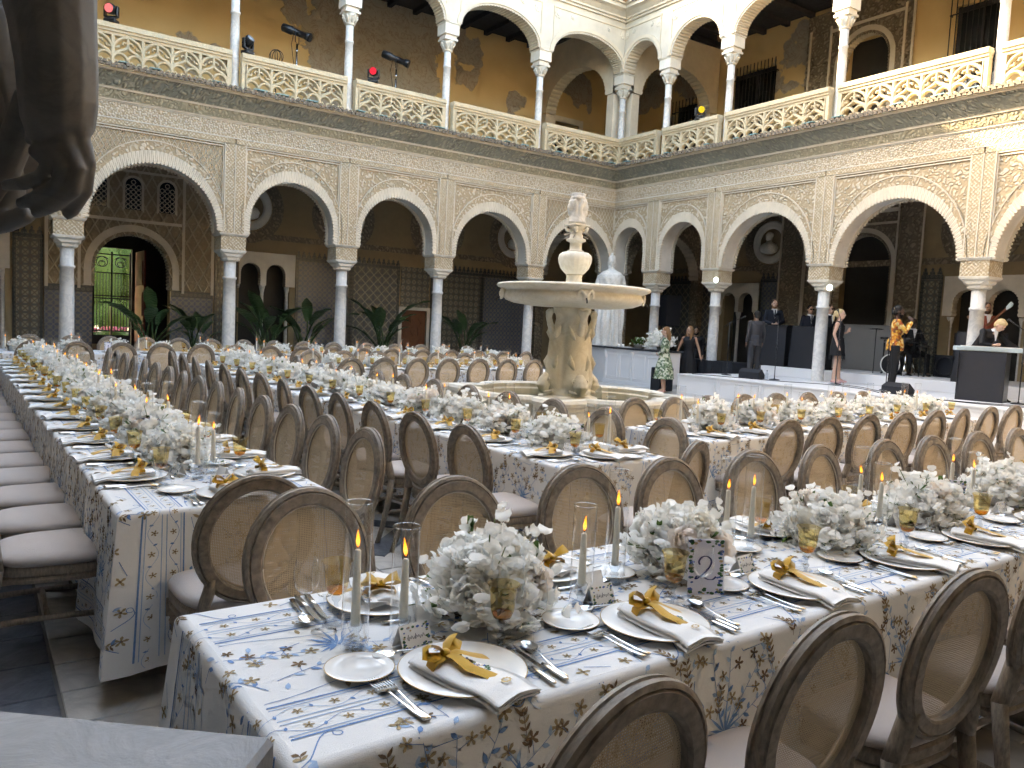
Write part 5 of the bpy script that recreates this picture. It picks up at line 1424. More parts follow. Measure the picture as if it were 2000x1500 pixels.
number_card(*tp('left', 1.5, .05), -.35, 1, 'lilac number card among the flowers of far left table')
number_card(*tp('arcade', 1.75, -.2), -.2, 1, 'small lilac number card on farthest table beside arcade')
number_card(*tp('stage', 1.9, .0), -1.2, 3, 'number card turned edge-on among stage-side table flowers')
# ------------------------------------------------------------------ fountain
def remesh(o, vox, smooth=True, it=4):
    m = o.modifiers.new('remesh', 'REMESH'); m.mode = 'VOXEL'; m.voxel_size = vox; m.use_smooth_shade = smooth
    if it: s = o.modifiers.new('smooth', 'SMOOTH'); s.iterations = it; s.factor = .5
    return o
FX, FY = 6.40, 8.0
FO = empty('fountain', (FX, FY, 0), radians(2.5), 'tiered marble fountain with dolphin pedestal and two-faced head', 'fountain')
def basin_outline(a, off):
    """square with pointed corners and a swelling lobe on every side"""
    pts = []
    for k in range(4):
        c, s = cos(k*pi/2), sin(k*pi/2); loc = []
        A = a+off
        loc.append((-A, -A)); loc.append((-A*.62, -A*.99)); 
        R = a*.50; 
        for q in range(9):
            t = pi+pi*q/8; loc.append(((R+off)*cos(t)*1.0, -a*.93+(R*.62+off)*sin(t)))
        loc.append((A*.62, -A*.99))
        pts += [(x*c-y*s, x*s+y*c) for x, y in loc]
    return pts
def ring_walls(mb, prof, a):
    rows = [[mb.vert((x, y, z)) for x, y in basin_outline(a, o)] for o, z in prof]
    for p, q in zip(rows, rows[1:]): mb.strip(p, q, True, False)
mb = MB(); ring_walls(mb, [(.10, 0), (.10, .09), (.05, .11), (.0, .16), (-.02, .5), (.0, .62), (.02, .64), (.02, .68)], 1.10); mb.build('basin_wall', MAT['marble_fountain'], FO)
mb = MB(); ring_walls(mb, [(.02, .682), (.075, .70), (.09, .735), (.07, .77), (-.07, .775), (-.10, .75), (-.10, .70), (-.12, .68), (-.12, .2)], 1.10); mb.build('basin_rim', MAT['marble_fountain'], FO)
def m_water():
    t = NT('pool_water'); n = t.noise(9, 2)
    return t.done(t.bsdf(t.mix(n, (0.055, 0.07, 0.04), (0.09, 0.10, 0.055)), 0.05, t.bump(n, 0.01), 0, 0.5))
m_water()
mb = MB(); mb.poly([(x, y, .60) for x, y in basin_outline(1.10, -.11)]); mb.build('water', MAT['pool_water'], FO)
# pedestal: four dolphins standing on their heads
mb = MB(); mb.smooth = True
PROF = [(r_*.84, z_) for r_, z_ in [(.47, .45), (.47, .62), (.44, .64), (.44, .69), (.40, .72), (.39, .76), (.365, .80), (.365, .86), (.355, .93), (.345, 1.0), (.335, 1.1), (.325, 1.22), (.315, 1.34), (.30, 1.45), (.275, 1.54), (.25, 1.61), (.245, 1.67), (.265, 1.73), (.30, 1.77), (.31, 1.80), (.31, 1.83)]]
def dolph(a, r, z):
    if z < .71: return r*(1+.04*cos(8*a))
    k = sin(min(1, max(0, (z-.72)/.25))*pi/2); top = 1-sstep((z-1.55)/.2)
    lob = abs(cos(2*a+.5)); return r*(.86+.24*k*(lob**.7)*(.4+.6*top)+.012*sin(z*60)*sin(a*12)*(1 if z < .95 else .2))
mb.lathe([(r, z) for i in range(len(PROF)-1) for r, z in [tuple(PROF[i][j]+(PROF[i+1][j]-PROF[i][j])*q/3 for j in (0, 1)) for q in range(3)]]+[PROF[-1]], 72, rf=dolph)
mb.build('pedestal', MAT['marble_fountain'], FO)
for k in range(4):
    a0 = k*pi/2-.25
    mb = MB(); mb.smooth = True; P = lambda da, r, z: (.82*r*cos(a0+da), .82*r*sin(a0+da), z)
    mb.tube([P(0, .36, .98), P(0, .40, .90), P(0, .43, .83), P(0, .41, .78), P(0, .34, .76)], [.05, .09, .10, .07, .04], 10)          # brow and snout
    remesh(mb.build('dolphin_brow', MAT['marble_fountain'], FO), .014, True, 2)
    mb = MB(); mb.smooth = True
    mb.tube([P(-.42, .36, .77), P(-.2, .43, .75), P(0, .45, .745), P(.2, .43, .75), P(.42, .36, .77)], .022, 7)                       # lip
    mb.build('dolphin_lip', MAT['marble_fountain'], FO)
    mb = MB(); mb.smooth = True
    mb.tube([P(0, .30, 1.48), P(0, .36, 1.60), P(0, .40, 1.70), P(.06, .40, 1.76), P(.18, .36, 1.79)], [.05, .045, .04, .05, .03], 8)   # tail
    mb.tube([P(0, .38, 1.70), P(-.08, .39, 1.76), P(-.2, .36, 1.79)], [.035, .045, .03], 8)
    remesh(mb.build('dolphin_tail', MAT['marble_fountain'], FO), .014, True, 2)
    for s in (-1, 1):
        mb = MB(); mb.smooth = True
        mb.tube([P(s*.30, .33, 1.05), P(s*.42, .36, 1.14), P(s*.46, .33, 1.24)], [.05, .06, .012], 7, flat=.5); mb.build('dolphin_fin', MAT['marble_fountain'], FO)
        mb = MB(); mb.smooth = True
        mb.tube([P(s*.28, .30, 1.42), P(s*.44, .34, 1.50), P(s*.58, .33, 1.60)], [.035, .045, .012], 7, flat=.5); mb.build('tail_fin', MAT['marble_fountain'], FO)
    for s in (-1, 1):
        mb = MB(); c = P(s*.24, .405, .90)
        mb.ball(c, .020, 8, 6); mb.tube([(c[0]+.034*cos(t)*-sin(a0), c[1]+.034*cos(t)*cos(a0), c[2]+.034*sin(t)) for t in [2*pi*q/10 for q in range(11)]], .007, 5)
        mb.build('eye', MAT['marble_fountain'], FO)
# great bowl
mb = MB(); mb.smooth = True
mb.lathe([(.24, 1.832), (.55, 1.836), (.76, 1.862), (.86, 1.90), (.895, 1.945), (.885, 1.985), (.865, 1.998), (.865, 2.016), (.91, 2.035), (.965, 2.055), (.985, 2.078), (.97, 2.10), (.93, 2.106), (.88, 2.085), (.6, 1.97), (.2, 1.96)], 72,
         rf=lambda a, r, z: r*(1+(.010*cos(18*a) if .5 < r < .95 and z < 1.93 else 0)), cap1=True)
mb.build('bowl', MAT['marble_fountain'], FO)
for k in range(4):
    a0 = -2.12+k*pi/2; mb = MB(); mb.smooth = True; P = lambda da, r, z: (r*cos(a0+da), r*sin(a0+da), z)
    mb.ball(P(0, .88, 1.98), .065, 10, 8, (.8, .8, 1)); mb.ball(P(0, .915, 1.955), .038, 8, 6)
    for s in (-1, 1):
        mb.tube([P(s*.03, .925, 2.0), P(s*.07, .92, 2.025), P(s*.10, .90, 1.98), P(s*.09, .90, 1.92)], [.016, .02, .02, .014], 7); mb.ball(P(s*.03, .94, 1.985), .011, 6, 5)
    mb.tube([P(-.05, .91, 1.915), P(0, .925, 1.905), P(.05, .91, 1.915)], .016, 6)
    remesh(mb.build('lion_mask', MAT['marble_fountain'], FO), .011, True, 2)
    mb = MB(); mb.tube([P(0, .93, 1.93), P(0, .98, 1.90), P(0, .985, 1.87)], .009, 6); mb.build('spout', MAT['iron_black'], FO)
# urn, capital and two-faced head
mb = MB(); mb.smooth = True
mb.lathe([(.17, 1.95), (.17, 2.10), (.125, 2.13), (.105, 2.16), (.098, 2.22), (.11, 2.25)], 24); mb.build('urn_foot', MAT['marble_fountain'], FO)
mb = MB(); mb.smooth = True
mb.lathe([(.10, 2.25), (.13, 2.275), (.175, 2.33), (.200, 2.40), (.207, 2.455), (.195, 2.50), (.165, 2.53), (.12, 2.537)], 60, rf=lambda a, r, z: r*(1+.05*abs(sin(10*a))*sstep((z-2.25)/.05)*(1-sstep((z-2.50)/.04))))
mb.build('fluted_urn', MAT['marble_fountain'], FO)
mb = MB(); mb.smooth = True
mb.lathe([(.105, 2.537), (.105, 2.555), (.078, 2.565), (.075, 2.65), (.09, 2.665), (.122, 2.675), (.122, 2.70), (.085, 2.715), (.085, 2.745), (.072, 2.77), (.085, 2.80)], 24); mb.build('neck', MAT['marble_fountain'], FO)
mb = MB(); mb.smooth = True
mb.lathe([(.08, 2.80), (.10, 2.815), (.085, 2.825), (.115, 2.86), (.115, 2.868)], 20)
for k in range(4):
    a = pi/4+k*pi/2; mb.tube([(.07*cos(a), .07*sin(a), 2.80), (.125*cos(a), .125*sin(a), 2.815), (.135*cos(a), .135*sin(a), 2.84), (.115*cos(a), .115*sin(a), 2.845)], [.02, .028, .026, .016], 7)
mb.box(-.118, .118, -.118, .118, 2.868, 2.885); mb.build('capital', MAT['marble_fountain'], FO)
for k in range(4):
    a = .4+k*pi/2; mb = MB(); mb.tube([(.09*cos(a), .09*sin(a), 2.775), (.17*cos(a), .17*sin(a), 2.755)], [.010, .008], 6); mb.tube([(.10*cos(a+.2), .10*sin(a+.2), 2.735), (.155*cos(a+.2), .155*sin(a+.2), 2.705)], [.009, .007], 6); mb.build('bronze_spout', MAT['bowl_stone'], FO)
mb = MB(); mb.smooth = True; la = YAW+pi/2-radians(2.5)
def HP(f, s, z): return (f*cos(la)-s*sin(la), f*sin(la)+s*cos(la), z)
for sg in (1, -1):
    c = .035*sg
    for p, r_, sc_ in (((c, 0, 3.14), .088, 1), ((.07*sg, 0, 3.10), .068, 1), ((.105*sg, 0, 3.085), .024, 1), ((.085*sg, 0, 3.03), .045, 1), ((.075*sg, 0, 2.985), .032, 1)): mb.ball(HP(*p), r_, 12, 8)
    mb.tube([HP(.095*sg, 0, 3.155), HP(.125*sg, 0, 3.10), HP(.105*sg, 0, 3.088)], [.012, .017, .012], 7)
    mb.tube([HP(.09*sg, -.06, 3.16), HP(.112*sg, 0, 3.168), HP(.09*sg, .06, 3.16)], .013, 6)
    for s in (-1, 1): mb.tube([HP(.05*sg, s*.075, 3.18), HP(.03*sg, s*.085, 3.10), HP(.03*sg, s*.075, 2.98)], [.03, .028, .02], 7)
    mb.tube([HP(.09*sg, 0, 3.20), HP(.05*sg, .07, 3.215), HP(0, .09, 3.215)], .022, 6); mb.tube([HP(.09*sg, 0, 3.20), HP(.05*sg, -.07, 3.215), HP(0, -.09, 3.215)], .022, 6)
mb.tube([HP(0, 0, 2.90), HP(0, 0, 2.97), HP(0, 0, 3.05)], [.115, .10, .08], 12); mb.ball(HP(0, 0, 2.92), .105, 12, 6, (1, 1, .6)); mb.tube([HP(0, 0, 3.17), HP(0, 0, 3.275)], [.085, .095], 8)
remesh(mb.build('two_faced_head', MAT['marble_statue'], FO), .009, True, 3)

# ------------------------------------------------------------------ draped goddess in the far corner
ST = empty('statue', (16.55, 18.85, 0), YAW+pi/2-.05, 'tall white marble statue of a helmeted draped goddess behind bar', 'statue'); ST.scale = (.88, .88, 1.06)
mb = MB(); mb.bbox(-.5, .5, -.5, .5, 0, .16, .02); mb.bbox(-.42, .42, -.42, .42, .16, .80, .01); mb.bbox(-.5, .5, -.5, .5, .80, .93, .02); mb.build('plinth', MAT['marble_statue'], ST)
mb = MB(); mb.smooth = True; h0 = .93
BP = [(.44, 0), (.43, .06), (.40, .5), (.385, .9), (.37, 1.2), (.335, 1.42), (.30, 1.55), (.32, 1.68), (.36, 1.85), (.40, 2.02), (.385, 2.12), (.30, 2.2), (.15, 2.26), (.10, 2.30), (.095, 2.38)]
BPf = [tuple(BP[i][j]+(BP[i+1][j]-BP[i][j])*q/4 for j in (0, 1)) for i in range(len(BP)-1) for q in range(4)]+[BP[-1]]
def drape(a, r, z):
    f = sstep((1.55-z)/.5); fold = .055*f*sin(13*a+.8*sin(z*2)+1.2*sin(3*a))+.02*f*sin(29*a)
    over = .045*sstep((z-1.12)/.05)*(1-sstep((z-1.30)/.25))*1.0
    up_ = .018*(1-f)*sin(9*a+z*9)*sstep((2.1-z)/.2)
    knee = .10*math.exp(-((z-.75)/.35)**2)*math.exp(-((a-1.15)/.45)**2)
    return (r+fold+over+up_+knee)*(1.12*abs(cos(a))**2+.80*abs(sin(a))**2)
mb.lathe([(r, z+h0) for r, z in BPf], 84, rf=lambda a, r, z: drape(a, r, z-h0))
mb.build('draped_body', MAT['marble_statue'], ST)
mb = MB(); mb.smooth = True
for s in (-1, 1):
    mb.tube([(s*.36, 0, h0+2.08), (s*.44, -.02, h0+1.85), (s*.47, .02, h0+1.58), (s*.40, .16, h0+1.38)], [.12, .115, .10, .075], 12)
    for q in range(4): mb.tube([(s*(.40+.025*q), .02+.04*q, h0+1.62-.05*q), (s*(.43+.02*q), .05+.03*q, h0+1.1-.12*q), (s*(.41+.02*q), .04+.03*q, h0+.72-.1*q)], [.05, .055, .03], 8)
remesh(mb.build('arms', MAT['marble_statue'], ST), .022, True, 3)
mb = MB(); mb.smooth = True; hz = h0+2.52
mb.ball((0, .01, hz), .125, 16, 12, (.86, .98, 1.2)); mb.tube([(0, .11, hz+.05), (0, .155, hz-.02), (0, .125, hz-.035)], [.016, .026, .018], 7); mb.ball((0, .085, hz-.1), .05, 10, 7); mb.tube([(-.05, .108, hz-.075), (0, .13, hz-.07), (.05, .108, hz-.075)], .014, 6)
for s in (-1, 1): mb.ball((s*.045, .108, hz+.03), .018, 8, 6); mb.ball((s*.108, 0, hz), .03, 8, 6, (.5, .8, 1.3)); mb.tube([(s*.095, .03, hz+.06), (s*.12, -.03, hz-.05), (s*.10, -.06, hz-.16)], [.03, .04, .025], 8)
mb.tube([(0, 0, hz-.22), (0, 0, hz-.08)], .085, 12)
mb.ball((0, -.02, hz+.06), .138, 16, 10, (.98, 1.08, 1.0)); mb.tube([(0, .12, hz+.10), (0, .06, hz+.21), (0, -.06, hz+.22), (0, -.15, hz+.12), (0, -.17, hz-.02)], [.02, .035, .04, .04, .02], 8)
remesh(mb.build('helmeted_head', MAT['marble_statue'], ST), .012, True, 2)

# ------------------------------------------------------------------ foreground statue: hanging arm, hand and its plinth beside the camera
def at_px(px, py, dep):
    return CAMLOC+(r2*((px-1000)/1550)-u2*((py-750)/1550)+fw)*dep
m_marble('marble_shade', (0.185, 0.172, 0.157), (0.115, 0.107, 0.097), (0.10, 0.09, 0.075), 0.7, 0.55, 9, 0.0007)  # statue marble with the gallery's shade put into its base colour
SG = empty('statue', (-.21, .81, 0), 0, 'marble statue with shade darkened into its colour, whose hanging hand fills the upper left corner', 'statue')
inv = Vector((-.21, .81, 0)); DP = .80
def HQ(px, py, dd=0.0): return at_px(px, py, DP+dd)-inv
S_PX = DP/1550
mb = MB(); mb.smooth = True
def chain(pts, n=12): mb.tube([HQ(*p[:2], p[2]) for p in pts], [p[3]*S_PX for p in pts], n)
chain([(-60, -60, .07, 60), (-30, 60, .07, 78), (-6, 160, .075, 86), (20, 250, .08, 86), (28, 330, .08, 80), (10, 405, .07, 46)])
chain([(70, -420, .02, 105), (78, -220, .01, 100), (88, -60, 0, 92), (104, 50, 0, 78), (112, 130, 0, 73), (115, 200, .002, 70), (114, 240, .006, 66), (110, 280, .012, 50), (108, 300, .018, 30)])
for (x0, y0, d0, r0) in ((76, 285, .012, 25), (100, 296, -.002, 25), (126, 298, -.004, 24), (152, 288, .006, 23)):
    chain([(x0*.35+72, 110, .008, 34), (x0*.75+30, 200, .0, 34), (x0, y0, d0, r0)])
chain([(158, 284, .006, 22), (172, 318, .006, 15.5), (167, 372, .008, 14), (140, 412, .012, 13.5), (127, 424, .012, 9)])
chain([(132, 296, -.003, 23), (152, 332, -.006, 15.5), (143, 372, -.006, 14.5), (104, 400, -.001, 15), (66, 418, .002, 11)])
chain([(104, 296, -.005, 23), (124, 330, -.010, 15.5), (112, 362, -.009, 14.5), (74, 386, -.003, 15), (36, 399, .0, 11)])
chain([(76, 290, -.002, 23), (95, 320, -.008, 15.5), (82, 344, -.007, 14.5), (46, 358, -.001, 14), (8, 362, .004, 11)])
chain([(66, 190, .02, 34), (40, 250, .03, 32), (10, 330, .035, 30), (-20, 390, .04, 28)])
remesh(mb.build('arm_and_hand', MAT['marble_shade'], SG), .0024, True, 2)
mb = MB(); mb.smooth = True     # folds of drapery gathered in the hand, and the robe beyond the frame
for q in range(5):
    mb.tube([HQ(-20-30*q, 20+12*q, .06+.01*q), HQ(-8-26*q, 120, .06), HQ(0-22*q, 260, .055), HQ(10-26*q, 380, .05), HQ(-2-30*q, 432, .05)], [46*S_PX, 50*S_PX, 44*S_PX, 40*S_PX, 22*S_PX], 10)
mb.tube([HQ(60, 415, .03), HQ(20, 432, .035), HQ(-40, 446, .04)], [20*S_PX, 22*S_PX, 22*S_PX], 9)
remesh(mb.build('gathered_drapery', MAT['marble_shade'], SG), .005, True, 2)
mb = MB(); mb.smooth = True; c0 = (-.32, .12)
mb.lathe([(.27, 1.19), (.26, 1.6), (.25, 2.0), (.23, 2.3), (.25, 2.6), (.29, 2.85), (.22, 2.98), (.09, 3.04), (.08, 3.12)], 60, c=(c0[0], c0[1], 0), rf=lambda a, r, z: r+.022*sin(11*a+z)*sstep((2.6-z)/.6))
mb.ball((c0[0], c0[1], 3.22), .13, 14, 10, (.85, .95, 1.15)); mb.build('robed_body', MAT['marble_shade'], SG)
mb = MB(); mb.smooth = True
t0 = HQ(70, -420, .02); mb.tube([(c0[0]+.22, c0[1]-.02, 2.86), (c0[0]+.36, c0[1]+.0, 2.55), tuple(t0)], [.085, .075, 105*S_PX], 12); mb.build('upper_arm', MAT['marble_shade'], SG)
an = atan2(.64, -.77)
PLN = empty('statue_plinth', (-.21, .81, 0), an, 'pale marble plinth slab filling the bottom left corner', 'plinth')
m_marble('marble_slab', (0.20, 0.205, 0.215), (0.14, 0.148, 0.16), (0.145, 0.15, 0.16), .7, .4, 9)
mb = MB(); mb.bbox(-.375, .375, -.30, .30, 1.05, 1.15, .006); mb.build('slab', MAT['marble_slab'], PLN)
mb = MB(); mb.bbox(-.33, .33, -.255, .255, .15, 1.049, .006); mb.build('die', MAT['marble_slab'], PLN)
mb = MB(); mb.bbox(-.375, .375, -.30, .30, 0, .149, .006); mb.build('base', MAT['marble_slab'], PLN)
# ------------------------------------------------------------------ stage, bar and band
simple('stage_white', (0.66, 0.66, 0.67), 0.45, 0.04, 3); simple('black_matte', (0.012, 0.013, 0.018), 0.75, 0.3, 10); simple('black_gloss', (0.012, 0.012, 0.014), 0.3, 0.2, 20); simple('chrome', (0.5, 0.5, 0.5), 0.2, 0.1, 20, 0, 1.0)
simple('grille_dark', (0.02, 0.02, 0.022), 0.9, 0.5, 200); simple('screen_grey', (0.20, 0.195, 0.19), 0.8, 0.06, 2); simple('counter_dark', (0.045, 0.045, 0.05), 0.3, 0.2, 10)
SZ = .53
STG = empty('stage', (14.9, 8.6, 0), 0, 'low white panelled stage running along the right arcade', 'stage')
mb = MB(); mb.box(0, 7.0, -6.0, 5.6, 0, SZ); mb.build('platform', MAT['stage_white'], STG)
for k in range(9):
    y = -5.95+k*1.283
    mb = MB()
    for (a, b, c, d) in ((y+.06, y+1.22, .06, .085), (y+.06, y+1.22, .425, .45), (y+.06, y+.085, .085, .425), (y+1.195, y+1.22, .085, .425)): mb.box(-.014, -.001, a, b, c, d)
    mb.box(-.02, -.001, y-.02, y+.02, 0, SZ-.03); mb.build('front_panel', MAT['stage_white'], STG)
mb = MB(); mb.box(-.03, -.001, -6, 5.6, SZ-.028, SZ); mb.build('nosing', MAT['stage_white'], STG)
mb = MB(); mb.bbox(3.1, 6.4, -5.9, 5.5, SZ+.001, .78, .01); mb.build('riser', MAT['stage_white'], STG)
def desk(x, y, w, rz, label):
    o = empty('music_desk', (x, y, .78), rz, label, 'music desk', 'black music desks on the riser')
    mb = MB(); mb.prism([(-.05, 0), (.03, 1.10), (.40, 1.10), (.46, .95), (.40, 0)], -w/2, w/2, 'x'); mb.build('front', MAT['black_matte'], o)
    for e in (-w/2-.012, w/2+.001): mb = MB(); mb.box(e, e+.011, -.04, .40, 0, 1.09); mb.build('side', MAT['black_gloss'], o)
    mb = MB(); mb.box(-w/2, w/2, .05, .42, 1.101, 1.13); mb.build('top', MAT['black_gloss'], o)
    return o
# desks face the court (-x): local -y points to the court
desk(18.25, 14.1, 1.15, -pi/2, 'black music desk in front of bearded man'); desk(18.35, 12.95, 1.0, -pi/2, 'black music desk in front of man wearing sunglasses')
desk(18.2, 8.6, .9, -pi/2, 'black music desk behind keyboard, right edge of photo')
mb = MB(); mb.box(-.04, .04, -1.1, 1.1, 0, 1.25); o = mb.build('backdrop_screen', MAT['screen_grey'], None, (20.35, 12.65, .78)); tag(o, 'plain grey low screen behind the singers', 'screen')
PL = empty('black_platform', (17.6, 15.7, 0), 0, 'black draped platform left of the stage', 'platform')
mb = MB(); mb.box(-.5, .35, -1.4, 1.5, 0, .82); mb.build('deck', MAT['black_matte'], PL)
mb = MB()
n = 40; rows = [[mb.vert((-.54-.02*sin(k*1.7), -1.4+2.9*k/n, z)) for k in range(n+1)] for z in (0.01, .83)]; mb.strip(rows[0], rows[1]); mb.build('skirt', MAT['black_matte'], PL)
def mic_stand(x, y, z, lx, ly, h, label):
    o = empty('microphone_stand', (x, y, z), 0, label, 'microphone stand', 'microphone stands on the stage')
    mb = MB(); mb.lathe([(.13, 0), (.13, .012), (.11, .022), (.02, .032), (.015, .05)], 20); mb.build('base', MAT['black_gloss'], o)
    mb = MB(); mb.tube([(0, 0, .03), (0, 0, h)], .011, 8); mb.tube([(0, 0, h*.55), (0, 0, h*.6)], .018, 8); mb.build('pole', MAT['black_gloss'], o)
    mb = MB(); mb.tube([(-.2*lx, -.2*ly, h-.12), (0, 0, h), (.35*lx, .35*ly, h+.12)], .008, 6); mb.build('boom', MAT['black_gloss'], o)
    mb = MB(); e = Vector((.35*lx, .35*ly, h+.12)); q = Vector((lx*.8, ly*.8, .3)).normalized(); mb.tube([e, e+q*.12], [.012, .017], 8); mb.ball(e+q*.14, .026, 10, 7); mb.build('microphone', MAT['grille_dark'], o)
mic_stand(16.2, 13.75, SZ, .6, -.4, 1.35, 'thin microphone stand left of man in grey suit'); mic_stand(16.25, 12.3, SZ, .6, .5, 1.35, 'thin microphone stand standing alone before music desks')
mic_stand(16.95, 11.1, SZ, .3, .35, 1.55, 'microphone stand in front of blonde singer'); mic_stand(16.6, 9.65, SZ, .2, .1, 1.55, 'microphone stand against the orange floral jacket'); mic_stand(16.55, 6.95, SZ, -.1, .5, 1.4, 'microphone stand beside keyboard player, right edge')
def wedge(x, y, rz, label):
    o = empty('stage_monitor', (x, y, SZ), rz, label, 'stage monitor', 'wedge monitors on the stage'); o.scale = (.8, .8, .72)
    mb = MB(); mb.prism([(-.2, 0), (.22, 0), (.22, .14), (.0, .33), (-.2, .22)], -.33, .33, 'x'); mb.build('cabinet', MAT['black_matte'], o)
    mb = MB(); mb.poly([(-.30, .215, .155), (.30, .215, .155), (.30, .012, .328), (-.30, .012, .328)]); mb.v = [(a, b+.004, c+.004) for a, b, c in mb.v]; mb.build('grille', MAT['grille_dark'], o)
wedge(15.95, 12.75, -pi/2+.25, 'black wedge monitor with sloping grille near bottle'); wedge(15.85, 8.95, -pi/2-.1, 'black wedge monitor at the feet of floral-jacket singer')
BT = empty('water_bottle', (16.15, 12.45, SZ), 0, 'clear water bottle with black cap beside wedge monitor', 'bottle')
mb = MB(); mb.lathe([(.032, 0), (.035, .01), (.035, .14), (.014, .18), (.013, .20)], 14); mb.build('body', MAT['glass_crystal'], BT); mb = MB(); mb.lathe([(.016, .20), (.016, .225)], 12); mb.build('cap', MAT['black_gloss'], BT)
for k, pts in enumerate(([(15.2, 14.0), (15.6, 12.9), (15.9, 11.9), (16.5, 11.0), (16.2, 9.9), (15.6, 9.2)], [(16.9, 11.0), (16.8, 10.4), (16.2, 9.6), (15.6, 8.7), (15.5, 7.6), (16.2, 6.6)], [(15.85, 8.7), (15.5, 8.2), (15.4, 7.2), (15.9, 6.4)])):
    mb = MB(); mb.tube([(x, y, SZ+.008) for x, y in smooth_path(pts, 6)], .008, 5); o = mb.build('stage_cable', MAT['black_matte']); tag(o, ['black cable trailing along stage front past both monitors', 'black cable looping from singer stand to keyboard', 'short black cable curling beside right wedge monitor'][k], 'cable', 'black cables on the stage')
# keyboard, its stand and the black desk before it
KB = empty('keyboard', (16.75, 7.65, 0), -.93, 'pale blue stage keyboard on black stand, right edge', 'keyboard')
simple('keyboard_shell', (0.42, 0.52, 0.56), 0.4, 0.06, 8); simple('key_white', (0.7, 0.7, 0.68), 0.3)
mb = MB(); mb.bbox(-.62, .62, -.16, .16, 1.50, 1.59, .012); mb.build('body', MAT['keyboard_shell'], KB)
mb = MB()
for k in range(36): mb.box(-.52+k*.029, -.52+k*.029+.027, -.155, -.01, 1.591, 1.604)
tag(mb.build('keys', MAT['key_white'], KB), kind='stuff')
mb = MB(); mb.box(-.12, .12, .03, .12, 1.591, 1.596); mb.build('display', MAT['pane_dark'], KB)
mb = MB()
for s in (-1, 1): mb.tube([(-.40*s, -.1, SZ), (.36*s, -.1, 1.49)], .016, 6); mb.tube([(-.40*s, .1, SZ), (.36*s, .1, 1.49)], .016, 6)
mb.tube([(-.4, -.16, SZ+.015), (-.4, .16, SZ+.015)], .018, 6); mb.tube([(.4, -.16, SZ+.015), (.4, .16, SZ+.015)], .018, 6); mb.build('stand', MAT['black_gloss'], KB)
KD = desk(16.28, 7.55, .80, -pi/2+.25, 'tall black desk standing in front of the keyboard'); KD.location.z = SZ; KD.scale.z = .86; KD['group'] = 'black desks at stage front'
# drums
DK = empty('drum_kit', (19.35, 10.95, .78), -pi/2, 'electronic drum kit on black rack with round white-rimmed bass drum', 'drum kit')
mb = MB(); mb.lathe([(.24, 0), (.245, .01), (.245, .33), (.24, .34)], 28); mb.v = [(x, z-.40, y+.26) for x, y, z in mb.v]; mb.build('bass_drum', MAT['black_gloss'], DK)
mb = MB(); mb.tube([(.245*cos(2*pi*k/28), -.405, .26+.245*sin(2*pi*k/28)) for k in range(29)], .016, 6); mb.build('white_hoop', MAT['key_white'], DK)
mb = MB()
for x in (-.55, .55): mb.tube([(x, .2, 0), (x, .2, .85)], .02, 8); mb.tube([(x, .2, .8), (x*.6, -.15, .85)], .018, 8); mb.tube([(x-.1, .3, .01), (x+.1, .0, .01)], .018, 6)
mb.tube([(-.33, -.15, .85), (.33, -.15, .85)], .018, 8); mb.build('rack', MAT['black_gloss'], DK)
for x, y, z, r_ in ((-.3, -.18, .88, .13), (0, -.2, .9, .13), (.3, -.18, .88, .13), (-.28, .28, .66, .16), (.52, .1, .72, .15)):
    mb = MB(); mb.lathe([(r_, z), (r_*1.03, z+.01), (r_*1.03, z+.05), (r_*.95, z+.055)], 20, c=(x, y, 0)); mb.build('pad', MAT['black_gloss'], DK)
for x, y, z in ((-.62, -.1, 1.12), (.60, -.15, 1.05), (.25, -.3, 1.18)):
    mb = MB(); mb.lathe([(.19, z), (.05, z+.02), (.012, z+.03)], 22, c=(x, y, 0)); mb.tube([(x, y, .0), (x, y, z)], .010, 6); mb.build('cymbal', MAT['black_gloss'], DK)
mb = MB(); mb.tube([(.35, -.35, 0), (.35, -.35, .55)], .018, 8); mb.lathe([(.05, .05), (.06, .1), (.03, .3)], 10, c=(.35, -.35, 0)); mb.build('hi_hat_stand', MAT['chrome'], DK)
TH = empty('drum_stool', (19.92, 10.95, .78), 0, 'round black stool under the seated drummer', 'stool')
mb = MB(); mb.lathe([(.15, .44), (.17, .46), (.17, .52), (.14, .54)], 20); mb.build('seat', MAT['black_matte'], TH)
for k in range(3): mb = MB(); a = k*2.1; mb.tube([(0, 0, .44), (.2*cos(a), .2*sin(a), .01)], .014, 6); mb.build('leg', MAT['chrome'], TH)
SP = empty('loudspeaker', (20.3, 10.2, .78), -pi/2, 'black box loudspeaker with round cone behind drums', 'loudspeaker')
mb = MB(); mb.bbox(-.28, .28, -.2, .2, 0, .55, .02); mb.build('cabinet', MAT['black_matte'], SP); mb = MB(); mb.tube([(.22*cos(2*pi*k/24), -.205, .28+.22*sin(2*pi*k/24)) for k in range(25)], .02, 6); mb.build('cone_ring', MAT['black_gloss'], SP)
PA = empty('speaker_tower', (18.9, 18.55, 0), -pi/2-.4, 'tall black loudspeaker tower in the dark right arcade', 'loudspeaker')
mb = MB(); mb.bbox(-.3, .3, -.25, .25, 1.75, 2.75, .02); mb.build('cabinet', MAT['black_matte'], PA); mb = MB(); mb.tube([(0, 0, 0), (0, 0, 1.75)], .025, 8); mb.build('pole', MAT['black_gloss'], PA)
mb = MB()
for k in range(3): a = k*2.1; mb.tube([(0, 0, .6), (.4*cos(a), .4*sin(a), .02)], .016, 6)
mb.build('tripod', MAT['black_gloss'], PA)
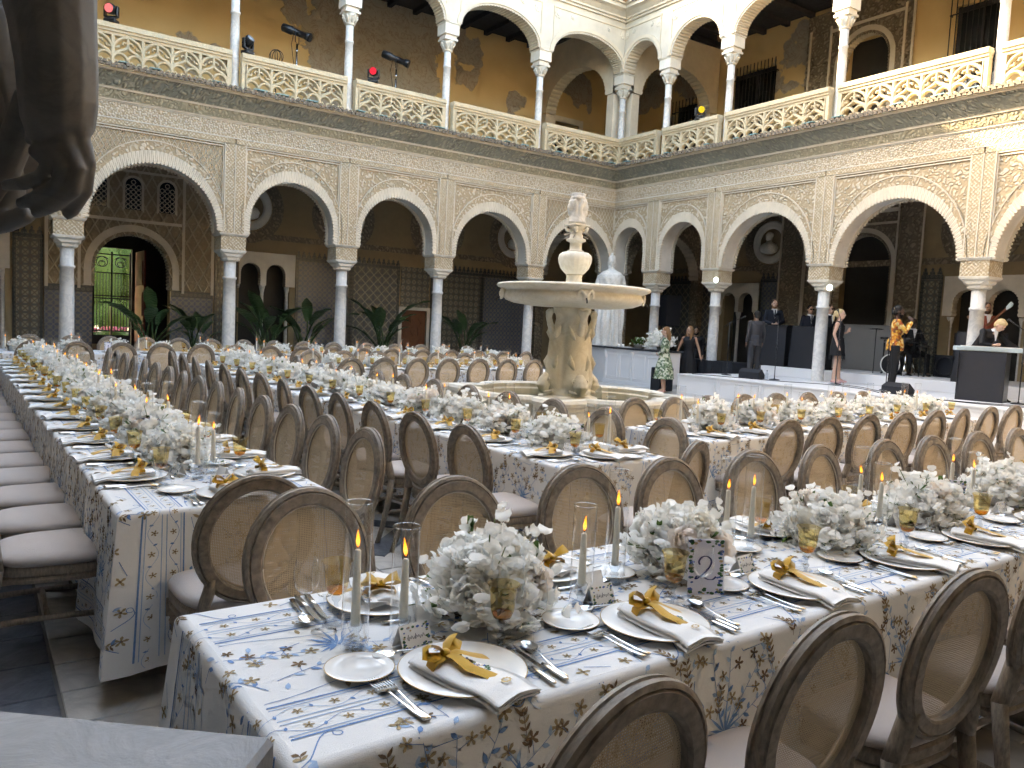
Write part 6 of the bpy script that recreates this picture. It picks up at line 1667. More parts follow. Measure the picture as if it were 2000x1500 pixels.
# small lit lamps clamped to the capitals
t = NT('lamp_lit'); t.done(t.n('Emission', {0: (0.75, 0.95, 1.0, 1), 1: 1.2}).outputs[0])
for p, w in (((17.14, 15.05, 3.06), 'second'), ((17.14, 11.52, 2.82), 'third')):
    L = empty('spot_lamp', p, 0, f'small glaring white lamp on capital of {w} column from the corner', 'lamp', 'white lamps on the right arcade')
    mb = MB(); mb.lathe([(.03, 0), (.055, .02), (.06, .09), (.05, .1)], 14); mb.v = [(-z, y, x) for x, y, z in mb.v]; mb.build('housing', MAT['black_gloss'], L)
    mb = MB(); mb.ball((-.10, 0, 0), .075, 12, 8, (.5, 1, 1)); mb.build('lens', MAT['lamp_lit'], L)
# ------------------------------------------------------------------ bar
BR = empty('bar_counter', (15.62, 16.6, 0), 0, 'white panelled bar with dark counter in front of the goddess statue', 'bar')
mb = MB(); mb.bbox(0, .65, -1.15, 1.25, .10, 1.0, .01); mb.box(.04, .6, -1.1, 1.2, 0, .10); mb.build('body', MAT['stage_white'], BR)
mb = MB(); mb.prism([(0.02, 1.25), (.30, 2.25), (.85, 2.10), (.65, 1.25)], .0, 1.0, 'z'); mb.build('angled_wing', MAT['stage_white'], BR)
mb = MB(); mb.prism([(-.06, -1.2), (.72, -1.2), (.72, 1.25), (.90, 2.15), (.25, 2.33), (-.06, 1.27)], 1.0, 1.05, 'z'); mb.build('counter', MAT['counter_dark'], BR)
mb = MB(); mb.box(-.03, -.001, -1.16, 1.26, .93, .998); mb.box(-.04, -.001, -1.16, 1.26, 0, .10); mb.build('cornice', MAT['stage_white'], BR)
for k in range(4):
    y = -1.08+k*.575; mb = MB()
    for (a, b, c, d) in ((y+.05, y+.52, .18, .205), (y+.05, y+.52, .825, .85), (y+.05, y+.075, .205, .825), (y+.495, y+.52, .205, .825)): mb.box(-.016, -.001, a, b, c, d)
    mb.build('panel', MAT['stage_white'], BR)
for y in (-1.12, .05, 1.2):
    mb = MB(); mb.box(-.03, -.017, y-.035, y+.035, .1, .93); mb.prism([(-.09, .93), (-.03, .93), (-.03, .72), (-.05, .74)], y-.03, y+.03, 'y'); mb.build('bracket', MAT['stage_white'], BR)
GB_ = empty('greenery_bowl', (15.9, 16.75, 1.05), 0, 'low white bowl of green foliage and white blooms on bar', 'flower bowl')
inst('bowl', ME_BOWL, GB_, scale=1.5)
r = random.Random(21); lf = MB(); fl = MB(); fl.smooth = True
for k in range(90):
    a = r.uniform(0, 6.28); e = r.uniform(-.1, 1.2); d = Vector((cos(a)*cos(e), sin(a)*cos(e), sin(e)*.7)); p = Vector((0, 0, .1))+d*r.uniform(.08, .26)
    petal(lf, p, (d+Vector((0, 0, r.uniform(-.5, .4)))).normalized(), Vector((0, 0, 1)), .09, .025, .2, r, 2, 3)
    if k % 4 == 0: floret(fl, p+d*.05, d, r, 1.8)
tag(lf.build('foliage', MAT['leaf_green'], GB_), kind='stuff'); tag(fl.build('blooms', MAT['petal_white'], GB_), kind='stuff')
BQ = empty('white_bouquet', (15.85, 15.85, 1.05), 0, 'loose white bouquet at right end of bar', 'flower arrangement')
mb = MB(); mb.lathe([(.07, 0), (.08, .02), (.09, .14), (.08, .14)], 16); mb.build('vase', MAT['glass_crystal'], BQ)
for k in range(2):
    for nm, me in zip(('blooms', 'stems', 'leaves'), SPRAYS[k]): tag(inst(nm, me, BQ, (0, .08-.16*k, .05+.05*k), k*2.0, scale=1.9), kind='stuff')
for k in range(4):
    o = inst('cup_stack', lathe_me('cup', [(.03, 0), (.035, .01), (.04, .09), (.037, .09)], 'china', 12), None, (15.85+.07*(k % 2), 17.35+.09*k, 1.05)); tag(o, ['first', 'second', 'third', 'fourth'][k]+' white cup from right on bar behind fountain', 'cup', 'white cups on the bar')
mb = MB(); mb.bbox(-.09, .09, -.07, .07, 0, .03, .004); o = mb.build('napkin_stack', MAT['napkin_linen'], None, (15.8, 17.1, 1.05)); tag(o, 'folded white napkin stack on bar beside cups', 'napkins')
mb = MB(); mb.bbox(-.01, .01, -.07, .07, 0, .2, .003); o = mb.build('menu_sign', MAT['card_paper'], None, (15.75, 16.25, 1.05), .3); tag(o, 'small upright pale menu board on bar before bouquet', 'sign')
mb = MB(); mb.bbox(-.25, .25, -.18, .18, 0, .62, .02); o = mb.build('black_case', MAT['black_matte'], None, (15.2, 15.05, 0)); tag(o, 'black box case on floor beside woman in green dress', 'case')
# ------------------------------------------------------------------ people
SKIN = {}
for nm, c in (('skin_fair', (0.52, 0.33, 0.25)), ('skin_tan', (0.36, 0.20, 0.13)), ('skin_brown', (0.17, 0.085, 0.05)), ('skin_deep', (0.075, 0.04, 0.028))): SKIN[nm] = simple(nm, c, 0.5, 0.1, 12)
for nm, c in (('hair_blonde', (0.44, 0.33, 0.18)), ('hair_auburn', (0.20, 0.10, 0.045)), ('hair_brown', (0.06, 0.032, 0.02)), ('hair_black', (0.012, 0.010, 0.009)), ('suit_navy', (0.012, 0.015, 0.026)), ('suit_grey', (0.035, 0.035, 0.04)), ('suit_black', (0.008, 0.008, 0.010)), ('shirt_white', (0.62, 0.62, 0.64)), ('shoe_black', (0.01, 0.01, 0.01)), ('shoe_pink', (0.55, 0.32, 0.30)), ('dress_black', (0.007, 0.007, 0.009)), ('gold', (0.6, 0.4, 0.12)), ('bass_red', (0.22, 0.05, 0.03)), ('eye_dark', (0.01, 0.008, 0.006))):
    simple(nm, c, 0.7 if 'shoe' not in nm else 0.3, 0.2, 25, 0, 0, 0.3)
def m_patch(name, cols, k):
    t = NT(name); v = t.n('TexVoronoi', {'Vector': t.coord(), 'Scale': k}); c = t.ramp(t.sep(v.outputs['Color'])[0], [(i/len(cols), q) for i, q in enumerate(cols)], 'CONSTANT')
    return t.done(t.bsdf(c, 0.6, None, 0, 0.3))
m_patch('dress_leaf', [(0.10, 0.15, 0.09), (0.44, 0.46, 0.36), (0.06, 0.09, 0.05), (0.48, 0.50, 0.40), (0.16, 0.22, 0.13)], 26)
m_patch('jacket_floral', [(0.45, 0.16, 0.02), (0.62, 0.36, 0.07), (0.30, 0.06, 0.02), (0.66, 0.50, 0.22), (0.16, 0.07, 0.03), (0.55, 0.25, 0.03)], 22)
BASE = dict(pel=(0, 0, .95), wst=(0, 0, 1.08), chs=(0, 0, 1.30), nck=(0, .0, 1.47), hd=(0, .015, 1.625),
            sL=(-.175, 0, 1.41), eL=(-.225, -.03, 1.14), wL=(-.235, .03, .90), hL=(-.235, .06, .82), sR=(.175, 0, 1.41), eR=(.225, -.03, 1.14), wR=(.235, .03, .90), hR=(.235, .06, .82),
            pL=(-.09, 0, .92), kL=(-.10, .02, .50), aL=(-.105, -.02, .08), tL=(-.12, .13, .03), pR=(.09, 0, .92), kR=(.10, .02, .50), aR=(.105, -.02, .08), tR=(.12, .13, .03))
def person(loc, rz, H, label, skin, hair, top, bottom, J=None, female=False, shoes='shoe_black', hairstyle='short', beard=None, shirt=None, tie=None, dress=None, glasses=False, lean=0.0, sleeves=True):
    s = H/1.76; j = dict(BASE); j.update(J or {})
    P = {k: Vector(v)*s for k, v in j.items()}
    o = empty('person', loc, rz, label, 'person')
    fw_ = (1.0, .93)[female]
    mb = MB(); mb.smooth = True
    def lim(m, names, rad, ex=1.0): m.tube([P[n] for n in names], [q*s*ex for q in rad], 10)
    def torso(m, ex, sh=1.0):
        a, b, c, d = P['pel'], P['wst'], P['chs'], P['nck']; up_ = (d-a).normalized(); side = (P['sR']-P['sL']).normalized(); f = up_.cross(side)*-1
        rows = []
        shm = (P['sL']+P['sR'])/2
        for p, w, dp in ((a-up_*.06*s, .13, .10), (a, .165*(1.06 if female else 1), .115), (b, .135*(.92 if female else 1.08), .10), (c-up_*.03*s, .165*fw_, .118), (c+up_*.06*s, .18*fw_, .115), (shm+up_*.0*s, .185*fw_*sh, .085), (shm+up_*.05*s, .11*sh, .06), (d, .058, .058)):
            rows.append([m.vert(p+side*(w*s*ex*cos(2*pi*k/16))+f*(dp*s*ex*sin(2*pi*k/16))) for k in range(16)])
        for x, y in zip(rows, rows[1:]): m.strip(x, y, True, True)
        m.face(rows[0][::-1]); m.face(rows[-1])
    torso(mb, .90)
    lim(mb, ('chs', 'nck', 'hd'), (.07, .054, .055))
    for q in 'LR':
        lim(mb, ('s'+q, 'e'+q, 'w'+q), (.052*fw_, .040*fw_, .028)); mb.ball(P['s'+q], .056*s*fw_, 10, 8)
        lim(mb, ('p'+q, 'k'+q, 'a'+q), (.085, .056, .040)); lim(mb, ('a'+q, 't'+q), (.042, .032))
        w, h = P['w'+q], P['h'+q]; d = (h-w).normalized(); sd = d.cross(Vector((1, 0, 0)) if abs(d.x) < .7 else Vector((0, 1, 0))).normalized()
        mb.tube([w, w+d*.05*s, w+d*.085*s], [.026*s, .036*s, .033*s], 8, flat=.6)
        for k in range(4): b0 = w+d*.08*s+sd*(k-1.5)*.017*s; mb.tube([b0, b0+d*(.04, .048, .045, .034)[k]*s, b0+d*(.065, .078, .072, .055)[k]*s+Vector((0, .012, 0))*s], [.010*s, .009*s, .007*s], 6)
        mb.tube([w+d*.03*s+sd*.025*s, w+d*.06*s+sd*.05*s, w+d*.085*s+sd*.052*s], [.012*s, .011*s, .009*s], 6)
    hd = P['hd']; up_ = (hd-P['nck']).normalized(); look = Vector(j.get('look', (0, 1, 0))).normalized(); look = (look-up_*look.dot(up_)*.0).normalized(); sd = look.cross(Vector((0, 0, 1))).normalized(); hu = sd.cross(look).normalized()
    hp = lambda x, y, z: hd+sd*(x*s)+look*(y*s)+hu*(z*s)
    def hball(m, x, y, z, rx, ry, rz_, n=14, k=10):
        rows = []
        for i in range(k+1):
            t = pi*i/k; rr = max(1e-3, sin(t)); rows.append([m.vert(hp(x+rx*rr*cos(2*pi*q/n), y+ry*rr*sin(2*pi*q/n), z-rz_*cos(t))) for q in range(n)])
        for a, b in zip(rows, rows[1:]): m.strip(a, b, True, True)
    hball(mb, 0, 0, .02, .076, .095, .108); hball(mb, 0, .032, -.06, .055, .058, .052); hball(mb, 0, .105, -.012, .014, .020, .024, 8, 6); hball(mb, 0, .088, -.052, .025, .012, .010, 8, 6)
    for q in (-1, 1): hball(mb, q*.078, -.008, -.005, .012, .022, .032, 8, 6); hball(mb, q*.035, .075, .035, .026, .02, .010, 8, 6)
    b = mb.build('body', MAT[skin], o); remesh(b, .0115*s, True, 2)
    ey = MB()
    if glasses:
        for q in (-1, 1): hball(ey, q*.036, .094, .016, .032, .012, .024, 10, 6)
        hball(ey, 0, .1, .022, .02, .006, .006, 8, 4); ey.build('sunglasses', MAT['eye_dark'], o)
    else:
        for q in (-1, 1): hball(ey, q*.033, .086, .014, .013, .008, .007, 8, 6)
        ey.build('eyes', MAT['eye_dark'], o)
    # hair
    hm = MB(); hm.smooth = True
    if hairstyle != 'bald':
        hball(hm, 0, -.018, .045, .085, .096, .098); hball(hm, 0, -.05, .0, .078, .062, .085)
        if hairstyle == 'bowl': hball(hm, 0, .03, .085, .080, .062, .045)
        if hairstyle == 'long':
            for q in (-1, 0, 1): hm.tube([hp(q*.045, -.05, .06), hp(q*.06, -.085, -.05), hp(q*.055, -.10, -.18), hp(q*.05, -.085, -.30)], [.05*s, .055*s, .05*s, .02*s], 10)
        if hairstyle == 'side':
            for q in (-1, 1): hm.tube([hp(q*.06, .0, .08), hp(q*.085, -.01, -.03), hp(q*.08, .02, -.15), hp(q*.07, .04, -.27)], [.035*s, .04*s, .042*s, .02*s], 10)
            hm.tube([hp(0, -.07, .05), hp(0, -.09, -.08), hp(0, -.08, -.25)], [.06*s, .065*s, .03*s], 10)
        if hairstyle == 'bun':
            hball(hm, 0, -.11, .05, .05, .05, .05); hm.tube([hp(0, -.12, .04), hp(.02, -.15, -.05), hp(.01, -.14, -.17)], [.035*s, .035*s, .012*s], 8)
        remesh(hm.build('hair', MAT[hair], o), .012*s, True, 3)
    if beard:
        bm = MB(); bm.smooth = True; hball(bm, 0, .045, -.082, .058, .054, .045); hball(bm, 0, .095, -.036, .034, .01, .008, 8, 5)
        for q in (-1, 1): hball(bm, q*.062, .02, -.05, .016, .03, .045, 8, 6)
        bm.build('beard', MAT[beard], o)
    # clothing
    if top:
        c = MB(); c.smooth = True; torso(c, 1.07, 1.04)
        if sleeves:
            for q in 'LR': lim(c, ('s'+q, 'e'+q, 'w'+q), (.066, .054, .042)); c.ball(P['s'+q], .068*s, 10, 8)
        if not dress:
            up2 = (P['chs']-P['pel']).normalized(); c.tube([P['wst'], P['pel']+up2*.0, P['pel']-up2*.13*s], [.15*s, .168*s, .172*s], 14, flat=.78)
        remesh(c.build('jacket' if not dress else 'bodice', MAT[top], o), .014*s, True, 2)
    if bottom:
        c = MB(); c.smooth = True
        for q in 'LR': lim(c, ('p'+q, 'k'+q, 'a'+q), (.098, .075, .062)); c.tube([P['a'+q], P['a'+q]+Vector((0, 0, -.03*s))], .064*s, 10)
        c.ball(P['pel'], .155*s, 12, 8, (1.05, .78, .8)); remesh(c.build('trousers', MAT[bottom], o), .014*s, True, 2)
    for q in 'LR':
        c = MB(); c.smooth = True; t_ = (P['t'+q]-P['a'+q]); t_.z = 0; t_ = t_.normalized()*s
        a = P['a'+q]; c.tube([a-t_*.04+Vector((0, 0, -.03*s)), a+t_*.05+Vector((0, 0, -.04*s)), a+t_*.14+Vector((0, 0, -.05*s)), a+t_*.19+Vector((0, 0, -.052*s))], [.044*s, .045*s, .040*s, .022*s], 10, flat=.7); c.build('shoe', MAT[shoes], o)
    chestf = lambda x, y, z: (P['chs']+P['nck'])/2+(P['sR']-P['sL']).normalized()*x*s+Vector((0, y*s, z*s))
    if shirt:
        c = MB(); c.prism([(-.055, .10), (.055, .10), (.004, -.14), (-.004, -.14)], .122, .130, 'y'); c.v = [tuple(chestf(*v)) for v in c.v]; c.build('shirt_front', MAT[shirt], o)
        c = MB(); c.lathe([(.066, -.02), (.062, .03), (.058, .03)], 14, cap0=False, cap1=False); c.v = [tuple(P['nck']+Vector(v)*s) for v in c.v]; c.build('collar', MAT[shirt], o)
    if tie:
        c = MB(); c.prism([(-.012, .085), (.012, .085), (.022, -.06), (0, -.13), (-.022, -.06)], .1305, .138, 'y'); c.v = [tuple(chestf(*v)) for v in c.v]; c.build('necktie', MAT[tie], o)
    if dress:
        zl, mt, fl, hem = dress
        c = MB(); c.smooth = True; ph = random.Random(3)
        prof = [(.145, P['wst'].z/s), (.165, P['pel'].z/s), (.165+(fl-.165)*.4, P['pel'].z/s-.25*(P['pel'].z/s-zl)), (fl*.92, zl+.25*(P['pel'].z/s-zl)), (fl, zl)]
        prof = [tuple(prof[i][k]+(prof[i+1][k]-prof[i][k])*q/4 for k in (0, 1)) for i in range(4) for q in range(4)]+[prof[-1]]
        c.lathe([(r_*s, z*s) for r_, z in prof], 48, c=(P['pel'].x, P['pel'].y, 0), rf=lambda a, r_, z: r_*(1+.06*sin(9*a)*sstep((.95*s-z)/(.3*s)))*(1 if abs(cos(a)) > .7 else .9), cap0=False, cap1=False); c.build('skirt', MAT[mt], o)
        if hem:
            c = MB()
            for k in range(46):
                a = 2*pi*k/46; r_ = fl*s*.98; c.prism([(r_*cos(a)+.012, zl*s+.02), (r_*cos(a)-.012, zl*s+.02), (r_*cos(a)+.004*sin(k*3), zl*s-.09*s-.02*sin(k*5))], r_*sin(a)*.9-.003, r_*sin(a)*.9+.003, 'y')
            tag(c.build('fringe', MAT[mt], o), kind='stuff')
    return o
COURT = pi/2                     # rotation that turns a figure's front (+y) towards -x (the court)
CAMD = YAW+pi/2
person((14.75, 14.55, 0), CAMD-1.9, 1.70, 'long-haired woman in green leaf-print dress beside the bar', 'skin_fair', 'hair_auburn', 'dress_leaf', None, dict(eL=(-.20, .0, 1.15), wL=(-.10, .16, 1.02), hL=(-.02, .2, 1.03), eR=(.20, .0, 1.15), wR=(.10, .16, 1.02), hR=(.02, .2, 1.03)), True, 'shoe_pink', 'long', dress=(.38, 'dress_leaf', .30, False))
person((16.68, 15.55, .0), CAMD-.35, 1.76, 'woman in strapless black dress with earrings beside the black platform', 'skin_tan', 'hair_auburn', 'dress_black', None, dict(eL=(-.27, -.02, 1.15), wL=(-.34, .06, .93), hL=(-.37, .09, .85), eR=(.27, -.02, 1.15), wR=(.33, .02, .93), hR=(.35, .04, .85), look=(.6, .8, 0), sL=(-.165, 0, 1.41), sR=(.165, 0, 1.41)), True, 'shoe_black', 'side', dress=(.06, 'dress_black', .32, False), sleeves=False)
person((18.35, 16.85, 0), CAMD-.2, 1.76, 'bearded man in black standing behind the woman in black', 'skin_tan', 'hair_black', 'suit_black', 'suit_black', None, False, 'shoe_black', 'short', 'hair_black')
person((16.75, 13.35, SZ), CAMD+pi+.25, 1.72, 'man in charcoal suit standing with his back turned', 'skin_brown', 'hair_black', 'suit_grey', 'suit_grey', dict(aL=(-.16, -.06, .08), tL=(-.2, .08, .03), hd=(.02, .05, 1.60)), False, 'shoe_black', 'short')
person((18.85, 14.45, .78), CAMD-.05, 1.86, 'bearded man in navy suit with clasped hands behind music desk', 'skin_fair', 'hair_brown', 'suit_navy', 'suit_navy', dict(eL=(-.25, .02, 1.16), wL=(-.08, .20, 1.10), hL=(.0, .24, 1.09), eR=(.25, .02, 1.16), wR=(.08, .20, 1.10), hR=(.0, .24, 1.06)), False, 'shoe_black', 'short', 'hair_auburn', 'shirt_white', 'suit_navy')
person((18.85, 13.28, .78), CAMD+.15, 1.70, 'man in navy suit and sunglasses left of the third column', 'skin_tan', 'hair_black', 'suit_navy', 'suit_navy', None, False, 'shoe_black', 'short', None, 'shirt_white', 'suit_black', glasses=True)
person((18.75, 12.62, .78), CAMD+.5, 1.72, 'man in sunglasses half hidden behind the blonde singer', 'skin_fair', 'hair_brown', 'suit_navy', 'suit_navy', None, False, 'shoe_black', 'short', None, 'shirt_white', glasses=True)
person((17.40, 11.42, SZ), CAMD+.95, 1.80, 'blonde woman in short black fringed dress beside third column', 'skin_fair', 'hair_blonde', 'dress_black', None, dict(eR=(.20, -.05, 1.16), wR=(.17, .04, .92), hR=(.16, .07, .84), eL=(-.22, .0, 1.16), wL=(-.14, .16, 1.22), hL=(-.10, .2, 1.28), aL=(-.09, .06, .10), tL=(-.09, .20, .03), sL=(-.16, 0, 1.40), sR=(.16, 0, 1.40)), True, 'shoe_pink', 'bun', dress=(.66, 'dress_black', .20, True), sleeves=False)
person((16.95, 9.72, SZ), CAMD+1.25, 1.88, 'singer in orange floral jacket raising hands to his face', 'skin_deep', 'hair_black', 'jacket_floral', 'suit_black', dict(eL=(-.24, .16, 1.20), wL=(-.10, .26, 1.42), hL=(-.05, .22, 1.53), eR=(.22, .16, 1.22), wR=(.10, .26, 1.42), hR=(.05, .22, 1.53)), False, 'shoe_black', 'short', 'hair_black')
person((19.85, 10.95, .50), CAMD+.0, 1.72, 'seated drummer in black tuxedo behind the drum kit', 'skin_deep', 'hair_black', 'suit_black', 'suit_black', dict(kL=(-.22, .42, .80), aL=(-.24, .42, .36), tL=(-.24, .58, .31), kR=(.22, .42, .80), aR=(.24, .42, .36), tR=(.24, .58, .30), eL=(-.28, .08, 1.15), wL=(-.22, .30, 1.08), hL=(-.2, .38, 1.08), eR=(.28, .08, 1.15), wR=(.22, .30, 1.08), hR=(.2, .38, 1.08)), False, 'shoe_black', 'short', None, 'shirt_white')
person((19.5, 9.05, .78), CAMD-.1, 1.84, 'bearded bass player mostly hidden by the right column', 'skin_tan', 'hair_brown', 'bass_red', 'suit_black', dict(eL=(-.28, .08, 1.18), wL=(-.20, .26, 1.12), hL=(-.14, .3, 1.12), eR=(.30, .10, 1.26), wR=(.42, .22, 1.36), hR=(.48, .26, 1.40)), False, 'shoe_black', 'short', 'hair_brown', 'shirt_white')
person((17.25, 8.12, SZ), CAMD+.15, 1.80, 'fair-haired keyboard player in black suit bending over keys', 'skin_fair', 'hair_blonde', 'suit_black', 'suit_black', dict(wst=(0, .08, 1.07), chs=(-.04, .22, 1.24), nck=(-.07, .34, 1.37), hd=(-.10, .43, 1.47), sL=(-.23, .27, 1.32), sR=(.12, .27, 1.34), eL=(-.36, .40, 1.12), wL=(-.52, .48, 1.03), hL=(-.58, .5, 1.0), eR=(.20, .36, 1.10), wR=(.06, .46, 1.08), hR=(-.02, .5, 1.09), look=(-.35, .75, -.75)), False, 'shoe_black', 'bowl', None, 'shirt_white')
BG = empty('bass_guitar', (19.2, 8.95, 2.0), 0, 'bass guitar with pale headstock angled past the right column', 'bass guitar')
mb = MB(); mb.prism([(-.24, -.12), (-.1, -.17), (.06, -.12), (.14, -.06), (.14, .06), (.06, .14), (-.1, .17), (-.24, .12), (-.28, 0)], -.02, .02, 'x'); mb.v = [(x, y*1.0, z) for x, y, z in mb.v]; mb.build('body', MAT['bass_red'], BG)
BG.rotation_euler = (.55, 0, -.55+pi)
mb = MB(); mb.box(-.012, .012, .1, .85, -.025, .025); mb.build('neck', MAT['door_wood'], BG)
mb = MB(); mb.prism([(.85, -.03), (1.02, -.05), (1.08, -.02), (1.05, .06), (.88, .04)], -.012, .012, 'x'); mb.build('headstock', MAT['keyboard_shell'], BG)
# ------------------------------------------------------------------ broad-leaved plants in the left arcade
def m_leaf_big():
    t = NT('banana_leaf'); x, y, z = t.sep(t.coord()); w = t.math('SINE', t.math('MULTIPLY', t.math('ADD', y, t.math('MULTIPLY', t.math('ABSOLUTE', x), .7)), 160.0)); n = t.noise(4, 3)
    c = t.mix(n, (0.022, 0.055, 0.018), (0.055, 0.105, 0.036))
    d = t.bsdf(c, 0.4, t.bump(w, 0.004), 0, 0.4); tr = t.n('BsdfTranslucent', {0: c}); return t.done(t.n('MixShader', {0: .2, 1: d, 2: tr.outputs[0]}).outputs[0])
m_leaf_big()
def paddle(seed):
    """one paddle leaf on its stalk, base at the origin, arching towards +y"""
    r = random.Random(seed); mb = MB(); mb.smooth = True; L = 1.0
    spine = [Vector((0, .02*k+.010*k*k*.25, .115*k-.0035*k*k)) for k in range(15)]
    mb.tube(spine[:8], [.022-.0015*k for k in range(8)], 6)
    rows = []
    for k in range(6, 15):
        q = (k-6)/8; w = .115*sin(pi*min(1, .08+q*.92))**.75*(1-.15*q)
        c = spine[k]; rows.append([mb.vert(c+Vector((w*a, -.10*w*abs(a)*0-.03*a*a, .10*abs(a)*w+.012*sin(k*2.1+a*3+seed)))) for a in (-1, -.5, 0, .5, 1)])
    for a, b in zip(rows, rows[1:]): mb.strip(a, b)
    return mb.mesh('leaf', MAT['banana_leaf'])
PAD = [paddle(s) for s in (1, 2, 3)]
ME_POT = lathe_me('pot', [(.20, 0), (.22, .02), (.28, .40), (.30, .42), (.28, .44), (.25, .38)], 'black_matte', 20)
for i, (x, y, n, sc, wh) in enumerate(((3.85, 22.0, 9, 1.30, 'in front of the garden gateway'), (5.05, 22.3, 10, 1.05, 'between gateway and paired window'), (6.85, 22.0, 12, 1.42, 'in front of the paired window'), (8.15, 22.6, 9, 1.35, 'beside the second marble column'), (10.45, 22.2, 12, 1.45, 'left of the wooden door'), (13.45, 22.4, 8, 1.35, 'right of the wooden door'))):
    P_ = empty('potted_plant', (x, y, 0), 0, f'broad-leaved green potted plant {wh}', 'plant', 'potted plants in the left arcade')
    inst('pot', ME_POT, P_); r = random.Random(i+40)
    for k in range(n):
        a = 2.4*k+r.uniform(-.3, .3); q = r.uniform(.8, 1.1)*sc*1.12*(.75 if k % 3 == 2 else 1.0)
        inst('leaf', PAD[k % 3], P_, (.08*cos(a), .08*sin(a), .36), rot=(-(r.uniform(-.12, .08) if k % 3 == 0 else r.uniform(.0, .42)), 0, a), scale=(q*1.0, q, q*1.12))
# ------------------------------------------------------------------ sunlit garden beyond the gate
simple('garden_path', (0.22, 0.18, 0.12), 0.9, 0.2, 5)
mb = MB(); mb.box(-6, 14, 28.05, 48, -.04, .30); o = mb.build('garden_path', MAT['garden_path']); tag(o, kind='structure')
def bush(x, y, z, rx, rz_, n, seed, label, name='garden_shrub', flower=None):
    o = empty(name, (x, y, z), 0, label, 'shrub'); r = random.Random(seed); mb = MB()
    lf_ = .07 if rx < 3 else .34
    for k in range(n):
        a = r.uniform(0, 6.28); e = math.asin(r.uniform(-.3, 1)); d = Vector((cos(a)*cos(e), sin(a)*cos(e), sin(e))); rr = r.uniform(.55, 1.05)+.12*sin(a*5+e*7)
        p = Vector((d.x*rx*rr, d.y*rx*rr, rz_*.5+d.z*rz_*.6*rr)); t_ = (d+Vector((r.uniform(-1, 1), r.uniform(-1, 1), r.uniform(-1, 1)))*.8).normalized(); s_ = t_.orthogonal().normalized()
        l = lf_; mb.quad(p, p+t_*l*.5+s_*l*.28, p+t_*l, p+t_*l*.5-s_*l*.28)
    mb.ball((0, 0, rz_*.5), 1, 14, 10, (rx*.74, rx*.74, rz_*.46))
    tag(mb.build('crown', MAT['leaf_green'], o), kind='stuff')
    mb = MB(); mb.tube([(0, 0, 0), (0, 0, rz_*.6)], [.05, .02], 6); mb.build('trunk', MAT['door_wood'], o)
    if flower:
        mb = MB()
        for k in range(120):
            a = r.uniform(0, 6.28); q = r.uniform(0, 1); p = Vector((rx*cos(a)*q, rx*sin(a)*q, rz_*(.8+.25*r.random()))); mb.ball(p, .035, 5, 4)
        tag(mb.build('blossoms', MAT[flower], o), kind='stuff')
simple('blossom_pink', (0.55, 0.12, 0.18), 0.7)
bush(3.2, 32.5, .30, .75, 1.3, 2600, 1, 'round clipped shrub seen through middle of iron gate'); bush(4.6, 33.5, .30, .8, 1.4, 2600, 2, 'round clipped shrub at right behind iron gate'); bush(3.6, 35.5, .3, 2.2, 4.6, 9000, 3, 'tall sunlit hedge filling top of iron gate'); bush(6.4, 36.5, .3, 2.4, 4.8, 8000, 4, 'tall tree foliage at far right behind iron gate'); bush(1.0, 46, .3, 6.5, 15, 16000, 9, 'big tree added to shade the garden, beyond the hedge', 'added_shade_tree'); bush(9.5, 47, .3, 6.5, 15, 14000, 10, 'second tree added for shade, right of the garden hedge', 'added_shade_tree'); bush(-7, 45, .3, 6.5, 15, 14000, 11, 'third tree added for shade, left of the garden hedge', 'added_shade_tree'); bush(4.2, 30.2, .30, .45, .45, 700, 5, 'low pink flowering plant at foot of iron gate', 'flowering_shrub', 'blossom_pink'); bush(3.3, 30.0, .30, .4, .4, 700, 6, 'pink flowering plant at left foot of iron gate', 'flowering_shrub', 'blossom_pink')  # the three big trees are added to keep the sun off the garden
# ------------------------------------------------------------------ lamps on the balconies
def lens(nm, c, e): t = NT(nm); v = t.n('TexVoronoi', {'Vector': t.coord(), 'Scale': 60.0}).outputs[0]; t.done(t.n('Emission', {0: c, 1: t.math('MULTIPLY', t.math('SUBTRACT', 1.3, v), e)}).outputs[0])
lens('lens_pink', (1, .22, .27, 1), .12); lens('lens_red', (1, .04, .09, 1), .10); lens('lens_yellow', (1, .75, .06, 1), .10); simple('lens_clear', (0.2, 0.22, 0.25), 0.1)
def moving_head(p, rz, tilt, lm, label):
    o = empty('moving_head_lamp', p, rz, label, 'stage lamp', 'moving head lamps on the balconies')
    mb = MB(); mb.bbox(-.13, .13, -.11, .11, 0, .09, .02); mb.lathe([(.09, .09), (.08, .12)], 16); mb.build('base', MAT['black_gloss'], o)
    mb = MB()
    for s in (-1, 1): mb.bbox(s*.135-.02, s*.135+.02, -.05, .05, .13, .36, .012)
    mb.box(-.13, .13, -.045, .045, .121, .15); mb.build('yoke', MAT['black_gloss'], o)
    h = MB(lambda x, y, z: (x, y*cos(tilt)-z*sin(tilt), .30+y*sin(tilt)+z*cos(tilt))); h.lathe([(.06, -.14), (.10, -.11), (.11, 0), (.112, .10), (.10, .12)], 20); h.build('head', MAT['black_gloss'], o)
    h = MB(lambda x, y, z: (x, y*cos(tilt)-z*sin(tilt), .30+y*sin(tilt)+z*cos(tilt))); h.lathe([(.092, .121), (.085, .128), (.03, .135)], 20); h.build('lens', MAT[lm], o)
RT = 7.475*KZ
TO = CAMD
moving_head((2.60, 19.72, RT+.0), CAMD, -pi/2-.12, 'lens_pink', 'moving head lamp glowing pink at far left of balcony')
moving_head((5.52, 19.72, RT), CAMD+1.1, -.9, 'lens_clear', 'unlit black moving head lamp beside first tall balcony column')
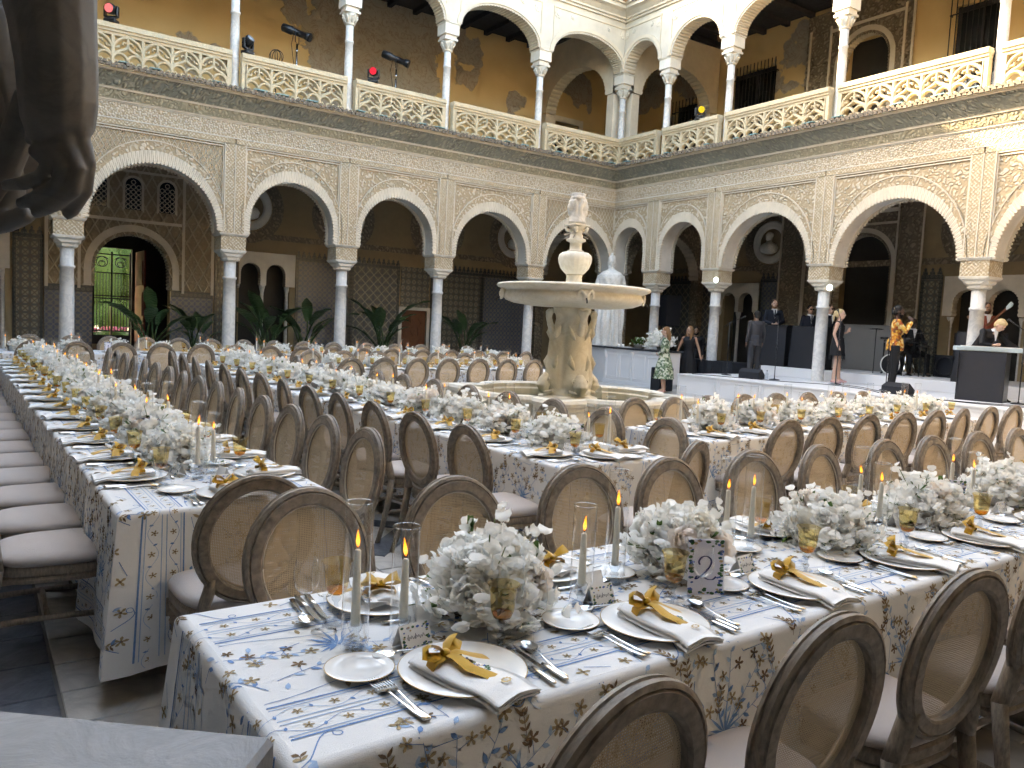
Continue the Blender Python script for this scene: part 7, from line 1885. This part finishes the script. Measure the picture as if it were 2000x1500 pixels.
moving_head((8.75, 19.72, RT), CAMD, -pi/2-.12, 'lens_red', 'moving head lamp glowing red between balcony columns')
moving_head((17.3, 16.3, RT), CAMD+.1, -pi/2-.12, 'lens_yellow', 'moving head lamp glowing yellow on the right balcony')
def profile_spot(p, h, rz, label):
    o = empty('profile_spotlight', p, rz, label, 'spotlight', 'profile spotlights on stands')
    mb = MB(); mb.tube([(0, 0, 0), (0, 0, h)], .022, 8)
    for k in range(4): mb.tube([(0, 0, .5+k*.35), (0, 0, .56+k*.35)], .032, 8)
    for k in range(3): a = k*2.1; mb.tube([(0, 0, .5), (.45*cos(a), .45*sin(a), .02)], .014, 6)
    mb.build('stand', MAT['chrome'], o)
    mb = MB(); mb.tube([(0, -.12, h+.28), (0, -.12, h+.02), (0, .12, h+.02), (0, .12, h+.28)], .010, 6); mb.build('yoke', MAT['black_gloss'], o)
    mb = MB(); mb.lathe([(.09, -.42), (.11, -.40), (.115, -.15), (.09, -.13), (.085, .22), (.10, .23), (.12, .36), (.11, .37)], 18); mb.v = [(z*.94+x*.3, y, h+.28-z*.33+x*.9) for x, y, z in mb.v]; mb.build('barrel', MAT['black_gloss'], o)
    mb = MB(); mb.tube([(-.1, .02, h+.3), (-.16, .03, h), (-.08, .02, h-.5), (-.06, .03, .4)], .008, 5); mb.build('power_cable', MAT['black_matte'], o)
profile_spot((7.0, 20.6, 6.56*KZ), 1.75, -.7, 'black profile spotlight on chrome stand left of grey fresco'); profile_spot((9.85, 20.7, 6.56*KZ), 1.75, -.6, 'black profile spotlight on stand beside red lamp')
AR = empty('wire_globe_lamp', (6.38, 20.3, 6.56*KZ), .3, 'small black wire globe lamp peeping over balcony rail', 'lamp')
mb = MB(); mb.tube([(0, 0, 0), (0, 0, 1.05)], .015, 6); mb.build('stem', MAT['iron_black'], AR)
for k in range(4):
    a = k*pi/4; mb = MB(); mb.tube([(.17*cos(t)*cos(a), .17*cos(t)*sin(a), 1.22+.17*sin(t)) for t in [2*pi*q/20 for q in range(21)]], .009, 5); mb.build('hoop', MAT['iron_black'], AR)
